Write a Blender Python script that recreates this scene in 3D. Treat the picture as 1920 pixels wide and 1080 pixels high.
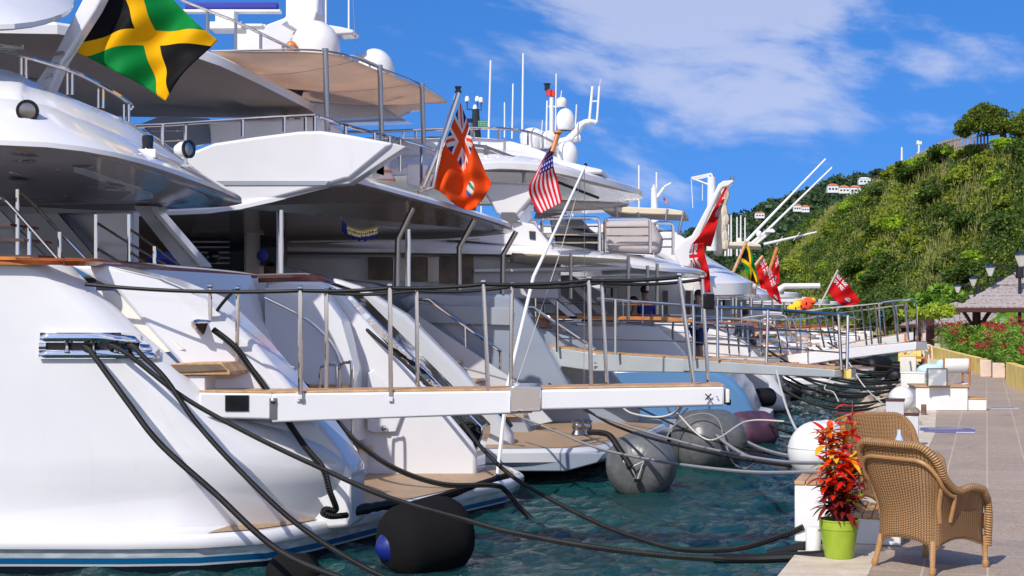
import bpy, bmesh, math, random
import numpy as np
from mathutils import Vector, Matrix, noise
from math import radians, sin, cos, pi, sqrt, atan2
random.seed(7); np.random.seed(7)
for o in list(bpy.data.objects): bpy.data.objects.remove(o)
S = bpy.context.scene
COL = S.collection
# ---------------- camera, world, sun, exposure ----------------
F = 2700.0; CX = 960.0; HY = 590.0; H = 2.6; QZ = 0.7      # focal length and horizon in photo pixels, eye height over water, quay height
cam = bpy.data.cameras.new('camera'); camo = bpy.data.objects.new('camera', cam); COL.objects.link(camo)
camo.location = (0, 0, H); camo.rotation_euler = (radians(90), 0, 0)
cam.sensor_width = 36; cam.lens = 36*F/1920; cam.shift_y = 50/1920; cam.clip_end = 5000; cam.clip_start = 0.1
S.camera = camo
SUN = Vector((-0.36, -0.64, 0.64)).normalized()
sl = bpy.data.lights.new('sun', 'SUN'); so = bpy.data.objects.new('sun', sl); COL.objects.link(so)
sl.energy = 3.8; sl.angle = radians(0.53); sl.color = (1.0, 0.94, 0.84)
so.rotation_euler = SUN.to_track_quat('Z', 'Y').to_euler(); so.location = (-20, -20, 30)
S.view_settings.view_transform = 'Standard'; S.view_settings.look = 'None'; S.view_settings.gamma = 1; S.view_settings.exposure = 0.27
W = bpy.data.worlds.new("World"); S.world = W; W.use_nodes = True

class E:                      # tiny expression wrapper round shader math nodes
    T = None
    def __init__(s, v): s.v = v
    @staticmethod
    def m(op, a, b=None, c=None):
        n = E.T.nodes.new('ShaderNodeMath'); n.operation = op
        for i, x in enumerate((a, b, c)):
            if x is None: continue
            if isinstance(x, E): E.T.links.new(x.v, n.inputs[i])
            else: n.inputs[i].default_value = x
        return E(n.outputs[0])
    def __add__(s, o): return E.m('ADD', s, o)
    __radd__ = __add__
    def __sub__(s, o): return E.m('SUBTRACT', s, o)
    def __rsub__(s, o): return E.m('SUBTRACT', o, s)
    def __mul__(s, o): return E.m('MULTIPLY', s, o)
    __rmul__ = __mul__
    def __truediv__(s, o): return E.m('DIVIDE', s, o)
    def __lt__(s, o): return E.m('LESS_THAN', s, o)
    def __gt__(s, o): return E.m('GREATER_THAN', s, o)
    def abs(s): return E.m('ABSOLUTE', s)
    def floor(s): return E.m('FLOOR', s)
    def fract(s): return E.m('FRACT', s)
    def sin(s): return E.m('SINE', s)
    def sqrt(s): return E.m('SQRT', s)
    def max(s, o): return E.m('MAXIMUM', s, o)
    def min(s, o): return E.m('MINIMUM', s, o)
def sstep(e, a, b):
    n = E.T.nodes.new('ShaderNodeMapRange'); n.interpolation_type = 'SMOOTHSTEP'
    E.T.links.new(e.v, n.inputs[0]); n.inputs[1].default_value = a; n.inputs[2].default_value = b
    return E(n.outputs[0])
def mixc(f, a, b):
    n = E.T.nodes.new('ShaderNodeMix'); n.data_type = 'RGBA'
    for i, x in ((0, f), (6, a), (7, b)):
        if isinstance(x, E): E.T.links.new(x.v, n.inputs[i])
        elif isinstance(x, (tuple, list)): n.inputs[i].default_value = tuple(x)[:3]+(1,)
        else: n.inputs[i].default_value = x
    return E(n.outputs[2])
def node(t, **k):
    n = E.T.nodes.new(t)
    for a, b in k.items(): setattr(n, a, b)
    return n
def noise_e(vec, scale, detail=3, rough=.5, dist=0):
    n = node('ShaderNodeTexNoise'); n.inputs['Scale'].default_value = scale; n.inputs['Detail'].default_value = detail
    n.inputs['Roughness'].default_value = rough; n.inputs['Distortion'].default_value = dist
    if vec is not None: E.T.links.new(vec, n.inputs['Vector'])
    return E(n.outputs['Fac'])
def sep(vec):
    n = node('ShaderNodeSeparateXYZ'); E.T.links.new(vec, n.inputs[0]); return [E(o) for o in n.outputs]
def comb(x, y, z):
    n = node('ShaderNodeCombineXYZ')
    for i, a in enumerate((x, y, z)):
        if isinstance(a, E): E.T.links.new(a.v, n.inputs[i])
        else: n.inputs[i].default_value = a
    return n.outputs[0]
# sky
E.T = W.node_tree; W.node_tree.nodes.clear()
sky = node('ShaderNodeTexSky', sky_type='NISHITA'); sky.sun_disc = False
sky.sun_elevation = math.asin(SUN.z); sky.sun_rotation = atan2(SUN.x, SUN.y)
sky.air_density = 1.0; sky.dust_density = 0.15; sky.ozone_density = 3.0; sky.altitude = 0
hs = node('ShaderNodeHueSaturation'); hs.inputs['Saturation'].default_value = 1.34; hs.inputs['Value'].default_value = 1.05
hs.inputs['Hue'].default_value = 0.511
E.T.links.new(sky.outputs[0], hs.inputs['Color'])
tc = node('ShaderNodeTexCoord').outputs['Generated']
dx, dy, dz = sep(tc)
nv = node('ShaderNodeVectorMath', operation='NORMALIZE'); E.T.links.new(comb(dx, dy, dz.max(0.0)*.75+.30), nv.inputs[0]); E.T.links.new(nv.outputs[0], sky.inputs[0])
yy = dy.max(0.05); hx = dx/yy; hz = dz/yy
def blob(cx, cz, rx, rz): return sstep((((hx-cx)/rx)*((hx-cx)/rx)+((hz-cz)/rz)*((hz-cz)/rz)).sqrt(), 1.0, 0.0)
cv = comb(hx*1.0, hz*2.6+hx*.4, dy*.3)
n1 = noise_e(cv, 7.0, 7, .58, .35); n2 = noise_e(cv, 22.0, 4, .55, .2)
mask = blob(.13, .19, .25, .15).max(blob(.31, .18, .19, .085)*.6).max(blob(.27, .085, .14, .03)*.6).max(blob(.07, .085, .12, .045)*.6)
cl = sstep(mask*1.15+(n1-.5)*2.7+(n2-.5)*.9, .40, 1.2)*sstep(dy, 0.0, .2)
n3 = noise_e(tc, 2.4, 6, .6, .3)
cl2 = sstep(n3, .42, .66)*sstep(dy, .25, -.1)*.85
hzb = sstep(dz, .45, 0.0)*sstep(dy, .3, -.2)*.8  # unseen warm cloud and haze, added behind the camera for fill and reflections
skyc = mixc(cov0, E(hs.outputs[0]), (4.2, 4.3, 5.6)) if False else mixc(cl*.52, E(hs.outputs[0]), (4.5, 4.5, 5.1))
out = mixc(cl2.max(hzb), skyc, (6.2, 5.9, 5.7))
out = mixc(sstep(dz, -.01, -.05), out, (.8, .8, .75))
bg = node('ShaderNodeBackground'); E.T.links.new(out.v, bg.inputs[0]); bg.inputs[1].default_value = 0.15
wo = node('ShaderNodeOutputWorld'); E.T.links.new(bg.outputs[0], wo.inputs[0])

# ---------------- helpers ----------------
def P(px, py, D): return Vector(((px-CX)/F*D, D, H+(HY-py)/F*D))
def PZ(px, D, z): return Vector(((px-CX)/F*D, D, z))
def G(px, py, z=QZ):
    D = F*(H-z)/(py-HY); return Vector(((px-CX)/F*D, D, z))
ORG = {}
class MB:
    def __init__(s): s.v = []; s.f = []; s.uv = []
    def add(s, vs, fs, uvs=None):
        n = len(s.v); s.v += [tuple(v) for v in vs]; s.f += [tuple(i+n for i in f) for f in fs]
        s.uv += list(uvs) if uvs is not None else [(0., 0.)]*len(vs)
        return s
    def grid(s, rows, cu=False, cv=False, metric=False, flip=False, cap=False):
        R = len(rows); C = len(rows[0]); vs = [p for r in rows for p in r]; uvs = []
        if metric:
            mid = rows[R//2]; L = [0]
            for j in range(1, C): L.append(L[-1]+(Vector(mid[j])-Vector(mid[j-1])).length)
            c = C//2; V = [0]
            for i in range(1, R): V.append(V[-1]+(Vector(rows[i][c])-Vector(rows[i-1][c])).length)
            uvs = [(L[j], V[i]) for i in range(R) for j in range(C)]
        else: uvs = [(j/(C-1), i/(R-1)) for i in range(R) for j in range(C)]
        fs = []
        for i in range(R if cv else R-1):
            for j in range(C if cu else C-1):
                a, b = i*C+j, i*C+(j+1) % C; d, c = ((i+1) % R)*C+j, ((i+1) % R)*C+(j+1) % C
                fs.append((a, d, c, b) if flip else (a, b, c, d))
        if cap:
            fs.append(tuple(range(C))[::-1] if not flip else tuple(range(C))); q = tuple((R-1)*C+j for j in range(C)); fs.append(q if not flip else q[::-1])
        return s.add(vs, fs, uvs)
    def tube(s, pts, r, n=8, cap=True, closed=False):
        pts = [Vector(p) for p in pts]; m = len(pts)
        rr = r if isinstance(r, (list, tuple)) else [r]*m
        up = None; rings = []; L = 0; uvs = []
        for i, p in enumerate(pts):
            t = (pts[(i+1) % m]-pts[i-1]) if (closed or 0 < i < m-1) else (pts[1]-pts[0] if i == 0 else pts[-1]-pts[-2])
            if t.length < 1e-9: t = Vector((0, 0, 1))
            t.normalize()
            if up is None: up = t.orthogonal().normalized()
            up = (up-t*up.dot(t)); up = up.normalized() if up.length > 1e-6 else t.orthogonal().normalized()
            b = t.cross(up)
            if i: L += (p-pts[i-1]).length
            rings.append([p+(up*cos(2*pi*k/n)+b*sin(2*pi*k/n))*rr[i] for k in range(n)])
            uvs += [(k/n, L) for k in range(n)]
        vs = [q for g in rings for q in g]; fs = []
        for i in range(m if closed else m-1):
            for k in range(n):
                i2 = (i+1) % m
                fs.append((i*n+k, i*n+(k+1) % n, i2*n+(k+1) % n, i2*n+k))
        if cap and not closed: fs += [tuple(range(n))[::-1], tuple((m-1)*n+k for k in range(n))]
        return s.add(vs, fs, uvs)
    def box(s, c, d, rz=0, M=None):
        x, y, z = d[0]/2, d[1]/2, d[2]/2
        vs = [Vector((a*x, b*y, e*z)) for e in (-1, 1) for b in (-1, 1) for a in (-1, 1)]
        R = M if M is not None else Matrix.Rotation(rz, 3, 'Z')
        vs = [R @ v+Vector(c) for v in vs]
        return s.add(vs, [(0, 2, 3, 1), (4, 5, 7, 6), (0, 1, 5, 4), (2, 6, 7, 3), (0, 4, 6, 2), (1, 3, 7, 5)])
    def prism(s, poly, ext):
        poly = [Vector(p) for p in poly]; n = len(poly); ext = Vector(ext)
        vs = poly+[p+ext for p in poly]
        nrm = Vector((0, 0, 0))
        for i in range(n): nrm += poly[i].cross(poly[(i+1) % n])
        fs = [tuple(range(n)), tuple(range(2*n-1, n-1, -1))]+[(i, i+n, (i+1) % n+n, (i+1) % n) for i in range(n)]
        if nrm.dot(ext) > 0: fs = [f[::-1] for f in fs]
        return s.add(vs, fs)
    def lathe(s, prof, n=24, M=None, c=(0, 0, 0), cap=False):
        c = Vector(c); rows = []
        for r, z in prof:
            rows.append([((M @ Vector((r*cos(2*pi*k/n), r*sin(2*pi*k/n), z))) if M is not None else Vector((r*cos(2*pi*k/n), r*sin(2*pi*k/n), z)))+c for k in range(n)])
        return s.grid(rows, cu=True, cap=cap)
    def ball(s, c, r, n=20, sq=(1, 1, 1), M=None):
        m = n//2; c = Vector(c); rows = []
        for i in range(m+1):
            a = -pi/2+pi*i/m
            row = []
            for k in range(n):
                v = Vector((cos(a)*cos(2*pi*k/n)*r*sq[0], cos(a)*sin(2*pi*k/n)*r*sq[1], sin(a)*r*sq[2]))
                row.append((M @ v if M is not None else v)+c)
            rows.append(row)
        return s.grid(rows, cu=True)
def cr(pts, n=8, closed=False):            # Catmull-Rom resampling of 3D points
    pts = [Vector(p) for p in pts]; m = len(pts); out = []
    for i in range(m if closed else m-1):
        if closed: a, b, c, d = pts[i-1], pts[i], pts[(i+1) % m], pts[(i+2) % m]
        else: a, b, c, d = pts[max(i-1, 0)], pts[i], pts[i+1], pts[min(i+2, m-1)]
        for k in range(n):
            t = k/n; out.append(.5*((2*b)+(c-a)*t+(2*a-5*b+4*c-d)*t*t+(3*b-a-3*c+d)*t**3))
    if not closed: out.append(pts[-1])
    return out
def crP(l, n=8): return cr([P(*q) for q in l], n)
def resample(pts, n):
    L = [0]
    for i in range(1, len(pts)): L.append(L[-1]+(pts[i]-pts[i-1]).length)
    out = []; j = 0
    for k in range(n):
        t = L[-1]*k/(n-1)
        while j < len(L)-2 and L[j+1] < t: j += 1
        d = L[j+1]-L[j]; a = (t-L[j])/d if d > 1e-9 else 0
        out.append(pts[j].lerp(pts[j+1], a))
    return out
def mesh_obj(name, mb, mat, org=(0, 0, 0), smooth=35, bevel=0, recalc=False):
    me = bpy.data.meshes.new(name); o = Vector(org)
    me.from_pydata([(v[0]-o.x, v[1]-o.y, v[2]-o.z) for v in mb.v], [], mb.f)
    ul = me.uv_layers.new(name='UVMap')
    idx = np.empty(len(me.loops), dtype=np.int32); me.loops.foreach_get('vertex_index', idx)
    ul.data.foreach_set('uv', np.array(mb.uv, dtype=np.float32)[idx].ravel())
    if recalc:
        bm = bmesh.new(); bm.from_mesh(me); bmesh.ops.recalc_face_normals(bm, faces=bm.faces); bm.to_mesh(me); bm.free()
    if smooth:
        me.polygons.foreach_set('use_smooth', [True]*len(me.polygons))
        me.set_sharp_from_angle(angle=radians(smooth))
    me.update(); ob = bpy.data.objects.new(name, me); COL.objects.link(ob)
    if isinstance(mat, (list, tuple)):
        for m in mat: me.materials.append(m)
    elif mat: me.materials.append(mat)
    if bevel:
        b = ob.modifiers.new('bevel', 'BEVEL'); b.width = bevel; b.segments = 2; b.limit_method = 'ANGLE'; b.angle_limit = radians(40)
    return ob
def wloc(o):
    v = Vector((0, 0, 0))
    while o: v += o.location; o = o.parent
    return v
def part(name, mb, mat, root, label=None, **k):
    ob = mesh_obj(name, mb, mat, org=wloc(root), **k); ob.parent = root
    if label: ob['label'] = label
    return ob
def thing(name, label, cat, loc=(0, 0, 0), group=None):
    o = bpy.data.objects.new(name, None); COL.objects.link(o); o.location = loc; o.empty_display_size = .2
    o['label'] = label; o['category'] = cat
    if group: o['group'] = group
    return o
def solo(name, mb, mat, label, cat, group=None, loc=None, **k):
    v = np.array(mb.v)
    org = Vector(loc) if loc is not None else Vector((v[:, 0].mean(), v[:, 1].mean(), v[:, 2].min()))
    ob = mesh_obj(name, mb, mat, org=org, **k); ob.location = org
    ob['label'] = label; ob['category'] = cat
    if group: ob['group'] = group
    return ob
def struct(name, mb, mat, kind='structure', **k):
    ob = mesh_obj(name, mb, mat, **k); ob['kind'] = kind; return ob
def copy_tree(o, parent=None):
    c = o.copy(); COL.objects.link(c)
    if parent: c.parent = parent
    for ch in [x for x in o.children]: copy_tree(ch, c)
    return c
# ---------------- materials ----------------
def pmat(name, col, rough=.5, metal=0, spec=.5, coat=0, fn=None, bump=None, emit=None):
    m = bpy.data.materials.new(name); m.use_nodes = True; t = m.node_tree; E.T = t
    b = t.nodes['Principled BSDF']; b.inputs['Base Color'].default_value = tuple(col)+(1,); b.inputs['Roughness'].default_value = rough
    b.inputs['Metallic'].default_value = metal; b.inputs['Specular IOR Level'].default_value = spec; b.inputs['Coat Weight'].default_value = coat
    b.inputs['Coat Roughness'].default_value = .06
    tcn = t.nodes.new('ShaderNodeTexCoord')
    ctx = dict(obj=tcn.outputs['Object'], uv=tcn.outputs['UV'], gen=tcn.outputs['Generated'], b=b)
    geo = t.nodes.new('ShaderNodeNewGeometry'); ctx['pos'] = geo.outputs['Position']; ctx['rand'] = geo.outputs['Random Per Island']
    if fn:
        r = fn(ctx)
        if r is not None: t.links.new(r.v, b.inputs['Base Color'])
    if bump:
        h, st, ds = bump(ctx); n = t.nodes.new('ShaderNodeBump'); n.inputs['Strength'].default_value = st; n.inputs['Distance'].default_value = ds
        t.links.new(h.v, n.inputs['Height']); t.links.new(n.outputs[0], b.inputs['Normal'])
    return m
def vary(col, amt=.15, scale=3, detail=4):
    c2 = tuple(max(0, c*(1-amt)) for c in col); c3 = tuple(min(1, c*(1+amt)) for c in col)
    return lambda x: mixc(sstep(noise_e(x['pos'], scale, detail), .3, .7), c2, c3)
def wavy(scale, st, ds=.02, detail=2): return lambda x: (noise_e(x['pos'], scale, detail), st, ds)
M = {}
def gel(x):
    a, b_, c = sep(x['pos']); st = noise_e(comb(a*5, b_*5, c*.35), 1.6, 4, .6); big = noise_e(x['pos'], .8, 3)
    c0 = mixc(sstep(big, .3, .7), (.65, .65, .685), (.69, .69, .715))
    return mixc(sstep(st, .60, .80)*.30, c0, (.56, .545, .50))
M['white'] = pmat('white_gelcoat', (.70, .70, .73), .10, coat=.4, fn=gel, bump=wavy(1.6, .20, .03, 2))
M['white2'] = pmat('white_paint', (.70, .70, .70), .35, fn=vary((.70, .70, .71), .05, 2.5))
M['cream'] = pmat('cream_paint', (.72, .69, .62), .4, fn=vary((.72, .69, .62), .06, 2))
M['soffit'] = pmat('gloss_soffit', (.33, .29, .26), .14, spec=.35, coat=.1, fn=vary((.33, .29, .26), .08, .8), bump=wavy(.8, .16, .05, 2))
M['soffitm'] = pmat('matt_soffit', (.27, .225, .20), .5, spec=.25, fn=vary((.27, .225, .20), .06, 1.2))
M['soffit2'] = pmat('pale_soffit', (.62, .57, .52), .15, coat=.3, bump=wavy(1.5, .12, .04, 2))
M['lgrey'] = pmat('light_grey_paint', (.52, .53, .56), .25, coat=.3, fn=vary((.52, .53, .56), .05, 1))
M['grey'] = pmat('grey_paint', (.30, .32, .36), .22, coat=.4, fn=vary((.30, .32, .36), .06, 1))
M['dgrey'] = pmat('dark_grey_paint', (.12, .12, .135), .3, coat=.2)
M['bluehull'] = pmat('blue_hull_paint', (.09, .21, .40), .2, coat=.2, bump=wavy(1.3, .16, .05, 2))
M['greyhull'] = pmat('slate_hull_paint', (.25, .29, .36), .07, coat=.6, bump=wavy(1.2, .14, .05, 2))
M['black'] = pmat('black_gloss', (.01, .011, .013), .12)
M['antifoul'] = pmat('dark_antifouling', (.008, .012, .02), .4)
M['glass'] = pmat('dark_window_glass', (.012, .016, .022), .03, spec=.8)
M['interior'] = pmat('brown_interior', (.17, .12, .085), .4, fn=vary((.17, .12, .085), .4, 2))  # dark brown tone, varied by noise
M['chrome'] = pmat('stainless_steel', (.68, .62, .56), .08, metal=1)
M['steel'] = pmat('brushed_steel', (.38, .36, .35), .28, metal=1)
M['mirror'] = pmat('polished_plate', (.80, .80, .82), .04, metal=1, bump=wavy(6, .15, .02, 2))
def teakf(x):
    a, b_, c = sep(x['pos'])
    s = ((a*.3+b_*.95)/.07).fract()
    return mixc(s < .09, mixc(noise_e(x['pos'], 9, 5), (.30, .19, .105), (.47, .32, .19)), (.035, .03, .025))
M['teak'] = pmat('teak_planks', (.4, .27, .15), .55, fn=teakf)
M['varnish'] = pmat('varnished_wood', (.30, .075, .02), .12, coat=.8, fn=vary((.27, .07, .02), .45, 3))
M['teakedge'] = pmat('teak_edging', (.45, .26, .11), .45, fn=vary((.48, .28, .13), .2, 12))
M['orangewood'] = pmat('orange_timber', (.55, .20, .04), .3, fn=vary((.5, .18, .04), .2, 6))  # bright orange wood tone, varied by noise
def ropebump(x):
    u, v, w = sep(x['uv'])
    return ((v*210+u*6.283).sin()*.5+(v*210-u*6.283).sin()*.5, .8, .009)
def ropecol(a, b, chafe=False):
    def f(x):
        u, v, w = sep(x['uv'])
        return mixc(sstep((v*210+u*12.566).sin()*(v*210-u*12.566).sin()+noise_e(x['pos'], 3, 3), .3, 1.2), a, mixc(sstep(noise_e(x['pos'], 1.3, 4, .6), .66, .74)*.6, b, (.22, .20, .19)) if chafe else b)
    return f
M['ropeblack'] = pmat('black_braided_rope', (.02, .02, .022), .7, spec=.2, fn=ropecol((.003, .003, .004), (.05, .048, .046), True), bump=ropebump)
M['ropegrey'] = pmat('grey_braided_rope', (.3, .3, .33), .7, fn=ropecol((.20, .20, .23), (.38, .37, .38)), bump=ropebump)
M['ropewhite'] = pmat('white_cord', (.65, .62, .56), .7, fn=ropecol((.55, .52, .46), (.72, .7, .65)), bump=ropebump)
M['rubber'] = pmat('black_rubber', (.008, .008, .009), .5, spec=.25)
M['fendercloth'] = pmat('black_fender_cloth', (.008, .008, .009), .9, spec=.12, bump=wavy(60, .3, .004, 2))
M['fendergrey'] = pmat('grey_rubber', (.11, .115, .12), .36, fn=vary((.11, .115, .12), .14, 7), bump=wavy(9, .3, .02, 3))
M['fenderpurple'] = pmat('purple_fender_cover', (.06, .035, .07), .6, fn=vary((.07, .03, .06), .4, 2.5))
M['blueplastic'] = pmat('blue_plastic', (.008, .018, .17), .35)
M['whiteplastic'] = pmat('white_plastic', (.70, .70, .69), .35, fn=vary((.70, .70, .69), .05, 3))
M['canvas'] = pmat('beige_canvas', (.82, .66, .54), .8, fn=vary((.82, .66, .54), .05, 2), bump=wavy(1.6, .35, .06, 2))
M['bimini'] = pmat('cream_canvas', (.62, .55, .42), .8, bump=wavy(4, .3, .04, 2))
M['canvasgrey'] = pmat('grey_canvas_cover', (.42, .38, .39), .8, bump=wavy(3, .5, .06, 3))
M['yellow'] = pmat('yellow_wall_paint', (.80, .62, .16), .7, fn=vary((.80, .60, .17), .12, 1.6, 6))
M['pink'] = pmat('pale_pink_render', (.68, .52, .44), .8, fn=vary((.68, .52, .44), .1, 3, 5))
M['red'] = pmat('red_paint', (.55, .03, .02), .5)
M['bluecloth'] = pmat('blue_cloth', (.03, .04, .30), .8)
M['skin'] = pmat('skin', (.40, .20, .13), .55)
M['hair'] = pmat('dark_hair', (.03, .02, .015), .7)
M['gold'] = pmat('gold_foil', (.75, .6, .25), .3, metal=.6)
M['lime'] = pmat('lime_green_plastic', (.28, .39, .025), .4, fn=vary((.28, .39, .03), .10, 6))
M['soil'] = pmat('soil', (.03, .02, .015), .9)
def shingle(x):
    a, b_, c = sep(x['pos'])
    n = noise_e(comb(a*3, b_*3, (c*7).floor()), 3, 3)
    return mixc(sstep(n, .3, .7), mixc((c*7).fract() < .2, (.30, .23, .22), (.08, .07, .07)), (.40, .37, .36))
M['shingle'] = pmat('wood_shingles', (.35, .28, .27), .85, fn=shingle)
M['darkwood'] = pmat('dark_red_timber', (.07, .02, .018), .6)
M['lampblack'] = pmat('black_ironwork', (.012, .014, .018), .4)
M['frost'] = pmat('frosted_lamp_glass', (.62, .60, .56), .35)
M['stone'] = pmat('boulder_stone', (.36, .30, .24), .9, fn=lambda x: mixc(sstep(noise_e(x['pos'], 4, 6), .35, .65), (.20, .16, .13), (.50, .42, .33)), bump=wavy(9, .8, .05, 5))
M['hillwall'] = pmat('weathered_stone_wall', (.30, .25, .19), .9, fn=vary((.30, .24, .18), .25, 1.2, 6), bump=wavy(3, .8, .1, 4))
M['redroof'] = pmat('red_tile_roof', (.45, .16, .08), .8, fn=vary((.45, .16, .08), .2, 1))
M['hullstripe'] = None
def leafmat(name, cols, rough=.5, trans=.25, scale=.6):
    def f(x):
        r = node('ShaderNodeValToRGB'); r.color_ramp.interpolation = 'LINEAR'
        els = r.color_ramp.elements
        while len(els) < len(cols): els.new(.5)
        for i, c in enumerate(cols): els[i].position = i/(len(cols)-1); els[i].color = tuple(c)+(1,)
        v = E(x['rand'])*.6+noise_e(x['pos'], scale, 3)*.8-.2
        E.T.links.new(v.v, r.inputs[0]); return E(r.outputs[0])
    m = pmat(name, cols[0], rough, spec=.3, fn=f)
    b = m.node_tree.nodes['Principled BSDF']; b.inputs['Subsurface Weight'].default_value = 0
    t = m.node_tree; E.T = t
    tr = t.nodes.new('ShaderNodeBsdfTranslucent'); mx = t.nodes.new('ShaderNodeMixShader'); mx.inputs[0].default_value = trans
    t.links.new(b.inputs['Base Color'].links[0].from_socket, tr.inputs[0])
    t.links.new(b.outputs[0], mx.inputs[1]); t.links.new(tr.outputs[0], mx.inputs[2])
    t.links.new(mx.outputs[0], t.nodes['Material Output'].inputs[0]); return m
M['leafA'] = leafmat('olive_scrub_leaves', [(.14, .20, .02), (.26, .33, .03), (.42, .45, .06)], trans=.4)
M['leafB'] = leafmat('bright_scrub_leaves', [(.18, .32, .02), (.34, .50, .03), (.48, .60, .06)], trans=.4)
M['leafC'] = leafmat('dark_scrub_leaves', [(.04, .08, .014), (.075, .13, .02), (.13, .19, .03)], trans=.35)
M['leafD'] = leafmat('dry_scrub_stems', [(.20, .22, .05), (.34, .33, .11), (.44, .39, .18)], trans=.35)
M['leafE'] = leafmat('bare_pinkish_scrub', [(.28, .19, .12), (.42, .30, .22), (.5, .38, .30)], trans=.3)
M['hedge'] = leafmat('hedge_leaves', [(.06, .15, .015), (.15, .30, .03), (.32, .50, .06)], scale=1.5, trans=.35)
M['palm'] = leafmat('palm_leaves', [(.07, .19, .015), (.17, .38, .03), (.38, .55, .07)], scale=1.5, trans=.35)
M['lime_shrub'] = leafmat('yellow_green_leaves', [(.16, .26, .02), (.32, .42, .03), (.48, .50, .05)], scale=1.5)
M['flowerred'] = leafmat('red_flowers', [(.30, .02, .015), (.55, .05, .02)], scale=2)
M['flowerpink'] = leafmat('pink_flowers', [(.30, .02, .03), (.50, .06, .07)], scale=2)
M['bark'] = pmat('bark', (.14, .09, .06), .9, fn=vary((.16, .10, .07), .4, 4, 5))
M['treetop'] = leafmat('tree_leaves', [(.06, .11, .012), (.13, .19, .02), (.24, .27, .04)], scale=.5, trans=.35)
M['farveg'] = leafmat('far_forest_leaves', [(.022, .05, .02), (.04, .08, .028), (.07, .11, .04)], trans=.2, scale=.08)
# ================= SETTING =================
QV = Vector((.313, .95, 0)).normalized()          # along the quay, away from the camera
QN = Vector((QV.y, -QV.x, 0))                     # across the quay, away from the water
def qedge(D): return 2.40+.333*(D-11.875) if D < 23 else 2.40+.333*11.125+.300*(D-23)
# water
def watf(x):
    n = noise_e(x['pos'], .35, 3)
    return mixc(sstep(n, .35, .7), (.003, .046, .048), (.006, .095, .092))
def watb(x):
    a, b_, c = sep(x['pos'])
    v = comb(a*.8, b_*1.25, c)
    h = noise_e(v, 3.2, 7, .68, .4)*1.0+noise_e(v, 1.1, 3, .5, .2)*.9+noise_e(v, 11, 4, .7, .3)*.45
    return (h, 1.0, .34)
M['water'] = pmat('sea_water', (.003, .04, .045), .045, spec=.6, fn=watf, bump=watb)
def steps(a, b, s0, grow):
    out = [a]; s = s0
    while out[-1] < b: out.append(out[-1]+s); s *= grow
    return out
ys = [-3000, -600, -120, -40, -10, 3]+steps(9, 26, .085, 1.0)+steps(26.2, 60, .13, 1.012)+steps(63, 3500, 4, 1.25)
xs = [-3000, -900, -300, -100, -40, -15]+steps(-7, 12, .10, 1.0)+[13, 14.5, 17, 20, 25, 35, 60, 120, 400, 1200, 3000]
rows = []
for y in ys:
    r = []
    for x in xs:
        z = 0
        if y < 60 and -7 <= x <= 12.5:
            z = .07*noise.noise((x*1.1, y*1.4, 0))+.06*noise.noise((x*2.6+9, y*3.2, 2))+.032*noise.noise((x*6, y*6.5, 5))
        r.append((x, y, z))
    rows.append(r)
struct('water', MB().grid(rows), M['water'], smooth=180)
# quay: one paved sheet plus its stone kerb
def tilef(x):
    a, b_, c = sep(x['pos'])
    u = (a*QN.x+b_*QN.y)/.46; v = (a*QV.x+b_*QV.y)/.92
    j = ((u.fract() < .035).max(v.fract() < .016))
    n = noise_e(comb(u.floor(), v.floor(), 0), 2.2, 0)
    g = noise_e(x['pos'], 38, 6, .8); s = noise_e(x['pos'], 1.3, 5, .6)
    base = mixc(sstep(g, .32, .68), (.26, .185, .135), (.56, .435, .325))
    base = mixc(n*.6, base, (.22, .185, .16)); w2 = noise_e(x['pos'], .45, 4, .6); base = mixc(sstep(w2, .5, .7)*.25, base, (.50, .42, .34)); w3 = noise_e(x['pos'], 2.6, 5, .7); base = mixc(sstep(w3, .60, .72)*.45, base, (.16, .12, .10))
    base = mixc(sstep(s, .55, .75)*.35, base, (.15, .13, .12))
    return mixc(j, base, (.50, .40, .30))
M['tiles'] = pmat('granite_pavers', (.3, .26, .24), .72, fn=tilef, bump=lambda x: (noise_e(x['pos'], 90, 3), .35, .004))
def coping(x):
    n = noise_e(x['pos'], 5, 6, .65); k = noise_e(x['pos'], 60, 4)
    c = mixc(sstep(n, .3, .7), (.50, .42, .31), (.66, .57, .45))
    return mixc(sstep(k, .62, .72)*.5, c, (.25, .19, .13))
M['coping'] = pmat('cream_coping_stone', (.55, .47, .37), .8, fn=coping, bump=lambda x: (noise_e(x['pos'], 25, 5), .5, .008))
M['quayface'] = pmat('quay_wall_concrete', (.20, .18, .15), .9, fn=vary((.18, .16, .13), .4, 1.5, 6))
Ds = [-300, -80, -30, -10, 2, 6, 9, 11.875, 15, 19, 23, 30, 40, 50, 60, 75, 95, 120, 150]
edge = [Vector((qedge(d), d, QZ)) for d in Ds]
CW = .62
r2 = [e+QN*CW for e in edge]; r3 = [e+QN*60 for e in edge]
struct('quay_paving', MB().grid([r2, [a.lerp(b, .2) for a, b in zip(r2, r3)], r3], flip=True), M['tiles'], smooth=0)
mb = MB(); mb.grid([[e+Vector((0, 0, .004)) for e in r2], [e+Vector((0, 0, .004)) for e in edge], [e-Vector((0, 0, .03))-QN*.02 for e in edge], [e-Vector((0, 0, .22)) for e in edge]])
struct('quay_kerb', mb, M['coping'], smooth=0, recalc=False)
mb = MB(); mb.grid([[e-Vector((0, 0, .22))+QN*.04 for e in edge], [e-Vector((0, 0, 2.5))+QN*.04 for e in edge]]); struct('quay_wall', mb, M['quayface'], smooth=0)
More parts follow.
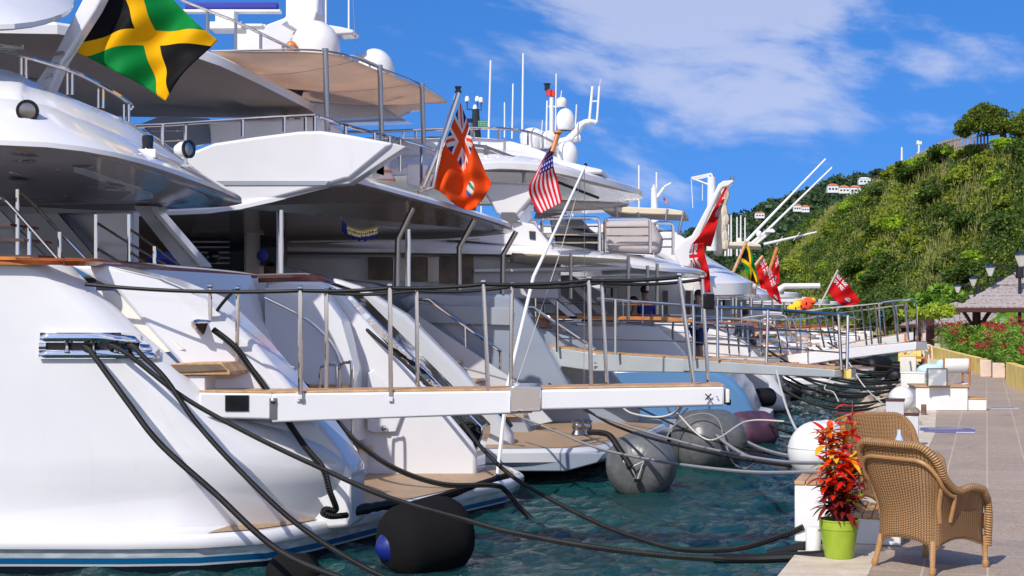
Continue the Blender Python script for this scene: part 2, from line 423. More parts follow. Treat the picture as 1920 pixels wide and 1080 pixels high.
# hill terrain
def hill_pt(a, t):         # a 0..1 from right to left, t 0 foot .. 1 ridge
    px = 2500-1130*a
    tab = [(1370, 520, 300), (1440, 478, 250), (1480, 433, 230), (1560, 384, 205), (1640, 345, 180), (1700, 312, 160), (1760, 296, 150), (1860, 282, 140), (1920, 270, 132), (2100, 225, 120), (2500, 160, 105)]
    for (x0, y0, d0), (x1, y1, d1) in zip(tab, tab[1:]):
        if x0 <= px <= x1:
            k = (px-x0)/(x1-x0); ry = y0+(y1-y0)*k; rd = d0+(d1-d0)*k; break
    fd = 62+(1-(px-1370)/1130)*105
    top = P(px, ry+9, rd); bot = P(px-20, 590+2700*1.9/fd, fd)
    p = bot.lerp(top, t)
    p.z = bot.z+(top.z-bot.z)*(t**.92)
    return p
def hill_n(p): return 1.6*noise.noise(p*.045)+.8*noise.noise(p*.13)+.35*noise.noise(p*.4)
NA, NT = 170, 90
rows = []
for i in range(NT+1):
    t = i/NT; r = []
    for j in range(NA+1):
        p = hill_pt(j/NA, t); w = sin(pi*min(1, t*1.0))
        p.z += hill_n(p)*(.25+w)*.9; r.append(p)
    rows.append(r)
back = [Vector((p.x*1.25, p.y*1.25, p.z-14)) for p in rows[-1]]; rows.append(back); rows.append([Vector((p.x*1.2, p.y*1.2, -5)) for p in back])
def hillf(x):
    n = noise_e(x['pos'], .25, 6, .65); k = noise_e(x['pos'], .07, 3)
    c = mixc(sstep(n, .35, .65), (.22, .24, .05), (.42, .32, .15))
    return mixc(sstep(k, .5, .75)*.6, c, (.52, .33, .18))
M['hill'] = pmat('dry_hill_soil', (.2, .17, .07), .95, fn=hillf, bump=wavy(1.5, .8, .3, 5))
struct('hillside', MB().grid(rows, flip=True), M['hill'], smooth=180)
def hill_at(a, t):
    p = hill_pt(a, t); p.z += hill_n(p)*(.25+sin(pi*t))*.9; return p
# garden ground behind the yellow wall rising to the hill foot is the paving sheet itself; leafy clump meshes:
def leaves(mb, c, R, n, s, sq=1.0, up=.3, shell=.55, asp=.45):
    """n leaf-sized quads through an uneven ellipsoid of radii R around c"""
    c = np.array(c); R = np.array(R)
    d = np.random.normal(size=(n, 3)); d /= np.linalg.norm(d, axis=1)[:, None]
    rad = shell+(1-shell)*np.random.rand(n, 1)**.6
    pos = c+d*rad*R
    a = np.random.normal(size=(n, 3))+d*.5; a[:, 2] += up; a /= np.linalg.norm(a, axis=1)[:, None]
    b = np.cross(a, np.random.normal(size=(n, 3))); b /= np.linalg.norm(b, axis=1)[:, None]+1e-9
    L = (s*(.6+.8*np.random.rand(n, 1)))
    v = np.stack([pos-a*L*.5, pos+b*L*asp*.5, pos+a*L*.5, pos-b*L*asp*.5], 1).reshape(-1, 3)
    k = len(mb.v); mb.v += [tuple(q) for q in v.tolist()]; mb.uv += [(0., 0.)]*len(v)
    mb.f += [(k+4*i, k+4*i+1, k+4*i+2, k+4*i+3) for i in range(n)]
    return mb
def clumpy(mb, c, R, nc, nl, s, cs=.4, **k):
    for i in range(nc):
        d = Vector(np.random.normal(size=3)).normalized(); d.z = abs(d.z)*1.1-.25
        p = Vector(c)+Vector((d.x*R[0], d.y*R[1], d.z*R[2]))*random.uniform(.35, .85)
        q = random.uniform(.6, 1.2)*cs
        leaves(mb, p, (R[0]*q, R[1]*q, R[2]*q*.9), nl, s, **k)
    return mb
def stems(mb, c, r, h, n, w=.05):
    for i in range(n):
        x, y = random.uniform(-r, r), random.uniform(-r, r); hh = h*random.uniform(.5, 1.2); dx_, dy_ = random.uniform(-.25, .25)*hh, random.uniform(-.25, .25)*hh
        b = Vector(c)+Vector((x, y, -.1)); t = b+Vector((dx_, dy_, hh)); a = random.uniform(0, 3.14); o = Vector((cos(a), sin(a), 0))*w
        mb.add([b-o, b+o, t+o*.4, t-o*.4], [(0, 1, 2, 3)])
# scrub ground cover over the hill: one "stuff" object per kind of plant cover
covers = {k: MB() for k in ('A', 'B', 'C', 'D', 'E')}
for i in range(9500):
    a = random.random()**.9*.98+.02; t = random.random()**.85
    p = hill_at(a, t); px = 2500-1130*a
    if px > 2080: continue
    k = noise.noise((p.x*.05, p.y*.05, 3.3)); k2 = noise.noise((p.x*.03+7, p.y*.04, 9)); r = random.random()
    sc = p.y/150
    if k+r*.5 > .34: kind = 'C' if r < .6 else 'A'
    elif k2 > .24 or r < .20: kind = 'D'
    elif r < .72: kind = 'A'
    elif r < .93: kind = 'B'
    else: kind = 'E'
    if t > .97 and 1680 < px < 1870: continue
    if kind == 'D':
        stems(covers['D'], p, 1.4, random.uniform(.4, 1.1), 15, .028)
    else:
        R = random.uniform(.4, 1.15)*(1.2 if kind == 'C' else .9)
        leaves(covers[kind], p+Vector((0, 0, R*.35)), (R*1.15, R*1.15, R*.7), int(26+R*44), .29 if kind != 'E' else .3, shell=.5, asp=.6 if kind != 'E' else .15)
for k, nm in (('A', 'olive_scrub'), ('B', 'bright_green_scrub'), ('C', 'dark_green_scrub'), ('D', 'dry_grass_and_cactus'), ('E', 'bare_pinkish_scrub')):
    ob = struct(nm, covers[k], M['leaf'+k], kind='stuff', smooth=0)
# individually standing bushes on the hill
def bush_mesh(name, mat, R, nc, nl, s, seed):
    random.seed(seed); np.random.seed(seed); mb = MB()
    clumpy(mb, (0, 0, R*.55), (R, R, R*.75), nc, nl, s, asp=.6)
    return mesh_obj(name, mb, M[mat], smooth=0)
def stem_bm(h, r):
    mb = MB(); mb.tube([(0, 0, -.6), (.1, 0, h*.4), (.05, .1, h)], [r, r*.8, r*.5], 6)
    for k in range(4):
        a = k*1.6; mb.tube([(.05, .03, h*.4), (cos(a)*h*.5, sin(a)*h*.5, h*1.1)], [r*.5, r*.2], 5)
    return mb
BUSH = []
for nm, mt, R, lab in (('scrub_tree', 'leafC', 2.3, 'dark green rounded scrub tree growing on the dry slope'),
                       ('scrub_tree', 'leafB', 2.0, 'bright yellow-green leafy scrub tree on the dry slope'),
                       ('scrub_tree', 'leafA', 2.2, 'olive green spreading scrub tree on the dry slope')):
    r = thing(nm, lab, 'tree', group=lab.split(' on the')[0].replace(' growing', '')+'s')
    ob = bush_mesh('crown', mt, R, 15, 120, .42, len(BUSH)+3); ob.parent = r
    tk = mesh_obj('trunk', stem_bm(R*.6, .12), M['bark']); tk.parent = r
    BUSH.append(r)
random.seed(11); np.random.seed(11)
nb = 0; used_b = [0, 0, 0]
spots = [(1500, .75, 0), (1470, .55, 0), (1530, .88, 1), (1450, .62, 2), (1600, .80, 1), (1660, .84, 0), (1745, .93, 0), (1720, .9, 1), (1800, .62, 0), (1830, .5, 0), (1880, .75, 1), (1900, .45, 0), (1850, .3, 1), (1780, .3, 0), (1700, .35, 0), (1640, .55, 2), (1570, .6, 2), (1560, .35, 1), (1620, .3, 0), (1500, .35, 2), (1860, .9, 2), (1810, .8, 2), (1760, .72, 0), (1700, .62, 1), (1660, .42, 1), (1730, .5, 2), (1905, .6, 2), (1920, .88, 0), (1740, .985, 1), (1768, .99, 0), (1795, .985, 1), (1822, .985, 2)]
for i in range(30): spots.append((random.uniform(1430, 1960), random.uniform(.1, .97), random.choice((0, 0, 1, 2))))
for px, t, k in spots:
    o = BUSH[k] if not used_b[k] else copy_tree(BUSH[k]); used_b[k] = 1
    hw_ = 'at the far left foot' if px < 1480 else 'toward the left' if px < 1560 else 'left of centre' if px < 1650 else 'near the centre' if px < 1740 else 'right of centre' if px < 1830 else 'at the right side'
    vw_ = 'low on' if t < .3 else 'on the lower half of' if t < .5 else 'halfway up' if t < .68 else 'high on' if t < .85 else 'near the ridge of'
    o['label'] = ('dark green', 'bright yellow-green', 'olive green')[k]+' scrub tree '+vw_+' the hill, '+hw_
    o.location = hill_at((2500-px)/1130, t); s = random.uniform(.5, 1.0); o.scale = (s*random.uniform(.9, 1.3), s, s*random.uniform(.75, 1.05)); o.rotation_euler[2] = random.uniform(0, 6.28)
# far hill
prof = [(700, 586), (1000, 540), (1180, 480), (1290, 440), (1330, 424), (1350, 412), (1385, 404), (1415, 395), (1440, 381), (1462, 378), (1480, 370), (1500, 366), (1530, 356), (1560, 338), (1600, 330), (1650, 326), (1690, 318), (1760, 300), (1900, 280), (2300, 260)]
def far_pt(px, t):
    for (x0, y0), (x1, y1) in zip(prof, prof[1:]):
        if x0 <= px <= x1: y = y0+(y1-y0)*(px-x0)/(x1-x0); break
    top = P(px, y+7, 640); bot = PZ(px, 430, .2)
    p = bot.lerp(top, t); p.z = .2+(top.z-.2)*t**1.0
    return p
rows = []
for i in range(31):
    r = []
    for j in range(121):
        px = 700+1600*j/120; p = far_pt(px, i/30); p.z += 3.5*noise.noise(p*.02)*sin(pi*i/30)+1.5*noise.noise(p*.06)*(i/30); r.append(p)
    rows.append(r)
rows.append([Vector((p.x*1.2, p.y*1.3, -10)) for p in rows[-1]])
M['farhill'] = pmat('far_hill', (.03, .05, .02), .95, fn=vary((.03, .05, .02), .4, .05, 5))
struct('far_hill', MB().grid(rows, flip=False), M['farhill'], smooth=180, recalc=False)
mb = MB()
for i in range(2600):
    px = random.uniform(1280, 1720); t = random.uniform(.25, 1.0); p = far_pt(px, t); p.z += 3.5*noise.noise(p*.02)*sin(pi*t)
    R = random.uniform(2.2, 4.6); leaves(mb, p+Vector((0, 0, R*.2)), (R, R, R*.75), 34, 1.9, asp=.8, shell=.6)
struct('far_hill_forest', mb, M['farveg'], kind='stuff', smooth=0)
# villas on the far hill
def villa(px, py, D, w, h, lab, red=True, wings=2):
    w *= .62; h *= .60; base = P(px, py, D); base.z -= h*.5; r = thing('villa', lab, 'house', base)
    for k in range(wings):
        ox = (k-(wings-1)/2)*w*.52; hh = h*(.62 if k % 2 else .8); dz_ = -h*.1*k
        mb = MB(); mb.box(base+Vector((ox*1.8, 0, hh*.3+dz_)), (w*.9, w*.45, hh*.62+1)); part('wall', mb, M['white2'], r)
        mb = MB(); c = base+Vector((ox*1.8, 0, hh*.61+dz_+.5)); a, b = w*.49, w*.27
        mb.add([c+Vector((-a, -b, 0)), c+Vector((a, -b, 0)), c+Vector((a, b, 0)), c+Vector((-a, b, 0)), c+Vector((-a*.4, 0, h*.28)), c+Vector((a*.4, 0, h*.28))], [(0, 1, 5, 4), (1, 2, 5), (2, 3, 4, 5), (3, 0, 4), (3, 2, 1, 0)])
        part('roof', mb, M['redroof'] if red or k else M['white2'], r, smooth=0)
        mb = MB()
        for q in (-.15, .0, .15): mb.box(base+Vector((ox*1.8+q*w*1.8, -w*.226, hh*.35+dz_)), (w*.16, .2, hh*.28))
        part('window', mb, M['glass'], r)
villa(1582, 351, 520, 7, 5, 'large white villa with orange-red roof high on the far ridge', True, 3)
villa(1632, 338, 540, 8, 4, 'long white villa with flat roofs on the skyline beside a small tree', False, 2)
villa(1664, 337, 520, 6, 4, 'small cream house at the right end of the far ridge row', False, 1)
villa(1502, 388, 520, 5, 4, 'white house with red roof among dark trees halfway down the far ridge', True, 2)
villa(1424, 402, 520, 6, 3, 'small pale villa with pinkish roof behind the long white fishing rods', True, 1)
# retaining wall and flag masts on the ridge
mb = MB()
tp = [(1704, 322, 158), (1738, 304, 155), (1766, 292, 150), (1800, 284, 146), (1856, 279, 142)]
tops = [P(*q) for q in tp]
mb.grid([[p+Vector((0, 0, -4)) for p in tops], [p+Vector((0, 0, .5)) for p in tops], [p+Vector((0, .6, .5)) for p in tops], [p+Vector((0, .6, -4)) for p in tops]])
rw = solo('retaining_wall', mb, M['hillwall'], 'weathered buff stone retaining wall along the ridge of the green hill', 'wall', smooth=0)
mb = MB()
tt = [a.lerp(b, k/9) for a, b in zip(tops, tops[1:]) for k in range(9)]
for p in tt: mb.box(p+Vector((0, -.35, .75)), (.14, .12, 1.5), rz=0)
for z in (.5, 1.3): mb.tube([p+Vector((0, -.35, z)) for p in tops], .07, 4)
f = part('paling_fence', mb, M['hillwall'], rw)
def post(name, label, cat, a, b, r0, r1, mat, group=None, n=8):
    mb = MB(); mb.tube([a, b], [r0, r1], n); return solo(name, mb, mat, label, cat, group, loc=a)
post('mast', 'white pole standing on the ridge left of the stone wall', 'mast', P(1691, 312, 160), P(1691, 276, 160), .13, .10, M['white2'])
mb = MB(); mb.tube([P(1723, 308, 158), P(1723, 268, 158)], .11, 8); mb.box(P(1723, 268, 158), (.55, .3, .35)); mb.ball(P(1721, 266, 158), .16, 8)
solo('floodlight_mast', mb, M['white2'], 'taller white pole with lamp head on the ridge behind the stone wall', 'mast')
post('mast', 'short thin white pole beside the taller lamp pole on the ridge', 'mast', P(1720, 308, 158), P(1720, 285, 158), .06, .05, M['white2'])
# ridge trees
def tree(root_name, lab, base, trunk_h, crown_c, R, mat, nc, nl, s, limbs, tr, cat='tree', cs=.33, cats=None):
    r = thing(root_name, lab, cat, base)
    mb = MB(); cc = Vector(crown_c)
    top = base+Vector((0, 0, trunk_h)); mb.tube([base-Vector((0, 0, .4)), base.lerp(top, .5)+Vector((tr*.4, 0, 0)), top], [tr*1.35, tr, tr*.8], 8)
    for k in range(limbs):
        a = 2*pi*k/limbs+.3; e = cc+Vector((cos(a)*R[0]*.7, sin(a)*R[1]*.7, random.uniform(-.25, .6)*R[2])); m = top.lerp(e, .5)+Vector((0, 0, -.08*R[2]))
        mb.tube([top, m, e], [tr*.6, tr*.35, tr*.1], 6)
    part('trunk', mb, M['bark'], r)
    mb = MB(); clumpy(mb, cc, R, nc, nl, s, cs=cs, asp=.55); part('crown', mb, M[mat], r, smooth=0)
    return r
random.seed(5); np.random.seed(5)
tree('spreading_tree', 'large spreading umbrella-shaped tree on top of the ridge with a thick pale trunk', P(1880, 290, 140), 2.2, P(1846, 238, 140), (3.0, 2.8, 2.7), 'treetop', 80, 150, .26, 9, .38, cs=.22)
tree('ridge_tree', 'dense rounded tree at the right end of the ridge beside the umbrella-shaped one', P(1922, 288, 138), 1.5, P(1922, 246, 138), (2.1, 2.1, 2.6), 'treetop', 40, 150, .26, 5, .25, cs=.32)
tree('banana_plant', 'bright leafy banana plant rising above the ridge wall', P(1792, 300, 148), .4, P(1797, 285, 148), (1.5, 1, .7), 'leafB', 12, 60, .7, 4, .12)
tree('ridge_tree', 'small round tree poking above the ridge left of the fence', P(1737, 318, 159), .4, P(1740, 304, 159), (1.1, 1, .6), 'leafA', 9, 70, .3, 3, .1)
tree('ridge_tree', 'dark bushy tree at the left end of the stone ridge wall', P(1696, 338, 155), .8, P(1694, 318, 155), (1.6, 1.4, 1.1), 'leafC', 16, 110, .33, 4, .12)
tree('ridge_tree', 'small tree on the skyline above the long white villa', P(1645, 342, 500), 3, P(1645, 323, 500), (2.6, 2, 2.2), 'farveg', 8, 60, .9, 3, .3)
# yellow wall
wb = [G(2080, 815), G(1990, 768), G(1920, 735), G(1886, 719)]
wb2 = [G(1838, 702), G(1800, 690), G(1765, 678), G(1742, 670), G(1733, 666)]
def lowwall(pts, top, lab):
    mb = MB(); ins = [p+QN*.22 for p in pts]; Z = Vector((0, 0, top))
    mb.grid([pts, [p+Z for p in pts], [p+Z for p in ins], ins]); mb.prism([ins[0], pts[0], pts[0]+Z, ins[0]+Z], QN*.001-QV*.001)
    return solo('low_wall', mb, M['yellow'], lab, 'wall', smooth=0)
lowwall(wb, .58, 'near stretch of low yellow wall at the right edge of the promenade')
lowwall(wb2, .50, 'far stretch of low yellow wall curving along the promenade beneath the flowering hedge')
def planter(c, w, d, h, lab):
    mb = MB(); Z = Vector((0, 0, h)); a = Vector((1, 0, 0)); b = QV
    q = [c, c+a*w, c+a*w+b*d, c+b*d]
    mb.prism(q, Z); r = thing('planter_box', lab, 'planter', c); part('box', mb, M['pink'], r, bevel=.02)
    mb = MB(); q2 = [p+(c+a*w/2+b*d/2-p)*.12+Z*1.002 for p in q]; mb.add(q2, [(0, 1, 2, 3)]); part('soil', mb, M['soil'], r)
planter(G(1838, 707), .34, .5, .52, 'left, slightly taller pale pink concrete box against the yellow wall')
planter(G(1861, 709), .38, .5, .46, 'right, slightly lower pale pink concrete box against the yellow wall')
# flowering hedge: one bush after another behind the wall
hb = [G(2080, 815), G(1990, 768), G(1920, 735), G(1838, 703), G(1800, 689), G(1765, 677), G(1745, 669)]
hp = resample(cr(hb, 8), 17)
flt = ['red-flowered oleander bush', 'pink-flowered oleander bush']
random.seed(21); np.random.seed(21)
protos = []
for k in range(3):
    r = thing('oleander_bush', '', 'bush'); mb = MB()
    for q in range(30):
        c = (random.uniform(-.8, .8), random.uniform(-.7, .7), random.uniform(.35, 1.75)); leaves(mb, c, (.42, .42, .38), 95, .16, asp=.28, up=.6)
    o = mesh_obj('foliage', mb, M['hedge'], smooth=0); o.parent = r
    mb = MB()
    for q in range(17):
        c = (random.uniform(-1.15, .3), random.uniform(-1.15, -.2), random.uniform(1.1, 2.05)); leaves(mb, c, (.15, .15, .12), 34, .07, asp=.8)
    o = mesh_obj('flowers', mb, M['flowerred' if k == 0 else 'flowerpink'], smooth=0); o.parent = r
    mb = MB()
    for q in range(7): mb.tube([(random.uniform(-.3, .3), random.uniform(-.3, .3), 0), (random.uniform(-.8, .8), random.uniform(-.8, .8), 1.3)], [.03, .012], 5)
    o = mesh_obj('stems', mb, M['bark']); o.parent = r
    protos.append(r)
ub = [0, 0, 0]
for i, p in enumerate(hp):
    k = (0, 1, 2, 0)[i % 4] if i > 2 else 0
    r = protos[k] if not ub[k] else copy_tree(protos[k]); ub[k] = 1
    r.location = p+QN*1.6; r.rotation_euler[2] = random.uniform(-.5, .5); s = .95+.1*random.random()
    r.scale = (s*1.3, s*1.3, s*(.80 if p.y > 40 else .92))
    cnt_ = globals().setdefault('CNT', {}); q_ = 'red' if k == 0 else 'pink'; cnt_[q_] = cnt_.get(q_, 0)+1
    r['label'] = ('nearest', 'second', 'third', 'fourth', 'fifth', 'sixth', 'seventh', 'eighth', 'ninth', 'tenth', 'eleventh', 'twelfth')[cnt_[q_]-1]+' '+q_+'-flowered oleander bush along the yellow wall, counted from the right edge'; r['group'] = ('red' if k == 0 else 'pink')+' oleander bushes of the hedge'
# palms and leafy shrubs behind the hedge
def palm(base, h, lab, n=16, L=1.7):
    r = thing('palm', lab, 'palm', base); top = base+Vector((.1, 0, h))
    mb = MB(); mb.tube([base, base.lerp(top, .5)+Vector((.08, 0, 0)), top], [.12, .09, .08], 8); part('trunk', mb, M['bark'], r)
    mb = MB()
    for i in range(n):
        a = 2*pi*i/n*1.0+random.uniform(-.2, .2); el = random.uniform(-.1, 1.1); LL = L*random.uniform(.8, 1.1); pts = []
        for k in range(9):
            t = k/8; pts.append(top+Vector((cos(a)*cos(el)*LL*t, sin(a)*cos(el)*LL*t, LL*(sin(el)*t-.75*t*t))))
        mb.tube(pts, [.018]*8+[.004], 4)
        for k in range(1, 9):
            for q in range(3):
                pp = pts[k-1].lerp(pts[k], q/3); d = (pts[k]-pts[k-1]).normalized(); s_ = d.cross(Vector((0, 0, 1))).normalized()
                for sg in (-1, 1):
                    e = pp+(s_*sg*.75+d*.55+Vector((0, 0, -.35)))*LL*.26; w = d*.035
                    mb.add([pp-w, pp+w, e+w*.2, e-w*.2], [(0, 1, 2, 3)])
    part('fronds', mb, M['palm'], r, smooth=0)
random.seed(3)
palm(G(1900, 700)+QN*3, 2.9, 'palm with drooping fronds in front of the nearest shingled roof', 18, 1.6)
palm(G(1940, 706)+QN*2.2, 3.1, 'palm at the right edge hanging over the hedge', 18, 1.8)
palm(G(1870, 690)+QN*4, 2.4, 'small palm between the nearest pavilion post and the hedge', 14, 1.3)
palm(G(1790, 672)+QN*2.5, 2.0, 'palm in front of the farther shingled roof', 14, 1.6)
palm(G(1815, 676)+QN*3, 1.7, 'short palm left of the nearest pavilion post', 12, 1.4)
tree('yellow_shrub', 'yellow-green shrub beside the farther shingled hut', G(1745, 664), .6, G(1748, 664)+Vector((0, 0, 1.9)), (1.5, 1.2, .7), 'lime_shrub', 22, 90, .2, 4, .06, 'shrub')
tree('yellow_shrub', 'yellow-green shrub spilling over the start of the hedge', G(1762, 668)+QN, .6, G(1766, 668)+Vector((0, 0, 1.9)), (1.3, 1.2, .6), 'lime_shrub', 18, 90, .18, 4, .06, 'shrub')
for i, (px, D, w, h, lab) in enumerate(((1625, 130, 6, 3.4, 'dark leafy tree at the foot of the hill behind the white passerelles'), (1570, 140, 6, 3.0, 'leafy tree at the hill foot behind the small red ensign'), (1700, 110, 5, 3.2, 'dark tree behind the farthest street lamps'), (1760, 95, 4.5, 3.2, 'dark green tree behind the middle street lamps'), (1830, 80, 4, 2.4, 'green tree behind the nearest shingled roof'), (1500, 160, 7, 3, 'leafy tree at the hill foot behind the masts and flags'), (1660, 90, 3, 2.2, 'light green tree behind the farthest shingled hut'))):
    b = PZ(px, D, QZ); tree('leafy_tree', lab, b, h*.4, b+Vector((0, 0, h*.75)), (w*.6, w*.5, h*.55), 'leafC' if i % 2 == 0 else 'hedge', 34, 130, .35, 5, .15)
# pavilions with shingled roofs
def pavilion(lab, ev, apex, posts, zp=QZ):
    c = Vector((0, 0, 0))
    for p in ev: c += p
    c /= len(ev); r = thing('pavilion', lab, 'pavilion', Vector((c.x, c.y, zp)))
    mb = MB(); n = len(ev); rows = []
    for k in range(9):
        t = k/8; rows.append([p.lerp(apex, t)+Vector((0, 0, (.0 if k % 1 == 0 else 0))) for p in ev])
    for i in range(n):
        a, b = ev[i], ev[(i+1) % n]
        for k in range(8):
            t0, t1 = k/8, (k+1)/8; o = Vector((0, 0, .05))
            q = [a.lerp(apex, t0)+o, b.lerp(apex, t0)+o, b.lerp(apex, t1), a.lerp(apex, t1)]
            mb.add(q, [(0, 1, 2, 3)]); mb.add([q[0]-o, q[1]-o, q[1], q[0]], [(0, 1, 2, 3)])
    part('roof', mb, M['shingle'], r, smooth=0)
    mb = MB(); mb.grid([[p+Vector((0, 0, .0)) for p in ev], [p-Vector((0, 0, .16)) for p in ev]], cu=True); mb.add([p-Vector((0, 0, .12)) for p in ev], [tuple(range(n))]); part('fascia', mb, M['darkwood'], r, smooth=0)
    for p in posts:
        mb = MB(); t = ev[0].z; mb.tube([p, Vector((p.x, p.y, t))], .16, 8)
        for a in range(4):
            d = Vector((cos(a*pi/2+.5), sin(a*pi/2+.5), 0)); mb.tube([Vector((p.x, p.y, t-.9)), Vector((p.x, p.y, t-.1))+d*.7], .07, 5)
        part('post', mb, M['darkwood'], r)
e0 = P(1792, 577, 53); e1 = P(2010, 577, 53); e2 = P(2000, 577, 54); e3 = P(1815, 577, 54)
for e in (e0, e1, e2, e3): e.z = e0.z
e2 = Vector((e1.x+2.3, 60, e0.z)); e3 = Vector((e0.x+2.4, 60, e0.z))
pavilion('nearest open pavilion with grey shingled hip roof behind the hedge', [e0, e1, e2, e3], P(1935, 494, 56.5), [PZ(1831, 54.6, QZ), PZ(1960, 54.6, QZ)])
ez = H+(HY-608)/F*72
q = [Vector((19.7, 72, ez)), Vector((25.5, 72, ez)), Vector((28, 78, ez)), Vector((22.2, 78, ez))]
pavilion('farther shingled pavilion seen between the hedge and the passerelle rails', q, P(1792, 566, 75), [Vector((20.4, 72.6, QZ)), Vector((23.5, 72.6, QZ))])
ez = H+(HY-610)/F*95
q = [Vector((25.0, 95, ez)), Vector((30, 95, ez)), Vector((31, 101, ez)), Vector((26.0, 101, ez))]
pavilion('farthest small shingled hut roof beyond the far passerelle', q, P(1740, 592, 98), [Vector((26.0, 95.6, QZ)), Vector((29, 95.6, QZ))])
# street lamps
def lamp(px_l, py_l, px_p, D, lab):
    top = P(px_p, py_l-2, D); base = Vector((top.x, D, QZ)); r = thing('street_lamp', lab, 'street lamp', base)
    mb = MB(); mb.tube([base, Vector((top.x, D, top.z-.5)), Vector((top.x, D, top.z-.45)), Vector((top.x, D, top.z))], [.07, .06, .14, .16], 10); part('post', mb, M['lampblack'], r)
    lx = PZ(px_l, D, top.z).x; dxl = top.x-lx
    for sg in (-1, 1):
        e = Vector((top.x+sg*dxl, D, top.z)); mb = MB(); mb.tube([Vector((top.x, D, top.z-.04)), e], .028, 6)
        mb.tube(cr([Vector((top.x+sg*.1, D, top.z-.5)), Vector((top.x+sg*.35, D, top.z-.2)), Vector((top.x+sg*.75, D, top.z-.06))], 5), .02, 5); part('arm', mb, M['lampblack'], r)
        mb = MB(); mb.lathe([(.05, -.42), (.07, -.40), (.17, -.14), (.19, -.10)], 6, c=e, cap=True); ln = part('lantern', mb, M['frost'], r, smooth=0)
        mb = MB(); mb.lathe([(.20, -.10), (.21, -.07), (.10, .0), (.03, .02)], 6, c=e, cap=True); part('lantern_cap', mb, M['steel'], ln, smooth=0)
lamp(1915, 474, 1975, 40, 'nearest black street lamp, its white lantern at the right edge of the photo')
lamp(1857, 499, 1912, 54, 'second nearest black street lamp with twin white lanterns')
lamp(1825, 521, 1872, 64, 'third black street lamp, its post just above the shingled roof')
lamp(1796, 536, 1834, 76, 'fourth black street lamp from the right')
lamp(1761, 552, 1791, 96, 'fifth black street lamp from the right')
lamp(1735, 564, 1760, 120, 'sixth and farthest clearly seen black street lamp')
# boulders along the quay edge
random.seed(9); np.random.seed(9)
def boulder(seed):
    mb = MB(); n = 12; rows = []
    for i in range(9):
        a = -pi/2+pi*i/8; row = []
        for k in range(n):
            v = Vector((cos(a)*cos(2*pi*k/n), cos(a)*sin(2*pi*k/n), sin(a))); v *= 1+.35*noise.noise(v*1.3+Vector((seed*7, 0, 0)))+.12*noise.noise(v*3+Vector((seed, 3, 0))); row.append(Vector((v.x, v.y*.85, v.z*.65)))
        rows.append(row)
    return mb.grid(rows, cu=True)
bm0 = [mesh_obj('boulder', boulder(s), M['stone'], smooth=30) for s in range(4)]
ubd = [0]*4; n = 0
for D in steps(24.5, 62, .42, 1.012):
    for k in range(2):
        i = random.randrange(4); o = bm0[i] if not ubd[i] else bm0[i].copy()
        if ubd[i]: COL.objects.link(o)
        ubd[i] = 1; s = random.uniform(.16, .36)*(1+.012*(D-24))
        off = random.uniform(-.75, .25)-(D > 32)*random.uniform(0, .9)
        o.location = (qedge(D)+off, D+random.uniform(-.2, .2), .62 if off > -.2 else .35+off*.3+random.uniform(-.1, .15)); o.scale = (s, s, s); o.rotation_euler = (random.uniform(-.4, .4), random.uniform(-.4, .4), random.uniform(0, 6))
        o['label'] = 'rough pale brown boulder in the bank along the quay edge'; o['category'] = 'boulder'; o['group'] = 'boulders along the quay edge'
# ================= YACHTS =================
def ringZ(l, z): return [PZ(px, D, z) for px, D in l]
def solid(mb, rings):        # closed body from stacked rings of equal count
    return mb.grid(rings, cu=True, cap=True)
def lip_deck(root, name, near, far, zt, lip=.16, inset=.5, drop=0, mat='white', sof='soffit', n=40, topin=.6, under_up=.05, deck_in=None):
    """overhanging deck: outline = near side (forward->aft) then far side (aft->forward), lists of 3D points on the lower lip"""
    o = resample(cr(near+far, 6), n); c = Vector((0, 0, 0))
    for p in o: c += p
    c /= n
    def ins(p, d): v = Vector((c.x-p.x, c.y-p.y, 0)); L = v.length; return p+v*(min(d, L*.9)/L)
    low = [ins(p, inset)+Vector((0, 0, under_up)) for p in o]
    lo2 = [ins(p, .05)+Vector((0, 0, -.012)) for p in o]
    top = [p+Vector((0, 0, lip)) for p in o]; t2 = [ins(p, .06)+Vector((0, 0, lip+.05)) for p in o]
    t3 = [ins(p, topin)+Vector((0, 0, lip+zt)) for p in o]; t4 = [ins(p, topin+.15)+Vector((0, 0, lip+zt)) for p in o]; t5 = [ins(p, topin+.2)+Vector((0, 0, lip+.02)) for p in o]
    mb = MB(); mb.grid([o, top, t2, t3, t4, t5], cu=True); k = len(mb.v); mb.add(t5, [tuple(range(n))])
    a = part(name, mb, M[mat], root, smooth=28, recalc=True)
    mb = MB(); mb.grid([o, lo2, low], cu=True, flip=True); mb.add(low, [tuple(range(n))[::-1]])
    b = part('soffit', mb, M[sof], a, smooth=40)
    return a
def rail(root, tops, base_dz, mat='chrome', r=.022, every=None, name='rail', nmid=0, posts=True, dbl=False):
    mb = MB(); mb.tube(tops, r, 8); o = part(name, mb, M[mat], root)
    for k in range(nmid):
        mb = MB(); f = (k+1)/(nmid+1); mb.tube([p-Vector((0, 0, base_dz*f)) for p in tops], r*.5, 6); part('rail_wire', mb, M[mat], o)
    if every:
        L = resample(tops, every)
        mb = MB()
        for p in L:
            for dd in ((-.05, .05) if dbl else (0,)):
                q = p+Vector((dd, 0, 0)); mb.tube([q-Vector((0, 0, base_dz)), q], r*.85, 8)
        part('rail_posts', mb, M[mat], o)
    return o
EXT = Vector((.16, .95, 0))
def slab(root, name, poly, D, ext, mat, bevel=0, smooth=30, **k):
    mb = MB(); mb.prism([P(*(q if len(q) == 3 else (q[0], q[1], D))) for q in poly], EXT*ext if not isinstance(ext, Vector) else ext)
    return part(name, mb, M[mat], root, bevel=bevel, smooth=smooth, **k)
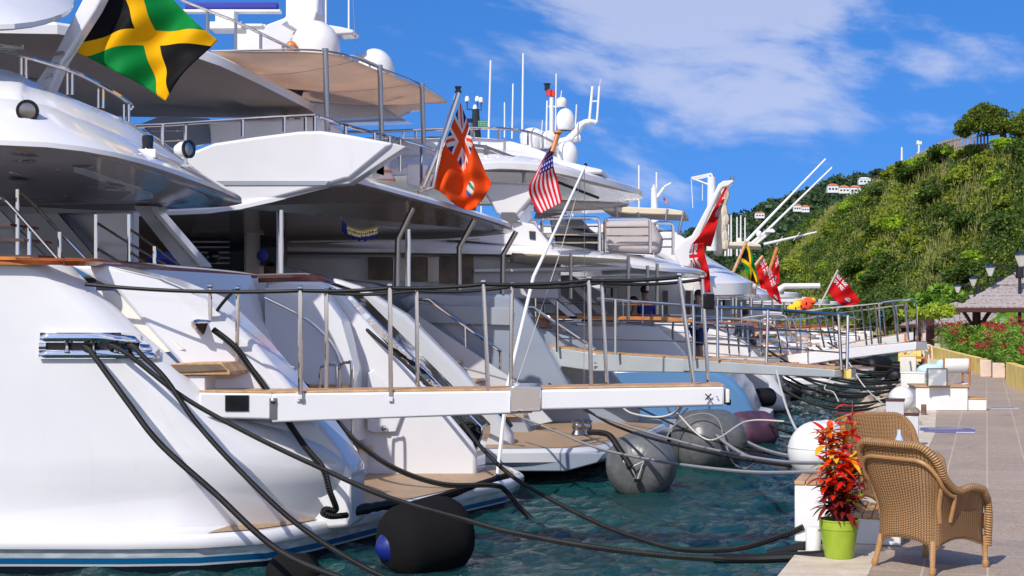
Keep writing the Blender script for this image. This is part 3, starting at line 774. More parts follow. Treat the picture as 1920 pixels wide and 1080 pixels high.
def box_part(root, name, c, d, mat, bevel=.01, rz=-.3, **k):
    mb = MB(); mb.box(c, d, rz); return part(name, mb, M[mat], root, bevel=bevel, **k)
def dome(root, c, r, name='radar_dome', sq=1.15, mat='white2'):
    mb = MB(); prof = [(r*.62, -r*1.05), (r*.8, -r*.95), (r*.97, -r*.45), (r, 0)]+[(r*cos(a*pi/20), r*sq*sin(a*pi/20)) for a in range(1, 11)]
    mb.lathe(prof, 24, c=c); return part(name, mb, M[mat], root)

# ---- yacht 1, nearest ----
y1 = thing('motor_yacht', 'nearest white motor yacht with teak-capped bulwark, chrome mooring plate and blue waterline stripe', 'yacht', PZ(300, 17, 0))
def zc(y, D=15.0): return H+(HY-y)/F*D
def Dh(px, xc, d0=14.75):
    q = max(0, min(1, (xc-400)/240)); w_ = 90+240*q; t = max(0, min(1, (px-(xc-w_))/w_)); return d0+(.30+.55*q)*t*t
lv = [(493, 128), (515, 150), (540, 176), (580, 222), (620, 262), (655, 303), (700, 352), (755, 404), (790, 455), (815, 540), (845, 607), (880, 655), (915, 657), (965, 657), (1003, 655)]
rings = []
for y, xc in lv:
    z = zc(y, 15.0); fl = .0 if y < 900 else 0
    l = [(-3200, 16.4), (-1600, 15.3), (-700, 14.85), (-200, 14.75)]+[(xc-330+330*k/14, Dh(xc-330+330*k/14, xc)) for k in range(15)]
    dx = .0
    l += [(xc-8, Dh(xc, xc)+.35), (xc-60, Dh(xc, xc)+.55), (-200, 16.2), (-3200, 18)]
    if y > 895: l = [(a, b+(y-880)*.0022) if i < len(l)-3 and a > 150 else (a, b) for i, (a, b) in enumerate(l)]
    rings.append(ringZ(l, z))
mb = MB(); solid(mb, rings[::-1]); hull1 = part('hull', mb, M['white'], y1, smooth=50, recalc=True)
# wing behind the slot, with its curved after edge
W1 = [(122, 494), (190, 496), (300, 522), (385, 556), (425, 592), (475, 642), (520, 695), (562, 748), (605, 800), (640, 850), (657, 880), (657, 990), (430, 1010), (400, 800), (384, 762), (370, 720), (330, 676), (262, 600), (215, 545)]
mb = MB(); front = [P(x, y, 15.22+(.45 if x > 380 and y < 860 else .3 if y >= 860 else 0)) for x, y in W1]
mb.prism(front, Vector((.10, .62, 0))); part('transom_wing', mb, M['white'], y1, bevel=.05)
# slot between hull and wing: beige liner and coiled line
slab(y1, 'slot_liner', [(182, 545), (215, 545), (345, 655), (300, 662)], 15.26, .5, 'cream')
# transom centre body and steps
mb = MB()
tb = [[PZ(185, 15.6, zc(500, 15.6)), PZ(470, 19.4, zc(516, 19.4))], [PZ(250, 15.9, zc(640, 15.9)), PZ(498, 19.6, zc(600, 19.6))], [PZ(395, 16.4, zc(740, 16.4)), PZ(560, 19.8, zc(700, 19.8))], [PZ(470, 16.6, .42), PZ(600, 19.9, .42)]]
rows = [[a.lerp(b, k/6) for k in range(7)] for a, b in tb]
mb.grid(rows); mb.grid([[p+Vector((-6, 1.2, 0)) for p in r] for r in rows], flip=True); mb.grid([rows[0], [p+Vector((-6, 1.2, 0)) for p in rows[0]]], flip=True)
part('transom', mb, M['white'], y1, recalc=False)
# far wing
W2 = [(497, 527), (600, 524), (640, 545), (672, 588), (735, 660), (800, 730), (850, 790), (884, 830), (893, 850), (893, 893), (700, 898), (686, 880), (668, 815), (660, 700), (655, 590), (645, 560), (598, 545), (497, 545)]
W2 = [(600, 528), (640, 550), (672, 588), (735, 660), (800, 730), (850, 790), (884, 830), (893, 850), (893, 900), (640, 905), (560, 745), (497, 690), (497, 527)]
mb = MB(); mb.prism([P(x, y, 20.0) for x, y in W2], Vector((.12, .75, 0))); fw = part('transom_wing', mb, M['white'], y1, bevel=.05)
slab(y1, 'wing_cap', [(600, 527), (650, 544), (905, 800), (905, 815), (893, 850), (884, 830), (850, 790), (735, 660), (640, 550)], 20.06, Vector((.10, .62, 0)), 'mirror', bevel=.02)
# inner stair wall of far wing stands proud
slab(y1, 'stair_wall', [(497, 540), (598, 540), (640, 600), (664, 690), (664, 760), (497, 790)], 19.5, .4, 'white')
slab(y1, 'locker_door', [(688, 700), (700, 692), (760, 760), (742, 810), (700, 812), (688, 806)], 19.93, .05, 'white', bevel=.015)
mb = MB(); mb.lathe([(.0, .02), (.035, .015), (.045, 0)], 16, Matrix.Rotation(pi/2, 3, 'X'), P(720, 803, 19.9)); part('latch', mb, M['mirror'], y1)
for i, (x0, x1, y, D) in enumerate(((640, 672, 845, 19.3), (596, 662, 772, 19.2), (570, 640, 722, 19.1), (500, 620, 760, 18.6))):
    slab(y1, 'stair_tread', [(x0, y), (x1, y), (x1+2, y+7), (x0, y+7)], D, .8, 'teakedge', bevel=.005)
    slab(y1, 'stair_riser', [(x0, y+8), (x1-6, y+8), (x1-6, y+60), (x0, y+60)], D+.06, .8, 'white')
# near step box of the passerelle garage
slab(y1, 'step_box', [(326, 704), (384, 704), (384, 760), (405, 800), (380, 800), (352, 752)], 15.02, .9, 'white', bevel=.01)
slab(y1, 'step_tread', [(308, 683), (352, 680), (414, 680), (431, 697), (431, 703), (322, 703)], 14.98, .9, 'teakedge', bevel=.005)
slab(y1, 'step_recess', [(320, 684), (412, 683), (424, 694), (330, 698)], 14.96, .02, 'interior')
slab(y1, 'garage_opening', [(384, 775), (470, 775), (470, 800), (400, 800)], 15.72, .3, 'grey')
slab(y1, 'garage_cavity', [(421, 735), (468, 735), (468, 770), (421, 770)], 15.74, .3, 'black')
# handholds
for pts in (((600, 800, 19), (600, 700, 19), (606, 687, 19), (622, 684, 19), (631, 694, 19), (633, 810, 19)), ((636, 810, 18.9), (636, 695, 18.9), (642, 682, 18.9), (652, 680, 18.9), (659, 690, 18.9), (659, 812, 18.9)), ((530, 690, 18.3), (548, 688, 18.3), (556, 700, 18.3), (557, 760, 18.3))):
    mb = MB(); mb.tube(crP(pts, 5), .02, 8); part('handhold', mb, M['chrome'], y1)
mb = MB(); mb.tube(crP([(496, 558, 19.3), (560, 590, 19.3), (600, 620, 19.35), (625, 650, 19.4), (638, 680, 19.4)], 8), .022, 8); part('handrail', mb, M['chrome'], y1)
# teak-capped rail round the cockpit
cap = crP([(-1600, 470, 15.1), (-300, 486, 14.75), (0, 490, 14.72), (125, 492, 14.75), (188, 494, 15.3), (300, 502, 17.2), (400, 510, 18.8), (474, 518, 19.6)], 10)
mb = MB(); rr = []
for i, p in enumerate(cap):
    t = (cap[min(i+1, len(cap)-1)]-cap[max(i-1, 0)]).normalized(); s_ = Vector((t.y, -t.x, 0))
    rr.append([p+s_*.07+Vector((0, 0, -.03)), p+s_*.09+Vector((0, 0, .012)), p+s_*.05+Vector((0, 0, .04)), p-s_*.05+Vector((0, 0, .04)), p-s_*.09+Vector((0, 0, .012)), p-s_*.07+Vector((0, 0, -.03))])
mb.grid(list(map(list, zip(*rr))), cv=True); part('teak_rail_cap', mb, M['varnish'], y1)
for a, b in ((-60, 62), (124, 196)):
    mb = MB(); rq = []
    for px in (a, (a*2+b)/3, (a+2*b)/3, b):
        Dd = 14.74 if px < 130 else 14.74+(px-125)*.009; p = P(px, 490+max(0, px)*.02, Dd); rq.append([p+Vector((0, -.10, -.035)), p+Vector((0, -.105, .02)), p+Vector((0, -.06, .05)), p+Vector((0, .06, .05))])
    mb.grid(rq); part('rail_cap_cover', mb, M['orangewood'], y1, label='bright orange fabric-wrapped section of rail cap')
mb = MB(); mb.tube(crP([(484, 522, 20), (560, 520, 20.1), (596, 522, 20.3), (620, 531, 20.6)], 6), [.06]*19, 8); part('teak_rail_cap', mb, M['varnish'], y1)
# rope plate
def onh(px, y, o=.03):
    xc = np.interp(y, [a for a, _ in lv], [b for _, b in lv]); D = Dh(px, xc)-o; return PZ(px, D, zc(y, 15.0))
mb = MB(); rows = []
for f, o in ((0, -.01), (0, .035), (.06, .05), (.27, .05), (.30, .02), (.30, -.3)):
    pass
def plate(mb, x0, x1t, x1b, y0, y1_, o, n=16):
    top = [onh(x0+(x1t-x0)*k/n, y0, o) for k in range(n+1)]; bot = [onh(x0-1+(x1b-x0)*k/n, y1_, o) for k in range(n+1)]; mb.grid([bot, top])
mb = MB(); plate(mb, 75, 262, 266, 623, 641, .05); plate(mb, 73, 300, 300, 655, 671, .05); plate(mb, 73, 86, 86, 641, 655, .05); plate(mb, 262, 275, 287, 638, 656, .05)
plt = part('mooring_plate', mb, M['mirror'], y1, smooth=60)
so_ = plt.modifiers.new('solid', 'SOLIDIFY'); so_.thickness = .03; so_.offset = -1
mb = MB(); plate(mb, 84, 264, 264, 640, 656, .012); part('fairlead_slot', mb, M['black'], y1)
for px in (126, 175, 218):
    mb = MB(); p = onh(px, 648, .05); mb.lathe([(.03, -.06), (.018, -.02), (.018, .02), (.03, .06)], 14, c=p); part('roller', mb, M['chrome'], y1)
# oval fairlead on the wing
mb = MB(); q = crP([(362, 606, 15.6), (398, 606, 15.6), (425, 628, 15.6), (418, 646, 15.6), (385, 634, 15.6), (362, 614, 15.6)][:6], 6); ov = cr([P(362, 606, 15.17), P(396, 605, 15.5), P(422, 626, 15.60), P(414, 643, 15.60), P(384, 632, 15.5)], 6, True)
mb.tube(ov, .025, 8, closed=True); part('fairlead', mb, M['chrome'], y1); mb = MB(); mb.add([p+Vector((0, .02, 0)) for p in ov], [tuple(range(len(ov)))]); part('fairlead_opening', mb, M['black'], y1)
# swim platform and lower hull
plo = [(-3200, 16.2), (-1600, 15.0), (-400, 14.45), (0, 14.42), (300, 14.42), (470, 14.62), (560, 15.1), (640, 15.75), (730, 16.7), (850, 18.1), (950, 19.3), (975, 19.75), (982, 20.3), (960, 21.0), (880, 21.3), (-200, 21.4), (-3200, 24)]
def platring(z, ins=0):
    o = resample(cr([PZ(a, b, z) for a, b in plo], 6), 90); c = Vector((-6, 18, z)); out = []
    for i, p in enumerate(o):
        t = (o[min(i+1, 89)]-o[max(i-1, 0)]).normalized(); n_ = Vector((-t.y, t.x, 0)); out.append(p+n_*ins)
    return out
mb = MB(); mb.grid([platring(.235, .06), platring(.25, .01), platring(.275, 0), platring(.34, 0), platring(.375, .03), platring(.385, .08)], cu=True); k = platring(.385, .08); mb.add(k, [tuple(range(len(k)))])
part('swim_platform', mb, M['white'], y1, smooth=50, recalc=True)
tk = [PZ(a, b, .394) for a, b in ((388, 14.56), (470, 14.78), (560, 15.25), (640, 15.92), (730, 16.86), (850, 18.25), (940, 19.4), (962, 19.8), (962, 20.3), (940, 20.9), (470, 21), (470, 15.6))]
mb = MB(); mb.add(tk, [tuple(range(len(tk)))]); tko = part('platform_teak', mb, M['teak'], y1, smooth=0, recalc=True)
mb = MB(); mb.tube(crP([(735, 958, 16.2), (850, 925, 18.1), (950, 893, 19.55)], 6), .05, 6); part('platform_mat', mb, M['fendercloth'], y1)
def stripef(x):
    a, b_, c = sep(x['pos'])
    n = noise_e(comb(a*2.2, b_*2.2, c*9), 2, 3)
    up = mixc(sstep(n, .4, .65), (.42, .47, .50), (.60, .63, .66))  # streaked grey band over the blue stripe: water reflection put into the colour
    col = mixc(c > .150, mixc(c > .085, mixc(c > .062, (.008, .012, .02), (.55, .58, .62)), (.005, .11, .27)), up)
    return col
M['stripe'] = pmat('striped_boot_top', (.5, .5, .5), .12, coat=.5, fn=stripef)
mb = MB(); mb.grid([platring(-.5, .30), platring(0, .13), platring(.12, .08), platring(.24, .05)], cu=True); part('lower_hull', mb, M['stripe'], y1, smooth=50, recalc=True)
# fly-deck overhang
near = [P(-1600, 240, 15.6), P(-600, 250, 14.8), P(-200, 264, 14.6), P(0, 272, 14.6), P(100, 277, 14.75), P(200, 291, 15.1), P(300, 317, 15.8), P(390, 349, 16.9), P(438, 369, 17.8)]
far = [P(453, 378, 18.4), P(444, 384, 19.1), P(370, 389, 20.0), P(200, 393, 20.6), P(-600, 400, 21.6), P(-1600, 400, 22.5)]
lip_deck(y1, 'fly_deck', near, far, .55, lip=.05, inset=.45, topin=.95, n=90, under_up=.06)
# upper coaming of fly deck, rising forward
mb = MB(); a = crP([(-1600, -60, 17), (-300, 60, 16.2), (0, 128, 16.0), (60, 152, 16.05), (150, 190, 16.3), (240, 228, 16.9), (300, 268, 17.3), (380, 325, 18.0)], 6); b = crP([(-1600, 130, 16.2), (-300, 190, 15.4), (0, 222, 15.2), (60, 228, 15.3), (150, 248, 15.6), (240, 275, 16.2), (300, 300, 16.8), (390, 345, 17.7)], 6)
mb.grid([b, [x.lerp(y, .5)+Vector((0, -.06, .04)) for x, y in zip(a, b)], a, [p+Vector((-.3, .7, 0)) for p in a], [p+Vector((-.3, .85, -.12)) for p in a]], flip=True); part('fly_coaming', mb, M['white'], y1, smooth=60)
t = crP([(-1600, -80, 16.6), (-100, 70, 16), (0, 94, 16.0), (80, 116, 16.1), (150, 140, 16.35), (210, 172, 16.8), (240, 192, 17.1), (247, 200, 17.4), (238, 205, 17.8)], 6)
o = rail(y1, t, .0, r=.026)
for px, y, y2, D in ((-120, 70, 125, 16), (44, 108, 150, 16.05), (130, 134, 175, 16.3), (188, 166, 200, 16.7), (236, 196, 227, 17.1)):
    for d in (-4, 5):
        mb = MB(); mb.tube([P(px+d, y, D), P(px+d, y2+2, D)], .022, 8); part('rail_post', mb, M['chrome'], o)
# third deck over the left corner
near = [P(-900, 90, 15.4), P(-200, 62, 15.2), P(0, 55, 15.4), P(70, 48, 15.8), P(120, 32, 16.4), P(138, 12, 17.0)]
far = [P(132, -20, 18), P(40, -60, 19.5), P(-900, -40, 20)]
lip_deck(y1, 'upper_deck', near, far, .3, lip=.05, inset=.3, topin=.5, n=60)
# cockpit: house side, stairs, strut
slab(y1, 'deckhouse', [(-900, 300), (0, 355), (280, 375), (280, 395), (110, 400), (178, 482), (200, 520), (-900, 520)], 20.6, .3, 'grey')
slab(y1, 'deckhouse', [(-900, 385), (250, 385), (250, 520), (-900, 520)], 21.0, .2, 'lgrey')
slab(y1, 'cockpit_wall', [(180, 503), (600, 522), (640, 545), (640, 660), (180, 660)], 20.95, .12, 'white')
slab(y1, 'side_window', [(14, 400), (108, 400), (180, 485), (60, 487)], 20.5, .05, 'glass')
slab(y1, 'wing_door', [(180, 400), (244, 398), (244, 490), (178, 487)], 19.2, .08, 'white', bevel=.01)
slab(y1, 'support_strut', [(250, 386), (298, 386), (288, 395), (290, 405), (382, 500), (340, 500)], 20.2, .25, 'lgrey')
slab(y1, 'strut_edge', [(283, 388), (300, 388), (294, 396), (383, 499), (376, 501), (288, 400)], 20.15, .32, 'white')
for i, y in enumerate((419, 447, 478)):
    slab(y1, 'stair_tread', [(-60, y), (18+i*26, y), (20+i*26, y+5), (-60, y+5)], 16.6, .7, 'varnish')
slab(y1, 'stair_side', [(0, 395), (0, 440), (35, 485), (88, 485)], 17.5, .06, 'grey')
mb = MB(); mb.tube(crP([(0, 374, 16.6), (15, 380, 16.6), (108, 485, 16.6)], 4), .022, 8); part('handrail', mb, M['chrome'], y1)
mb = MB(); mb.tube([P(40, 360, 16.8), P(162, 487, 16.8)], .022, 8); part('handrail', mb, M['chrome'], y1)
for x, y in ((33, 355), (55, 425), (112, 435)):
    mb = MB(); mb.tube([P(x, y, 16.7), P(x, 490, 16.7)], .024, 8); part('stanchion', mb, M['chrome'], y1)
for pts in (((182, 418, 18.2), (240, 455, 18.2), (310, 495, 18.2)), ((182, 466, 18.2), (225, 492, 18.2)), ((244, 430, 18.2), (290, 462, 18.2), (334, 495, 18.2)), ((244, 473, 18.2), (275, 494, 18.2))):
    mb = MB(); mb.tube([P(*q) for q in pts], .018, 6); part('handrail', mb, M['chrome'], y1)
for x, y in ((180, 402), (242, 402), (290, 462)):
    mb = MB(); mb.tube([P(x, y, 18.2), P(x, 498, 18.2)], .026, 8); part('stanchion', mb, M['chrome'], y1)
# soffit fittings
for x, y, D in ((45, 280, 15.6), (158, 302, 16.2), (250, 324, 17), (285, 333, 17.4), (215, 350, 17.6), (35, 334, 17.5)):
    z = 4.36 if y < 300 else (H+(HY-y)/F*D); mb = MB(); mb.lathe([(.12, 0), (.13, -.014), (.08, -.024), (.0, -.024)], 20, c=PZ(x, D, min(z, 4.3)-.02)); part('ceiling_light', mb, M['chrome'], y1)
for q in ((107, 315, 170, 333), (163, 346, 228, 366), (20, 322, 60, 330)):
    da, db = 1.68*F/(HY-q[1]), 1.68*F/(HY-q[3]); mb = MB(); mb.tube([P(q[0], q[1], da), P(q[2], q[3], db)], .022, 5); part('soffit_trim', mb, M['soffit2'], y1)
slab(y1, 'ceiling_edge', [(-900, 352), (0, 357), (180, 362), (180, 366), (-900, 360)], 20.4, .1, 'soffit2')
# deck spotlights and camera on fly coaming
def spotlight(c, aim, lab, r_=.09):
    r = thing('spotlight', lab, 'spotlight', c-Vector((0, 0, r_*1.9))); R = Vector(aim).normalized().to_track_quat('Z', 'Y').to_matrix()
    mb = MB(); mb.lathe([(.0, -.14), (r_*.6, -.13), (r_*.95, -.06), (r_*1.02, .04), (r_*1.0, .05)], 20, R, c); part('housing', mb, M['whiteplastic'], r)
    mb = MB(); mb.lathe([(r_*1.12, .03), (r_*1.12, .06), (r_*.85, .06)], 20, R, c); part('bezel', mb, M['black'], r)
    mb = MB(); mb.lathe([(r_*.85, .05), (r_*.5, .06), (0, .062)], 20, R, c); part('lens', mb, M['steel'], r)
    mb = MB(); mb.tube([c-Vector((0, 0, r_*.9)), c-Vector((0, 0, r_*2.0))], .022, 8); mb.box(c-Vector((0, 0, r_*2.0)), (.12, .1, .03)); part('mount', mb, M['chrome'], r)
spotlight(P(50, 208, 15.1), (.45, -.85, -.1), 'white floodlight with square black-rimmed lens on the nearest yacht coaming', .105)
spotlight(P(348, 280, 16.6), (.85, -.45, .0), 'white floodlight turned sideways near the tip of the nearest yacht fly deck', .095)
mb = MB(); c = P(277, 272, 16.0); mb.lathe([(.0, .11), (.06, .105), (.066, .07), (.06, -.02), (.07, -.05)], 14, c=c+Vector((0, 0, 0))); r = thing('stern_camera', 'black cylindrical camera on a white base at the edge of the fly deck', 'camera', c-Vector((0, 0, .15)))
part('housing', mb, M['black'], r); mb = MB(); mb.box(c-Vector((-.01, 0, .1)), (.2, .16, .1)); part('base', mb, M['white'], r, bevel=.01)

# ---- yacht 2 ----
y2 = thing('motor_yacht', 'second white motor yacht with flared upper bulwark, beige awning and slate-grey hull', 'yacht', PZ(800, 24, 0))
# upper bulwark (near side) with its grey groove
B2 = [(-1600, 330), (-300, 300), (200, 290), (360, 284), (400, 268), (480, 256), (560, 246), (600, 245), (650, 252), (737, 268), (728, 276), (655, 336), (646, 337), (610, 348), (440, 393), (290, 404), (-1600, 440)]
slab(y2, 'upper_bulwark', B2, 22.3, .25, 'white', bevel=.05)
slab(y2, 'bulwark_groove', [(-300, 339), (617, 339), (610, 347), (-300, 348)], 22.28, .1, 'grey')
slab(y2, 'bulwark_end', [(737, 268), (762, 275), (655, 345), (610, 349), (646, 337)], 22.36, .3, 'lgrey', bevel=.02)
# upper deck overhang
near = [P(-1600, 425, 22.6), P(-200, 412, 22.3), P(290, 404, 22.2), P(440, 394, 22.2), P(560, 366, 22.4), P(620, 351, 22.6), P(660, 342, 22.8), P(740, 362, 23.6), P(840, 390, 25.0), P(920, 414, 26.4)]
far = [P(962, 430, 27.4), P(930, 440, 28.3), P(700, 452, 28.9), P(200, 462, 29.5), P(-1600, 470, 30)]
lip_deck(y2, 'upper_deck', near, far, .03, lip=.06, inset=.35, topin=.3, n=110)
# hard top with dark soffit
near = [P(-1200, 110, 21.5), P(0, 98, 21.6), P(120, 60, 21.9), P(300, 92, 22.4), P(395, 117, 22.8), P(470, 150, 23.6), P(550, 190, 24.8)]
near = [P(-1200, 40, 21.5), P(0, 62, 21.8), P(120, 66, 22.0), P(300, 92, 22.4), P(395, 117, 22.8), P(470, 150, 23.6), P(550, 190, 24.8)]
far = [P(588, 212, 26.0), P(560, 219, 27.0), P(300, 219, 27.8), P(0, 215, 28.5), P(-1200, 210, 29)]
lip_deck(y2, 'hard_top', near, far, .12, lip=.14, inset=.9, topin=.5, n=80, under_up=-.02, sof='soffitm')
for a, b in (((-200, 130, 24), (500, 178, 25.4)), ((60, 78, 22.6), (340, 216, 27.2)), ((250, 95, 22.9), (480, 214, 26.6)), ((-300, 170, 26), (420, 205, 26.6))):
    p0, p1 = P(*a), P(*b); zz = 6.30; mb = MB(); mb.tube([P(a[0], a[1], a[2]), P(b[0], b[1], b[2])], .012, 4); part('soffit_seam', mb, M['dgrey'], y2)
# white arch parts under and beyond the hard top
slab(y2, 'radar_arch', [(575, 228), (440, 218), (380, 190), (450, 190), (590, 190), (720, 192), (742, 216), (750, 219), (620, 222)], 28.8, 1.2, 'white', bevel=.08)
slab(y2, 'arch_fin', [(690, 190), (790, 192), (792, 206), (770, 207), (745, 218), (720, 200)], 28.6, .2, 'white')
slab(y2, 'fly_screen', [(265, 232), (300, 218), (390, 222), (392, 268), (330, 280), (300, 270)], 25.5, .1, 'greyhull')
slab(y2, 'fly_bar', [(390, 225), (600, 222), (596, 250), (395, 272)], 25.0, 1.5, 'white2', bevel=.05)
# fly rail with posts
t = crP([(250, 236, 22.6), (320, 233, 22.5), (450, 224, 22.4), (580, 217, 22.5), (600, 219, 22.6), (660, 238, 23.0), (730, 256, 24.0), (800, 276, 25.4), (830, 290, 26.2)], 8)
o = rail(y2, t, 0, r=.028)
for px, y0, y1_, D in ((305, 234, 282, 22.5), (348, 230, 278, 22.5), (455, 224, 256, 22.4), (533, 220, 248, 22.4), (573, 217, 246, 22.5), (590, 218, 246, 22.5), (648, 235, 262, 22.9), (702, 249, 290, 23.4), (730, 256, 300, 23.8), (750, 262, 322, 24.2), (790, 274, 350, 25.2)):
    mb = MB(); mb.tube([P(px, y0, D), P(px, y1_, D)], .03, 8); part('rail_post', mb, M['chrome'], o)
for x, y in ((290, 248), (270, 260)): pass
mb = MB(); mb.tube([P(262, 245, 23), P(350, 245, 23)], .02, 6); mb.tube([P(300, 264, 23), P(350, 262, 23)], .02, 6); mb.tube([P(272, 240, 23), P(345, 300, 23)], .02, 6); part('ladder_rail', mb, M['chrome'], o)
# chairs/loungers visible through the aft glass as deck furniture
for i, (px, y0, h) in enumerate(((662, 300, 40), (684, 290, 50), (706, 285, 52))):
    slab(y2, 'deck_bench', [(px, y0), (px+14, y0-4), (px+14, y0+h-8), (px, y0+h-12)], 25+i*.3, .4, 'white2')
M['cushion'] = pmat('orange_white_cushions', (.6, .3, .2), .7, fn=lambda x: mixc((sep(x['pos'])[2]/.16).fract() < .35, (.68, .62, .60), (.62, .22, .10)))
slab(y2, 'lounger_cushions', [(682, 296), (722, 300), (740, 340), (676, 332)], 25.6, .15, 'cushion', bevel=.02)
slab(y2, 'deck_locker', [(762, 308), (793, 306), (793, 352), (762, 346)], 27, .6, 'white2', bevel=.03)
# awning and its poles
def trans(m, k=.35):
    t = m.node_tree; b = t.nodes['Principled BSDF']; tr = t.nodes.new('ShaderNodeBsdfTranslucent'); mx = t.nodes.new('ShaderNodeMixShader'); mx.inputs[0].default_value = k
    l = b.inputs['Base Color'].links
    if l: t.links.new(l[0].from_socket, tr.inputs[0])
    else: tr.inputs[0].default_value = b.inputs['Base Color'].default_value
    t.links.new(b.outputs[0], mx.inputs[1]); t.links.new(tr.outputs[0], mx.inputs[2]); t.links.new(mx.outputs[0], t.nodes['Material Output'].inputs[0]); return m
M['canvasT'] = trans(M['canvas'], .5)
aw = thing('awning', 'beige fabric awning stretched over four seams on grey poles of the second yacht', 'awning', P(600, 240, 26))
A = [P(396, 96, 23.2), P(605, 95, 23.15), P(710, 127, 24.85), P(790, 159, 26.75), P(838, 191, 28.7)]
Bq = [P(390, 118, 24.0), P(430, 128, 25.2), P(480, 152, 26.6), P(530, 172, 27.8), P(577, 189, 28.8)]
e1 = resample(cr(A, 8), 33); e2_ = resample(cr(Bq, 8), 33); rows = []
for i in range(17):
    f = i/16; r = []
    for k in range(33):
        p = e1[k].lerp(e2_[k], f); u = k/32; p = p+Vector((0, 0, -.16*sin(pi*f)*(.4+.6*abs(sin(pi*u*3)))-.05*sin(pi*u))); r.append(p)
    rows.append(r)
mb = MB(); mb.grid(rows); ob = part('canvas', mb, M['canvasT'], aw, smooth=70); sd = ob.modifiers.new('solid', 'SOLIDIFY'); sd.thickness = .012
for k in (11, 22):
    mb = MB(); mb.tube([r[k]+Vector((0, 0, -.008)) for r in rows], .012, 5); part('seam', mb, M['soffit2'], ob)
mb = MB(); mb.tube(e1, .016, 5); mb.tube([r[-1] for r in rows], .016, 5); mb.tube(e2_, .016, 5); part('hem', mb, M['steel'], ob)
for px, y0, y1_, D in ((610, 93, 246, 23.1), (712, 124, 262, 24.8), (791, 158, 290, 26.7)):
    mb = MB(); mb.tube([P(px, y0, D), P(px+4, y1_, D)], .045, 12); mb.tube([P(px, y0-2, D), P(px, y0+3, D)], .052, 12); part('pole', mb, M['steel'], aw)
mb = MB(); mb.tube([P(577, 189, 28.8), P(600, 193, 28.8), P(838, 192, 28.8)], .02, 6); part('hem_pole', mb, M['steel'], aw)
# domes, mast
dome(y2, P(592, 92, 27), .46); dome(y2, P(702, 135, 28.5), .40)
mb = MB(); mb.ball(P(688, 210, 29), .01, 6)
slab(y2, 'mast_tower', [(490, 60), (500, 45), (535, 32), (535, -60), (600, -60), (596, 20), (592, 42), (640, 50), (664, 56), (662, 64), (628, 66), (600, 60), (570, 62), (548, 75), (548, 100), (490, 100)], 27.8, .5, 'white', bevel=.05)
slab(y2, 'mast_shelf', [(526, 46), (556, 26), (594, 20), (588, 44), (560, 60), (545, 50)], 27.2, .6, 'white2', bevel=.03)
slab(y2, 'mast_foot', [(440, 100), (440, 62), (490, 44), (500, 45), (500, 105)], 28.4, 1, 'white2', bevel=.05)
for x, y0, y1_ in ((601, -20, 50), (611, -20, 44), (654, -20, 55)):
    mb = MB(); mb.tube([P(x, y0, 28), P(x, y1_, 28)], .02, 6); part('antenna', mb, M['white2'], y2)
mb = MB(); mb.tube([P(661, -20, 28), P(668, 105, 28)], .008, 5); part('stay', mb, M['steel'], y2)
rd = thing('radar_scanner', 'blue and white radar bar on a white pedestal above the flag', 'radar', P(430, 30, 27))
mb = MB(); mb.box(P(435, 12, 27), (1.75, .14, .14), 0); part('antenna_bar', mb, M['bluecloth'], rd, bevel=.04); mb = MB(); mb.box(P(432, 22, 27), (1.9, .2, .05), 0); part('bar_tray', mb, M['white2'], rd, bevel=.01)
mb = MB(); mb.box(P(425, 34, 27), (.36, .36, .24), 0); mb.box(P(428, 52, 27), (.6, .5, .14), 0); mb.box(P(455, 50, 27), (.8, .3, .06), 0); part('pedestal', mb, M['white2'], rd, bevel=.02)
t = crP([(340, 0, 26), (400, 24, 26), (450, 44, 26), (520, 78, 26), (562, 96, 26)], 4); mb = MB(); mb.tube(t, .028, 8)
for px, y in ((389, 20), (442, 40), (489, 62), (531, 83)): mb.tube([P(px, y, 26), P(px, 96, 26)], .03, 8)
part('sundeck_rail', mb, M['steel'], y2)
t = crP([(630, 106, 27), (665, 106, 27), (700, 120, 27), (730, 138, 27)], 4); mb = MB(); mb.tube(t, .025, 8)
for px, y in ((659, 106), (693, 117), (715, 130)): mb.tube([P(px, y, 27), P(px, y+14, 27)], .02, 6)
part('sundeck_rail', mb, M['steel'], y2)
# posts of aft deck
for px, y0, y1_, D, w in ((525, 394, 540, 23.2, .062), (765, 430, 545, 26.5, .055)):
    mb = MB(); mb.tube([P(px, y0, D), P(px, y1_, D)], w, 14); part('deck_pillar', mb, M['chrome'], y2)
# three cranked supports at the side
for a, b, c, D in (((774, 390), (746, 448), (744, 540), 24.4), ((889, 412), (861, 464), (861, 545), 26.2), ((968, 434), (943, 478), (942, 560), 27.4)):
    mb = MB(); mb.tube([P(*a, D), P(*b, D), P(*c, D)], .05, 10); part('awning_stanchion', mb, M['steel'], y2)
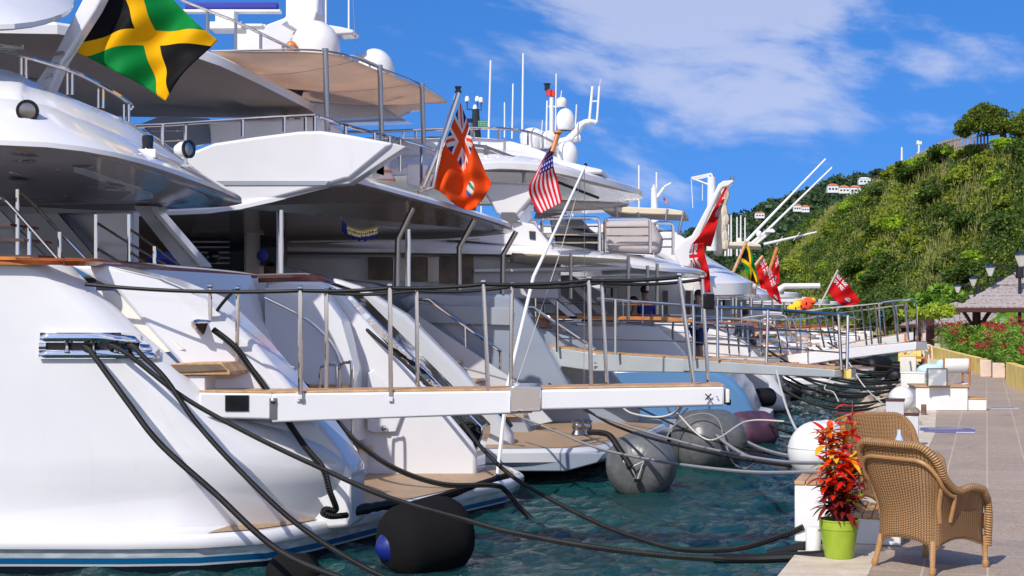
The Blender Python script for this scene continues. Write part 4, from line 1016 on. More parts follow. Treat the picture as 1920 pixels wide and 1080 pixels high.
# saloon: house wall, doors
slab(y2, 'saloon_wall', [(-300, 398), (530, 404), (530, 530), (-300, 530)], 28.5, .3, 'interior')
slab(y2, 'saloon_glass', [(330, 425), (458, 440), (458, 510), (385, 505)], 28.2, .1, 'glass')
slab(y2, 'wall_panel', [(462, 405), (488, 405), (488, 525), (462, 515)], 27.5, .2, 'soffit2')
slab(y2, 'wall_panel', [(488, 440), (520, 445), (520, 500), (488, 498)], 27.4, .2, 'glass')
slab(y2, 'saloon_cornice', [(300, 404), (462, 436), (462, 442), (300, 412)], 28.1, .1, 'cream')
for i in range(5): slab(y2, 'blind_slat', [(360+i*4, 452+i*10), (430, 452+i*10), (430, 455+i*10), (360+i*4, 455+i*10)], 28.12, .03, 'lgrey')
slab(y2, 'door_frame', [(458, 436), (463, 437), (463, 520), (458, 518)], 28.1, .1, 'cream')
slab(y2, 'lamp_reflection_strip', [(545, 452), (900, 447), (900, 449), (545, 455)], 28.0, .1, 'soffit2')  # pale strip put in as the reflection of lamps on the soffit
mb = MB(); mb.ball(P(400, 481, 24.5), .12, 16); part('round_speaker', mb, M['black'], y2)
mb = MB(); mb.ball(P(492, 479, 24.5), .1, 16); part('round_speaker', mb, M['bluecloth'], y2)
mb = MB(); mb.ball(P(310, 487, 22.5), .22, 16, (1.3, 1, .6)); part('blue_tarpaulin', mb, M['bluecloth'], y2)
slab(y2, 'dark_bulwark', [(530, 498), (560, 505), (625, 530), (600, 536), (530, 530)], 24, .2, 'dgrey')
# gold and blue banner under the overhang
bn = thing('hanging_banner', 'small blue and gold lettered garland hanging under the dark overhang of the second yacht', 'banner', P(675, 430, 24.5))
arc = crP([(641, 412, 24.4), (655, 424, 24.4), (680, 430, 24.4), (708, 424, 24.4)], 8); mb = MB()
for i, p in enumerate(arc): pass
dn = Vector((0, 0, -.19)); mb.grid([arc, [p+dn*.45 for p in arc], [p+dn+Vector((0, .02, -.02*sin(i*1.9))) for i, p in enumerate(arc)]]); ob = part('foil_band', mb, M['bluecloth'], bn); ob.modifiers.new('solid', 'SOLIDIFY').thickness = .01
mb = MB(); mb.tube([p+Vector((0, -.02, -.01)) for p in arc[6:]], .018, 5)
random.seed(4)
for i in range(7, len(arc)-1):
    for q in range(2):
        z = -.05-.06*q; mb.box(arc[i]+Vector((random.uniform(-.01, .01), -.025, z)), (.022, .01, random.choice((.03, .05)))); mb.box(arc[i]+Vector((.015, -.025, z+.015)), (.03, .01, .012))
part('gold_lettering', mb, M['gold'], bn, smooth=0)
mb = MB(); mb.tube([P(639, 405, 24.4), P(641, 412, 24.4)], .008, 4); mb.tube([P(708, 424, 24.4), P(762, 430, 26.4)], .006, 4); part('string', mb, M['ropewhite'], bn)
# transom of yacht 2
slab(y1, 'transom_hatch', [(374, 548), (380, 545), (420, 547), (428, 552), (434, 592), (372, 572)], 18.3, .03, 'lgrey', bevel=.01)
slab(y2, 'stern_wing', [(620, 520), (672, 536), (760, 590), (860, 690), (930, 770), (958, 815), (960, 870), (900, 880), (700, 700)], 22.6, .35, 'lgrey', bevel=.06)
slab(y2, 'transom_panel', [(640, 522), (700, 530), (800, 560), (1100, 640), (1200, 760), (1200, 800), (1010, 800), (900, 700), (780, 600)], 27.3, .4, 'greyhull', bevel=.03)
slab(y2, 'garage_door', [(740, 560), (780, 545), (956, 552), (985, 580), (1075, 735), (905, 735), (800, 620)], 26.4, .5, 'greyhull', bevel=.06)
slab(y2, 'garage_lip', [(745, 604), (780, 568), (960, 578), (957, 611)], 26.3, .3, 'grey', bevel=.02)
slab(y2, 'stair_side', [(780, 590), (960, 710), (1035, 790), (990, 800), (900, 740), (800, 640)], 25.4, .1, 'lgrey')
for i in range(5):
    x = 770+i*44; y = 646+i*33
    slab(y2, 'stair_tread', [(x, y), (x+34, y), (x+36, y+4), (x, y+4)], 24.4+i*.12, 1.0, 'teakedge')
    slab(y2, 'stair_riser', [(x+2, y+5), (x+30, y+5), (x+48, y+36), (x+2, y+36)], 24.5+i*.12, 1.0, 'grey')
mb = MB(); mb.tube([P(783, 562, 25.6), P(803, 562, 25.6), P(940, 660, 25.6)], .028, 8); mb.tube([P(871, 611, 25.6), P(873, 690, 25.6)], .025, 8); mb.tube([P(938, 660, 25.6), P(938, 725, 25.6)], .025, 8); part('stair_handrail', mb, M['chrome'], y2)
slab(y2, 'vent_panel', [(655, 566), (708, 566), (708, 608), (680, 608)], 26.2, .04, 'lgrey')
for i in range(5): slab(y2, 'vent_slot', [(672+i*2, 578+i*4), (690, 578+i*4), (690, 580+i*4), (673+i*2, 580+i*4)], 26.15, .02, 'black')
# platform
plo2 = [(-200, 22.6), (700, 22.0), (895, 21.8), (1050, 21.9), (1110, 22.1), (1150, 22.7), (1200, 24.2), (1235, 25.8), (1255, 27.2), (1240, 28.0), (1100, 28.2), (-200, 28.6)]
def pr2(z, s): return [Vector((p.x-(s if p.x > -2 else 0), p.y+(s if p.y < 24 else -s*.3), z)) for p in resample(cr([PZ(a, b, z) for a, b in plo2], 6), 60)]
mb = MB(); mb.grid([pr2(.30, .06), pr2(.36, 0), pr2(.50, 0), pr2(.56, .05)], cu=True); k = pr2(.56, .05); mb.add(k, [tuple(range(60))]); part('swim_platform', mb, M['lgrey'], y2, recalc=True)
k = pr2(.565, .14); mb = MB(); mb.add(k, [tuple(range(60))]); part('platform_teak', mb, M['teak'], y2, recalc=True, smooth=0)
mb = MB(); mb.grid([pr2(-.5, 1.1), pr2(.06, .75), pr2(.30, .10)], cu=True); part('lower_hull', mb, M['antifoul'], y2, recalc=True)
slab(y2, 'platform_skirt', [(895, 846), (1135, 850), (1120, 868), (1060, 884), (905, 884)], 21.9, .3, 'greyhull', bevel=.02)
for px, py, D in ((1083, 800, 23.0), (1100, 800, 23.3)):
    mb = MB(); mb.lathe([(.09, -.14), (.11, -.12), (.075, -.06), (.09, 0), (.075, .05), (.10, .09), (.06, .12), (0, .125)], 16, c=P(px, py, D)); part('capstan', mb, M['steel'], y2)
# ---- yacht 3: blue hull, rounded sun deck and radar mast ----
y3 = thing('motor_yacht', 'third motor yacht: bright blue hull, rounded white hard top and domed radar mast', 'yacht', PZ(1150, 30, 0))
slab(y3, 'hull', [(880, 668), (1250, 676), (1330, 690), (1375, 712), (1400, 740), (1420, 790), (1424, 812), (880, 815)], 29.0, Vector((.9, 4.6, 0)), 'bluehull', bevel=.12)
slab(y3, 'transom_panel', [(1150, 696), (1285, 694), (1330, 745), (1330, 782), (1150, 782)], 28.93, .2, 'bluehull', bevel=.03)
slab(y3, 'boarding_locker', [(1080, 705), (1130, 700), (1160, 735), (1158, 752), (1080, 752)], 28.7, .25, 'lgrey', bevel=.03)
mb = MB(); mb.grid([[PZ(a, b, z) for a, b in ((900, 27.9), (1250, 28.0), (1380, 28.6), (1440, 30), (1450, 32), (1400, 34), (900, 34))] for z in (.3, .5)], cu=True, cap=True); part('swim_platform', mb, M['lgrey'], y3, recalc=True)
# house with louvred side
slab(y3, 'deckhouse', [(300, 444), (840, 446), (960, 452), (1030, 468), (1046, 482), (1046, 560), (300, 560)], 29.6, .5, 'lgrey', bevel=.03)
for i, (y, h) in enumerate(((450, 5), (461, 6), (470, 5), (478, 3))):
    slab(y3, 'louvre_strip', [(534, y+4), (840, y+4), (900, y+4), (1000, y+10+i*1.5), (1000, y+10+h+i*1.5), (900, y+4+h), (534, y+4+h)], 29.52, .12, 'white', bevel=.015)
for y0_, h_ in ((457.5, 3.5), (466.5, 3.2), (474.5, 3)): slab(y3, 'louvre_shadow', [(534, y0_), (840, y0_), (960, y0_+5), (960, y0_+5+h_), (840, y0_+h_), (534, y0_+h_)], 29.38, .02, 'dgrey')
for i in range(15):
    x = 838+i*13; y = 449+max(0, i-3)*1.6; slab(y3, 'vent_slot', [(x, y), (x+9, y+1), (x+9, y+4), (x, y+3)], 29.45, .03, 'black')
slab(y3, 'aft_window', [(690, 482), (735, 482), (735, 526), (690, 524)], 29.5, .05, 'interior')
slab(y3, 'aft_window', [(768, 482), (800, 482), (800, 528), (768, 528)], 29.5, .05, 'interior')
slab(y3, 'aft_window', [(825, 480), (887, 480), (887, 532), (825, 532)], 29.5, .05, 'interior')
slab(y3, 'aft_window', [(737, 484), (766, 484), (766, 527), (737, 527)], 29.5, .05, 'soffit2')
slab(y3, 'aft_window', [(802, 482), (823, 482), (823, 528), (802, 528)], 29.5, .05, 'soffit2')
slab(y3, 'white_band', [(888, 503), (1110, 499), (1180, 497), (1180, 504), (1110, 508), (888, 511)], 29.3, .5, 'white', bevel=.02)
slab(y3, 'side_deck', [(888, 511), (970, 513), (1040, 572), (1040, 600), (888, 600)], 31.6, .2, 'lgrey')
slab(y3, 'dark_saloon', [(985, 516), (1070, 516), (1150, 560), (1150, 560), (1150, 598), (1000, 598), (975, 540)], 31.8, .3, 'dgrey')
slab(y3, 'stair_beam', [(965, 513), (978, 513), (1050, 568), (1100, 610), (1085, 610), (1040, 572)], 29.9, .1, 'white')
slab(y3, 'stair_beam', [(990, 513), (1000, 513), (1080, 575), (1118, 612), (1105, 612)], 30.2, .1, 'lgrey')
slab(y3, 'stair_beam', [(1065, 530), (1078, 530), (1150, 598), (1130, 598)], 30.3, .15, 'soffit')
# upper wing pieces around the small ensign
slab(y3, 'fashion_plate', [(896, 340), (1012, 346), (1006, 362), (962, 412), (945, 408), (930, 400)], 29.4, .4, 'white', bevel=.05)
slab(y3, 'fashion_plate', [(955, 412), (1000, 420), (1036, 462), (1036, 470), (840, 447), (820, 441), (900, 425)], 29.3, .6, 'white', bevel=.05)
slab(y3, 'small_window', [(992, 433), (1004, 434), (1004, 450), (993, 448)], 29.28, .03, 'glass')
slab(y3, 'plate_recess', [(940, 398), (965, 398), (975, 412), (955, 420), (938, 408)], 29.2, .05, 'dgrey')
# rounded slab of the upper deck over the cockpit
near = [P(500, 470, 28.9), P(900, 476, 29.0), P(1000, 478, 29.0), P(1060, 487, 29.0), P(1150, 498, 29.2), P(1240, 508, 29.8), P(1296, 512, 30.8)]
far = [P(1322, 517, 32.2), P(1310, 520, 33.6), P(1200, 522, 34.6), P(900, 526, 35.2), P(500, 530, 35.5)]
lip_deck(y3, 'upper_deck', near, far, .32, lip=.07, inset=.5, topin=1.0, n=80, sof='soffit2')
mb = MB(); a = crP([(960, 474, 28.4), (1050, 478, 28.4), (1178, 486, 29.2)], 6); b = crP([(950, 490, 29.4), (1060, 494, 29.5), (1190, 497, 30)], 6); mb.grid([a, [x.lerp(y, .5)-Vector((0, 0, .08)) for x, y in zip(a, b)], b]); o = part('side_awning', mb, M['bimini'], y3); o.modifiers.new('solid', 'SOLIDIFY').thickness = .015
for px, y0, y1_, D in ((1070, 474, 560, 28.3), (1178, 480, 600, 28.9), (1232, 494, 590, 29.5), (1214, 498, 545, 29.2)):
    mb = MB(); mb.tube([P(px, y0, D), P(px, y1_, D)], .035, 8); part('awning_pole', mb, M['steel'], y3)
# round hard top over the sun deck
near = [P(500, 340, 28.6), P(860, 322, 28.8), P(940, 316, 28.9), P(1040, 324, 29.3), P(1110, 340, 30.0), P(1170, 356, 31.0)]
far = [P(1203, 368, 32.2), P(1196, 376, 33.4), P(1140, 380, 34.4), P(980, 384, 35), P(500, 392, 35.5)]
lip_deck(y3, 'hard_top', near, far, .42, lip=.12, inset=.5, topin=1.2, n=80, sof='soffit2')
slab(y3, 'hardtop_crown', [(600, 262), (880, 256), (950, 262), (1010, 280), (1060, 302), (1130, 318), (1130, 326), (600, 326)], 30.2, 3.2, 'white', bevel=.3)
slab(y3, 'soffit_rib', [(1000, 372), (1140, 378), (1180, 380), (1150, 392), (1000, 398)], 31.5, 1.0, 'soffit2', bevel=.05)
mb = MB(); mb.tube([P(1042, 340, 29.6), P(1122, 371, 30.4)], .03, 6); part('soffit_seam', mb, M['black'], y3)
t = crP([(500, 250, 30), (720, 246, 30), (860, 241, 30), (940, 241, 30), (1000, 250, 30.4), (1040, 270, 31), (1050, 292, 31.5)], 6); mb = MB(); mb.tube(t, .03, 8); mb.tube([P(500, 263, 30), P(850, 257, 30)], .02, 6)
for px, y0, y1_, D in ((756, 243, 262, 30), (779, 246, 260, 30), (888, 240, 262, 30), (936, 241, 262, 30), (990, 250, 272, 30.3), (1018, 259, 280, 30.7), (1041, 276, 298, 31)): mb.tube([P(px, y0, D), P(px, y1_, D)], .025, 6)
part('top_rail', mb, M['chrome'], y3)
slab(y3, 'wind_screen', [(885, 270), (930, 280), (984, 302), (984, 312), (885, 300)], 29.6, .05, 'lgrey')
mb = MB(); mb.tube([P(885, 272, 29.5), P(910, 275, 29.5), P(982, 302, 29.5)], .03, 6)
for px, y in ((910, 272), (982, 298)): mb.tube([P(px, y, 29.5), P(px, y+45, 29.5)], .035, 6)
part('screen_frame', mb, M['steel'], y3)
# sun deck railing panels with dark furniture behind
def hoop(x0, x1, y0, y1_, D, root, n=3, r=.035):
    mb = MB(); pts = [P(x0, y1_, D), P(x0, y0+8, D), P(x0+2, y0+2, D), P(x0+8, y0, D), P(x1-8, y0, D), P(x1-2, y0+2, D), P(x1, y0+8, D), P(x1, y1_, D)]; mb.tube(pts, r, 8); o = part('rail_hoop', mb, M['chrome'], root)
    mb = MB()
    for k in range(n): y = y0+(y1_-y0)*(k+1)/(n+1); mb.tube([P(x0, y, D), P(x1, y, D)], r*.5, 6)
    part('rail_bars', mb, M['chrome'], o)
for x0, x1, y0, y1_, D in ((992, 1006, 414, 470, 29.4), (1016, 1124, 409, 470, 29.6), (1134, 1219, 410, 474, 30.0), (1224, 1262, 418, 478, 30.6)): hoop(x0, x1, y0, y1_, D, y3)
slab(y3, 'lounge_sofa', [(1040, 440), (1128, 444), (1128, 472), (1040, 470)], 31.5, .8, 'black', bevel=.05)
slab(y3, 'console', [(1030, 408), (1080, 410), (1120, 440), (1125, 448), (1035, 444)], 31.8, .5, 'lgrey', bevel=.08)
slab(y3, 'covered_furniture', [(1134, 414), (1222, 412), (1240, 445), (1235, 475), (1134, 472)], 30.5, .8, 'canvasgrey', bevel=.1)
slab(y3, 'console_glass', [(1062, 412), (1092, 412), (1112, 436), (1075, 430)], 31.7, .1, 'glass')
slab(y3, 'raked_pillar', [(1010, 385), (1090, 384), (1060, 402), (1000, 410)], 32.2, .4, 'white', bevel=.03)
# bimini
slab(y3, 'bimini_canvas', [(1130, 389), (1180, 388), (1255, 391), (1284, 396), (1284, 404), (1180, 400), (1130, 395)], 31, 2.0, 'bimini', bevel=.02)
for a, b in (((1153, 388), (1158, 407)), ((1195, 398), (1200, 412)), ((1251, 392), (1248, 415)), ((1282, 395), (1272, 440))):
    mb = MB(); mb.tube([P(*a, 31), P(*b, 31)], .03, 6); part('bimini_pole', mb, M['steel'], y3)
# radar mast and domes
D = 32
dome(y3, P(1060, 226, D), .21, sq=1.3); dome(y3, P(1053, 191, D), .12, sq=.9); dome(y3, P(998, 256, D), .28, sq=.7); dome(y3, P(1026, 258, D), .26, sq=.6); dome(y3, P(1063, 288, D-.5), .24, sq=1.1)
mb = MB(); mb.tube([P(1034, 275, D), P(1034, 183, D)], .045, 10); mb.tube([P(1028, 200, D), P(1060, 200, D)], .02, 6)
mb.tube(cr([P(1068, 262, D), P(1080, 248, D), P(1092, 232, D), P(1110, 228, D), P(1118, 230, D)], 5), [.11]*5+[.09]*5+[.07]*5+[.05]*6, 10); mb.tube([P(1105, 227, D), P(1111, 162, D)], .03, 8); mb.tube([P(1119, 230, D), P(1124, 162, D)], .025, 8); mb.tube([P(1109, 190, D), P(1121, 190, D)], .018, 6); mb.tube([P(1124, 162, D), P(1126, 148, D)], .006, 4)
mb.tube([P(1060, 292, D), P(1074, 258, D)], .07, 8); mb.tube([P(1045, 268, D), P(1088, 258, D)], .09, 8)
part('radar_mast', mb, M['white2'], y3)
mb = MB(); mb.lathe([(.06, 0), (.06, .12), (.08, .13), (.08, .16)], 12, c=P(1026, 170, D), cap=True); part('navigation_lamp', mb, M['black'], y3); mb = MB(); mb.lathe([(.07, 0), (.07, .14)], 12, c=P(1030, 180, D), cap=True); mb.lathe([(.06, 0), (.06, .12)], 12, c=P(1038, 181, D), cap=True); part('red_lamp', mb, M['red'], y3)
for px, y0, y1_, r in ((981, 100, 262, .02), (962, 157, 260, .016), (920, 113, 262, .02), (946, 192, 258, .014), (1043, 138, 275, .014), (1026, 189, 270, .02), (1081, 196, 240, .014), (1053, 170, 188, .01), (1017, 225, 260, .01)):
    mb = MB(); mb.tube([P(px+(-2 if px > 960 else -4 if px == 920 else 0), y1_, D-1), P(px, y0, D-1)], r*1.1, 6); part('whip_antenna', mb, M['white2'], y3)
# aft deck furniture and bulwark of yacht 3
slab(y3, 'bulwark', [(900, 600), (1100, 604), (1235, 612), (1290, 668), (1290, 690), (900, 690)], 31.5, .25, 'white', bevel=.03)
slab(y3, 'cap_rail', [(980, 591), (1240, 594), (1300, 600), (1300, 605), (1240, 601), (980, 597)], 29.9, .4, 'orangewood', bevel=.01)
slab(y3, 'red_cabinet', [(981, 596), (1030, 596), (1034, 616), (983, 615)], 30.0, .5, 'varnish', bevel=.02)
slab(y3, 'lower_wood_band', [(1080, 606), (1160, 606), (1160, 613), (1080, 612)], 30.0, .2, 'varnish')
slab(y3, 'saloon_door', [(1136, 540), (1158, 540), (1158, 590), (1136, 590)], 34.4, .1, 'glass'); slab(y3, 'cream_bulkhead', [(1128, 528), (1300, 534), (1300, 596), (1128, 592)], 34.6, .2, 'cream')
for x in (1242, 1285): slab(y3, 'door_post', [(x, 545), (x+10, 545), (x+10, 592), (x, 592)], 34.3, .1, 'interior')
# black garage mast with cups behind the ensign
bmst = thing('instrument_mast', 'black mast with forked arms carrying white wind sensors, rising behind the orange ensign', 'mast', P(892, 265, 34))
mb = MB(); mb.tube([P(893, 262, 34), P(892, 205, 34)], [.12, .08], 10); mb.tube([P(876, 186, 34), P(876, 205, 34), P(902, 206, 34), P(902, 188, 34)], .018, 6); mb.tube([P(895, 205, 34), P(895, 186, 34)], .014, 5); mb.tube([P(872, 226, 34), P(890, 226, 34)], .05, 6); mb.tube([P(882, 262, 34), P(889, 228, 34)], [.1, .05], 6)
part('mast', mb, M['lampblack'], bmst)
for px, y in ((876, 184), (895, 184), (902, 186), (891, 200)):
    mb = MB(); mb.lathe([(.05, -.08), (.06, -.03), (.04, .04), (0, .05)], 10, c=P(px, y, 34)); part('sensor', mb, M['white2'], bmst)
def balf(x):
    u, v, w = sep(x['gen']); d = ((u*7).fract()-.5).abs()+((w*4).fract()-.5).abs()
    return mixc(d < .28, (.01, .16, .06), (.6, .6, .55))
M['greensign'] = pmat('green_patterned_cloth', (.02, .2, .08), .8, fn=balf)
mb = MB(); mb.box(P(906, 233, 33.5), (.24, .03, .17), 0); solo('patterned_sign', mb, M['greensign'], 'tiny green and white patterned panel beside the black instrument mast', 'sign', smooth=0)
# ---- yacht 4: white with tall raked ensign arm ----
y4 = thing('motor_yacht', 'fourth white motor yacht carrying the tall raked white flag arm', 'yacht', PZ(1380, 40, 0))
slab(y4, 'hull', [(1050, 604), (1330, 606), (1395, 640), (1440, 690), (1470, 740), (1480, 772), (1050, 775)], 37.5, Vector((1.0, 4.5, 0)), 'white', bevel=.2)
slab(y4, 'transom_door', [(1395, 700), (1420, 696), (1440, 715), (1440, 735), (1400, 735)], 37.4, .2, 'lgrey', bevel=.03)
near = [P(1060, 500, 37), P(1290, 498, 37), P(1340, 530, 37.2), P(1400, 545, 37.8), P(1412, 551, 39)]
far = [P(1416, 556, 41), P(1380, 560, 42.5), P(1060, 560, 43)]
near = [P(1060, 548, 37), P(1290, 552, 37), P(1340, 553, 37.2), P(1390, 552, 37.8), P(1412, 551, 39)]
lip_deck(y4, 'upper_deck', near, far, .9, lip=.3, inset=.5, topin=2.2, n=60, sof='soffit2')
slab(y4, 'flybridge', [(1100, 470), (1290, 470), (1330, 505), (1400, 535), (1400, 545), (1100, 545)], 38.2, 3.5, 'white', bevel=.25)
slab(y4, 'flybridge_wing', [(1215, 440), (1260, 430), (1290, 450), (1310, 500), (1280, 505), (1220, 470)], 37.8, .4, 'white', bevel=.1)
slab(y4, 'flag_arm', [(1262, 470), (1283, 448), (1297, 441), (1306, 425), (1340, 360), (1347, 345), (1356, 339), (1376, 337), (1375, 343), (1366, 350), (1356, 352), (1350, 360), (1318, 430), (1296, 495), (1284, 512), (1276, 500)], 37.6, .25, 'white', bevel=.05)
mb = MB(); mb.lathe([(.05, 0), (.05, .1)], 12, c=P(1373, 338, 37.7), cap=True); part('stern_lamp', mb, M['steel'], y4)
slab(y4, 'saloon_glass', [(1240, 562), (1400, 562), (1400, 592), (1240, 592)], 41, .1, 'glass')
for x in (1344, 1373, 1379, 1407): 
    mb = MB(); mb.tube([P(x, 558, 38.6), P(x, 604, 38.6)], .04, 8); part('deck_pillar', mb, M['chrome'], y4)
mb = MB(); mb.box(P(1385, 588, 40), (2.4, .8, .25), -.2); part('aft_sofa', mb, M['lgrey'], y4, bevel=.05)
slab(y4, 'cap_rail', [(1300, 600), (1420, 606), (1420, 611), (1300, 606)], 37.4, .3, 'varnish')
D = 41
mb = MB(); mb.tube([P(1228, 430, D), P(1226, 352, D)], [.12, .08], 10); mb.tube([P(1226, 352, D), P(1226, 346, D)], .04, 6); mb.tube([P(1232, 370, D), P(1245, 352, D)], .05, 6); mb.tube([P(1245, 350, D), P(1258, 343, D)], .02, 5); part('radar_mast', mb, M['white2'], y4)
for px, y0, y1_, r in ((1198, 310, 400, .028), (1231, 323, 400, .028)):
    mb = MB(); mb.tube([P(px, y1_, D), P(px, y0, D)], r, 6); part('whip_antenna', mb, M['white2'], y4)
# lattice crane mast behind the arm
D = 44; cm = thing('crane_mast', 'white crane-like mast with triangular boom behind the raked flag arm', 'mast', P(1336, 460, D))
mb = MB(); mb.tube([P(1334, 470, D), P(1334, 332, D)], [.16, .12], 10); part('mast', mb, M['white2'], cm)
mb = MB()
for a, b in (((1334, 326), (1296, 334)), ((1296, 334), (1332, 348)), ((1334, 326), (1338, 340)), ((1330, 330), (1300, 337))): mb.tube([P(*a, D), P(*b, D)], .035, 5)
mb.tube([P(1296, 336, D), P(1299, 390, D)], .014, 4); mb.tube([P(1317, 346, D), P(1317, 376, D)], .014, 4); part('boom', mb, M['white2'], cm)
mb = MB()
for i in range(26):
    y = 360+i*4.2; mb.ball(P(1352+6*sin(i*1.7), y, D+.5), .14+.05*sin(i*2.3), 8, (1, 1, 1.5))
solo('furled_sail', mb, M['bimini'], 'bundled off-white furled sail hanging just right of the raked flag arm', 'sail')
# ---- farther yachts, one after another ----
def yacht(D, L, beam, k, label, hullm='white', mast=True, bim=False, seed=0, off=3.2, decks=2):
    rnd = random.Random(seed); C = Vector((qedge(D)-off, D, 0)); u = Vector((-.96, .28, 0)).normalized(); v = Vector((.28, .96, 0)).normalized()
    r = thing('motor_yacht', label, 'yacht', C)
    def T(s, b, z): return C+u*s+v*b+Vector((0, 0, z))
    h = 2.35*k; hb = beam/2
    def out(z, s0, ins):
        pts = []; q = [(s0, -.80), (s0+.15, -.93), (s0+1.2, -1), (L*.5, -1), (L*.75, -.8), (L*.93, -.35), (L, 0), (L*.93, .35), (L*.75, .8), (L*.5, 1), (s0+1.2, 1), (s0+.15, .93), (s0, .80)]
        return [T(s, b*(hb-ins), z) for s, b in q]
    mb = MB(); mb.grid([out(-.4, .6, .5), out(0, .5, .3), out(.5, .4, .05), out(1.2, 1.0, 0), out(h*.8, 2.0, 0), out(h, 2.5, .02), out(h+.02, 2.6, .25)], cu=True, cap=True); part('hull', mb, M[hullm], r, recalc=True, smooth=40)
    mb = MB(); q = [(-1.3, -.55), (-1.15, -.8), (-.6, -.95), (1.5, -.96), (1.5, .96), (-.6, .95), (-1.15, .8), (-1.3, .55)]
    a = [T(s, b*hb, .38) for s, b in q]; b_ = [T(s, b*hb, .60) for s, b in q]; mb.grid([a, b_], cu=True, cap=True); part('swim_platform', mb, M['white' if hullm != 'white' or seed % 2 else 'lgrey'], r, recalc=True, bevel=.05)
    mb = MB(); mb.add([T(s*.93, b*hb*.93, .606) for s, b in q], [tuple(range(8))]); part('platform_teak', mb, M['teak'], r, smooth=0, recalc=True)
    for sg in (-1, 1):
        for n in range(5): 
            mb = MB(); mb.box(T(.3+n*.42, sg*hb*.6, .75+n*h*.16), (.5, .8, .05), -.28); part('stair_tread', mb, M['teakedge'], r)
    mb = MB(); mb.box(T(1.1, 0, h*.5), (1.6, beam*.35, h*.62), -.28); part('garage_door', mb, M[hullm], r, bevel=.1)
    z = h; s0 = 3.0
    mb = MB(); mb.tube([T(L*.5, -hb+.1, h+.06), T(3.4, -hb+.1, h+.06), T(2.6, -hb*.8, h+.06), T(2.6, hb*.8, h+.06), T(3.4, hb-.1, h+.06)], .07, 6); part('cap_rail', mb, M['varnish'], r)
    for d in range(decks):
        zz = z+2.05*k; st = 2.6+d*2.6; w = hb*(1-.12*d)
        mb = MB(); mb.box(T((st+4.5+L*.7)/2, 0, z+1.0*k), (L*.7-st-4.5, w*1.75, 2.1*k), -.28); part('deckhouse', mb, M['white2'], r, bevel=.1)
        mb = MB(); mb.box(T((st+4.6+L*.66)/2, 0, z+1.25*k), (L*.66-st-4.6+.3, w*1.78, .8*k), -.28); part('window_band', mb, M['glass'], r, bevel=.02)
        near = [T(L*.7, -w, zz), T(L*.4, -w, zz), T(st+2.5, -w, zz), T(st+.8, -w*.93, zz), T(st+.1, -w*.6, zz)]; far = [T(st, 0, zz), T(st+.1, w*.6, zz), T(st+.8, w*.93, zz), T(st+2.5, w, zz), T(L*.4, w, zz), T(L*.7, w, zz)]
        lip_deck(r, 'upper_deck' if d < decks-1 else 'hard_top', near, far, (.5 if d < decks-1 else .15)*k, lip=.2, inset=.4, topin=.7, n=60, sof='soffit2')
        for sg in (-1, 1):
            mb = MB(); mb.tube([T(st+1.6, sg*w*.82, z), T(st+1.6, sg*w*.82, zz)], .06, 8); part('deck_pillar', mb, M['chrome'], r)
        if d < decks-1:
            tp = [T(st+5, -w+.3, zz+.95*k), T(st+2.4, -w+.3, zz+.95*k), T(st+.9, -w*.7, zz+.95*k), T(st+.9, w*.7, zz+.95*k), T(st+2.4, w-.3, zz+.95*k)]; rail(r, cr(tp, 4), .8*k, 'chrome', .03, 12, nmid=1)
        z = zz+.15
    if mast:
        c = T(9+seed % 3, 0, z+.2); mb = MB(); mb.tube([c, c+Vector((0, 0, 1.7*k))], [.3, .12], 8); mb.box(c+Vector((0, 0, .9*k)), (.5, 2.2, .15), -.28); part('radar_mast', mb, M['white2'], r)
        dome(r, c+v*.9+Vector((0, 0, 1.35*k)), .36*k); dome(r, c-v*.9+Vector((0, 0, 1.3*k)), .30*k)
        for q in range(3): 
            p = T(8+q*2.0, (q-1)*1.2, z); mb = MB(); mb.tube([p, p+Vector((.05, 0, rnd.uniform(2.0, 3.6)))], .025, 5); part('whip_antenna', mb, M['white2'], r)
    return r, T
yachts = [
 (47.5, 22, 5.2, .80, 'small white flybridge yacht moored just right of the raked flag arm', 'white', True, 1, 3.4, 2),
 (55, 20, 5.0, .72, 'white yacht with dark window band beyond the cream hard top one', 'white', False, 2, 3.2, 2),
 (62.5, 24, 5.6, .80, 'white yacht behind the two long white passerelles', 'white', True, 3, 3.6, 1),
 (70.5, 24, 5.6, .78, 'distant white yacht seen through the passerelle railings', 'lgrey', False, 4, 3.6, 1),
 (80, 22, 5.4, .75, 'farther distant white yacht beyond the passerelle rails', 'white', False, 5, 3.6, 1),
 (91, 22, 5.4, .75, 'very distant small white yacht near the end of the quay', 'white', False, 6, 3.8, 1),
 (104, 22, 5.4, .75, 'most distant small white yacht at the end of the row', 'white', False, 7, 4.0, 1)]
for D, L, bm_, k, lab, hm, ms, sd_, off, dk in yachts: yacht(D, L, bm_, k, lab, hm, ms, False, sd_, off, dk)
y5top = MB()
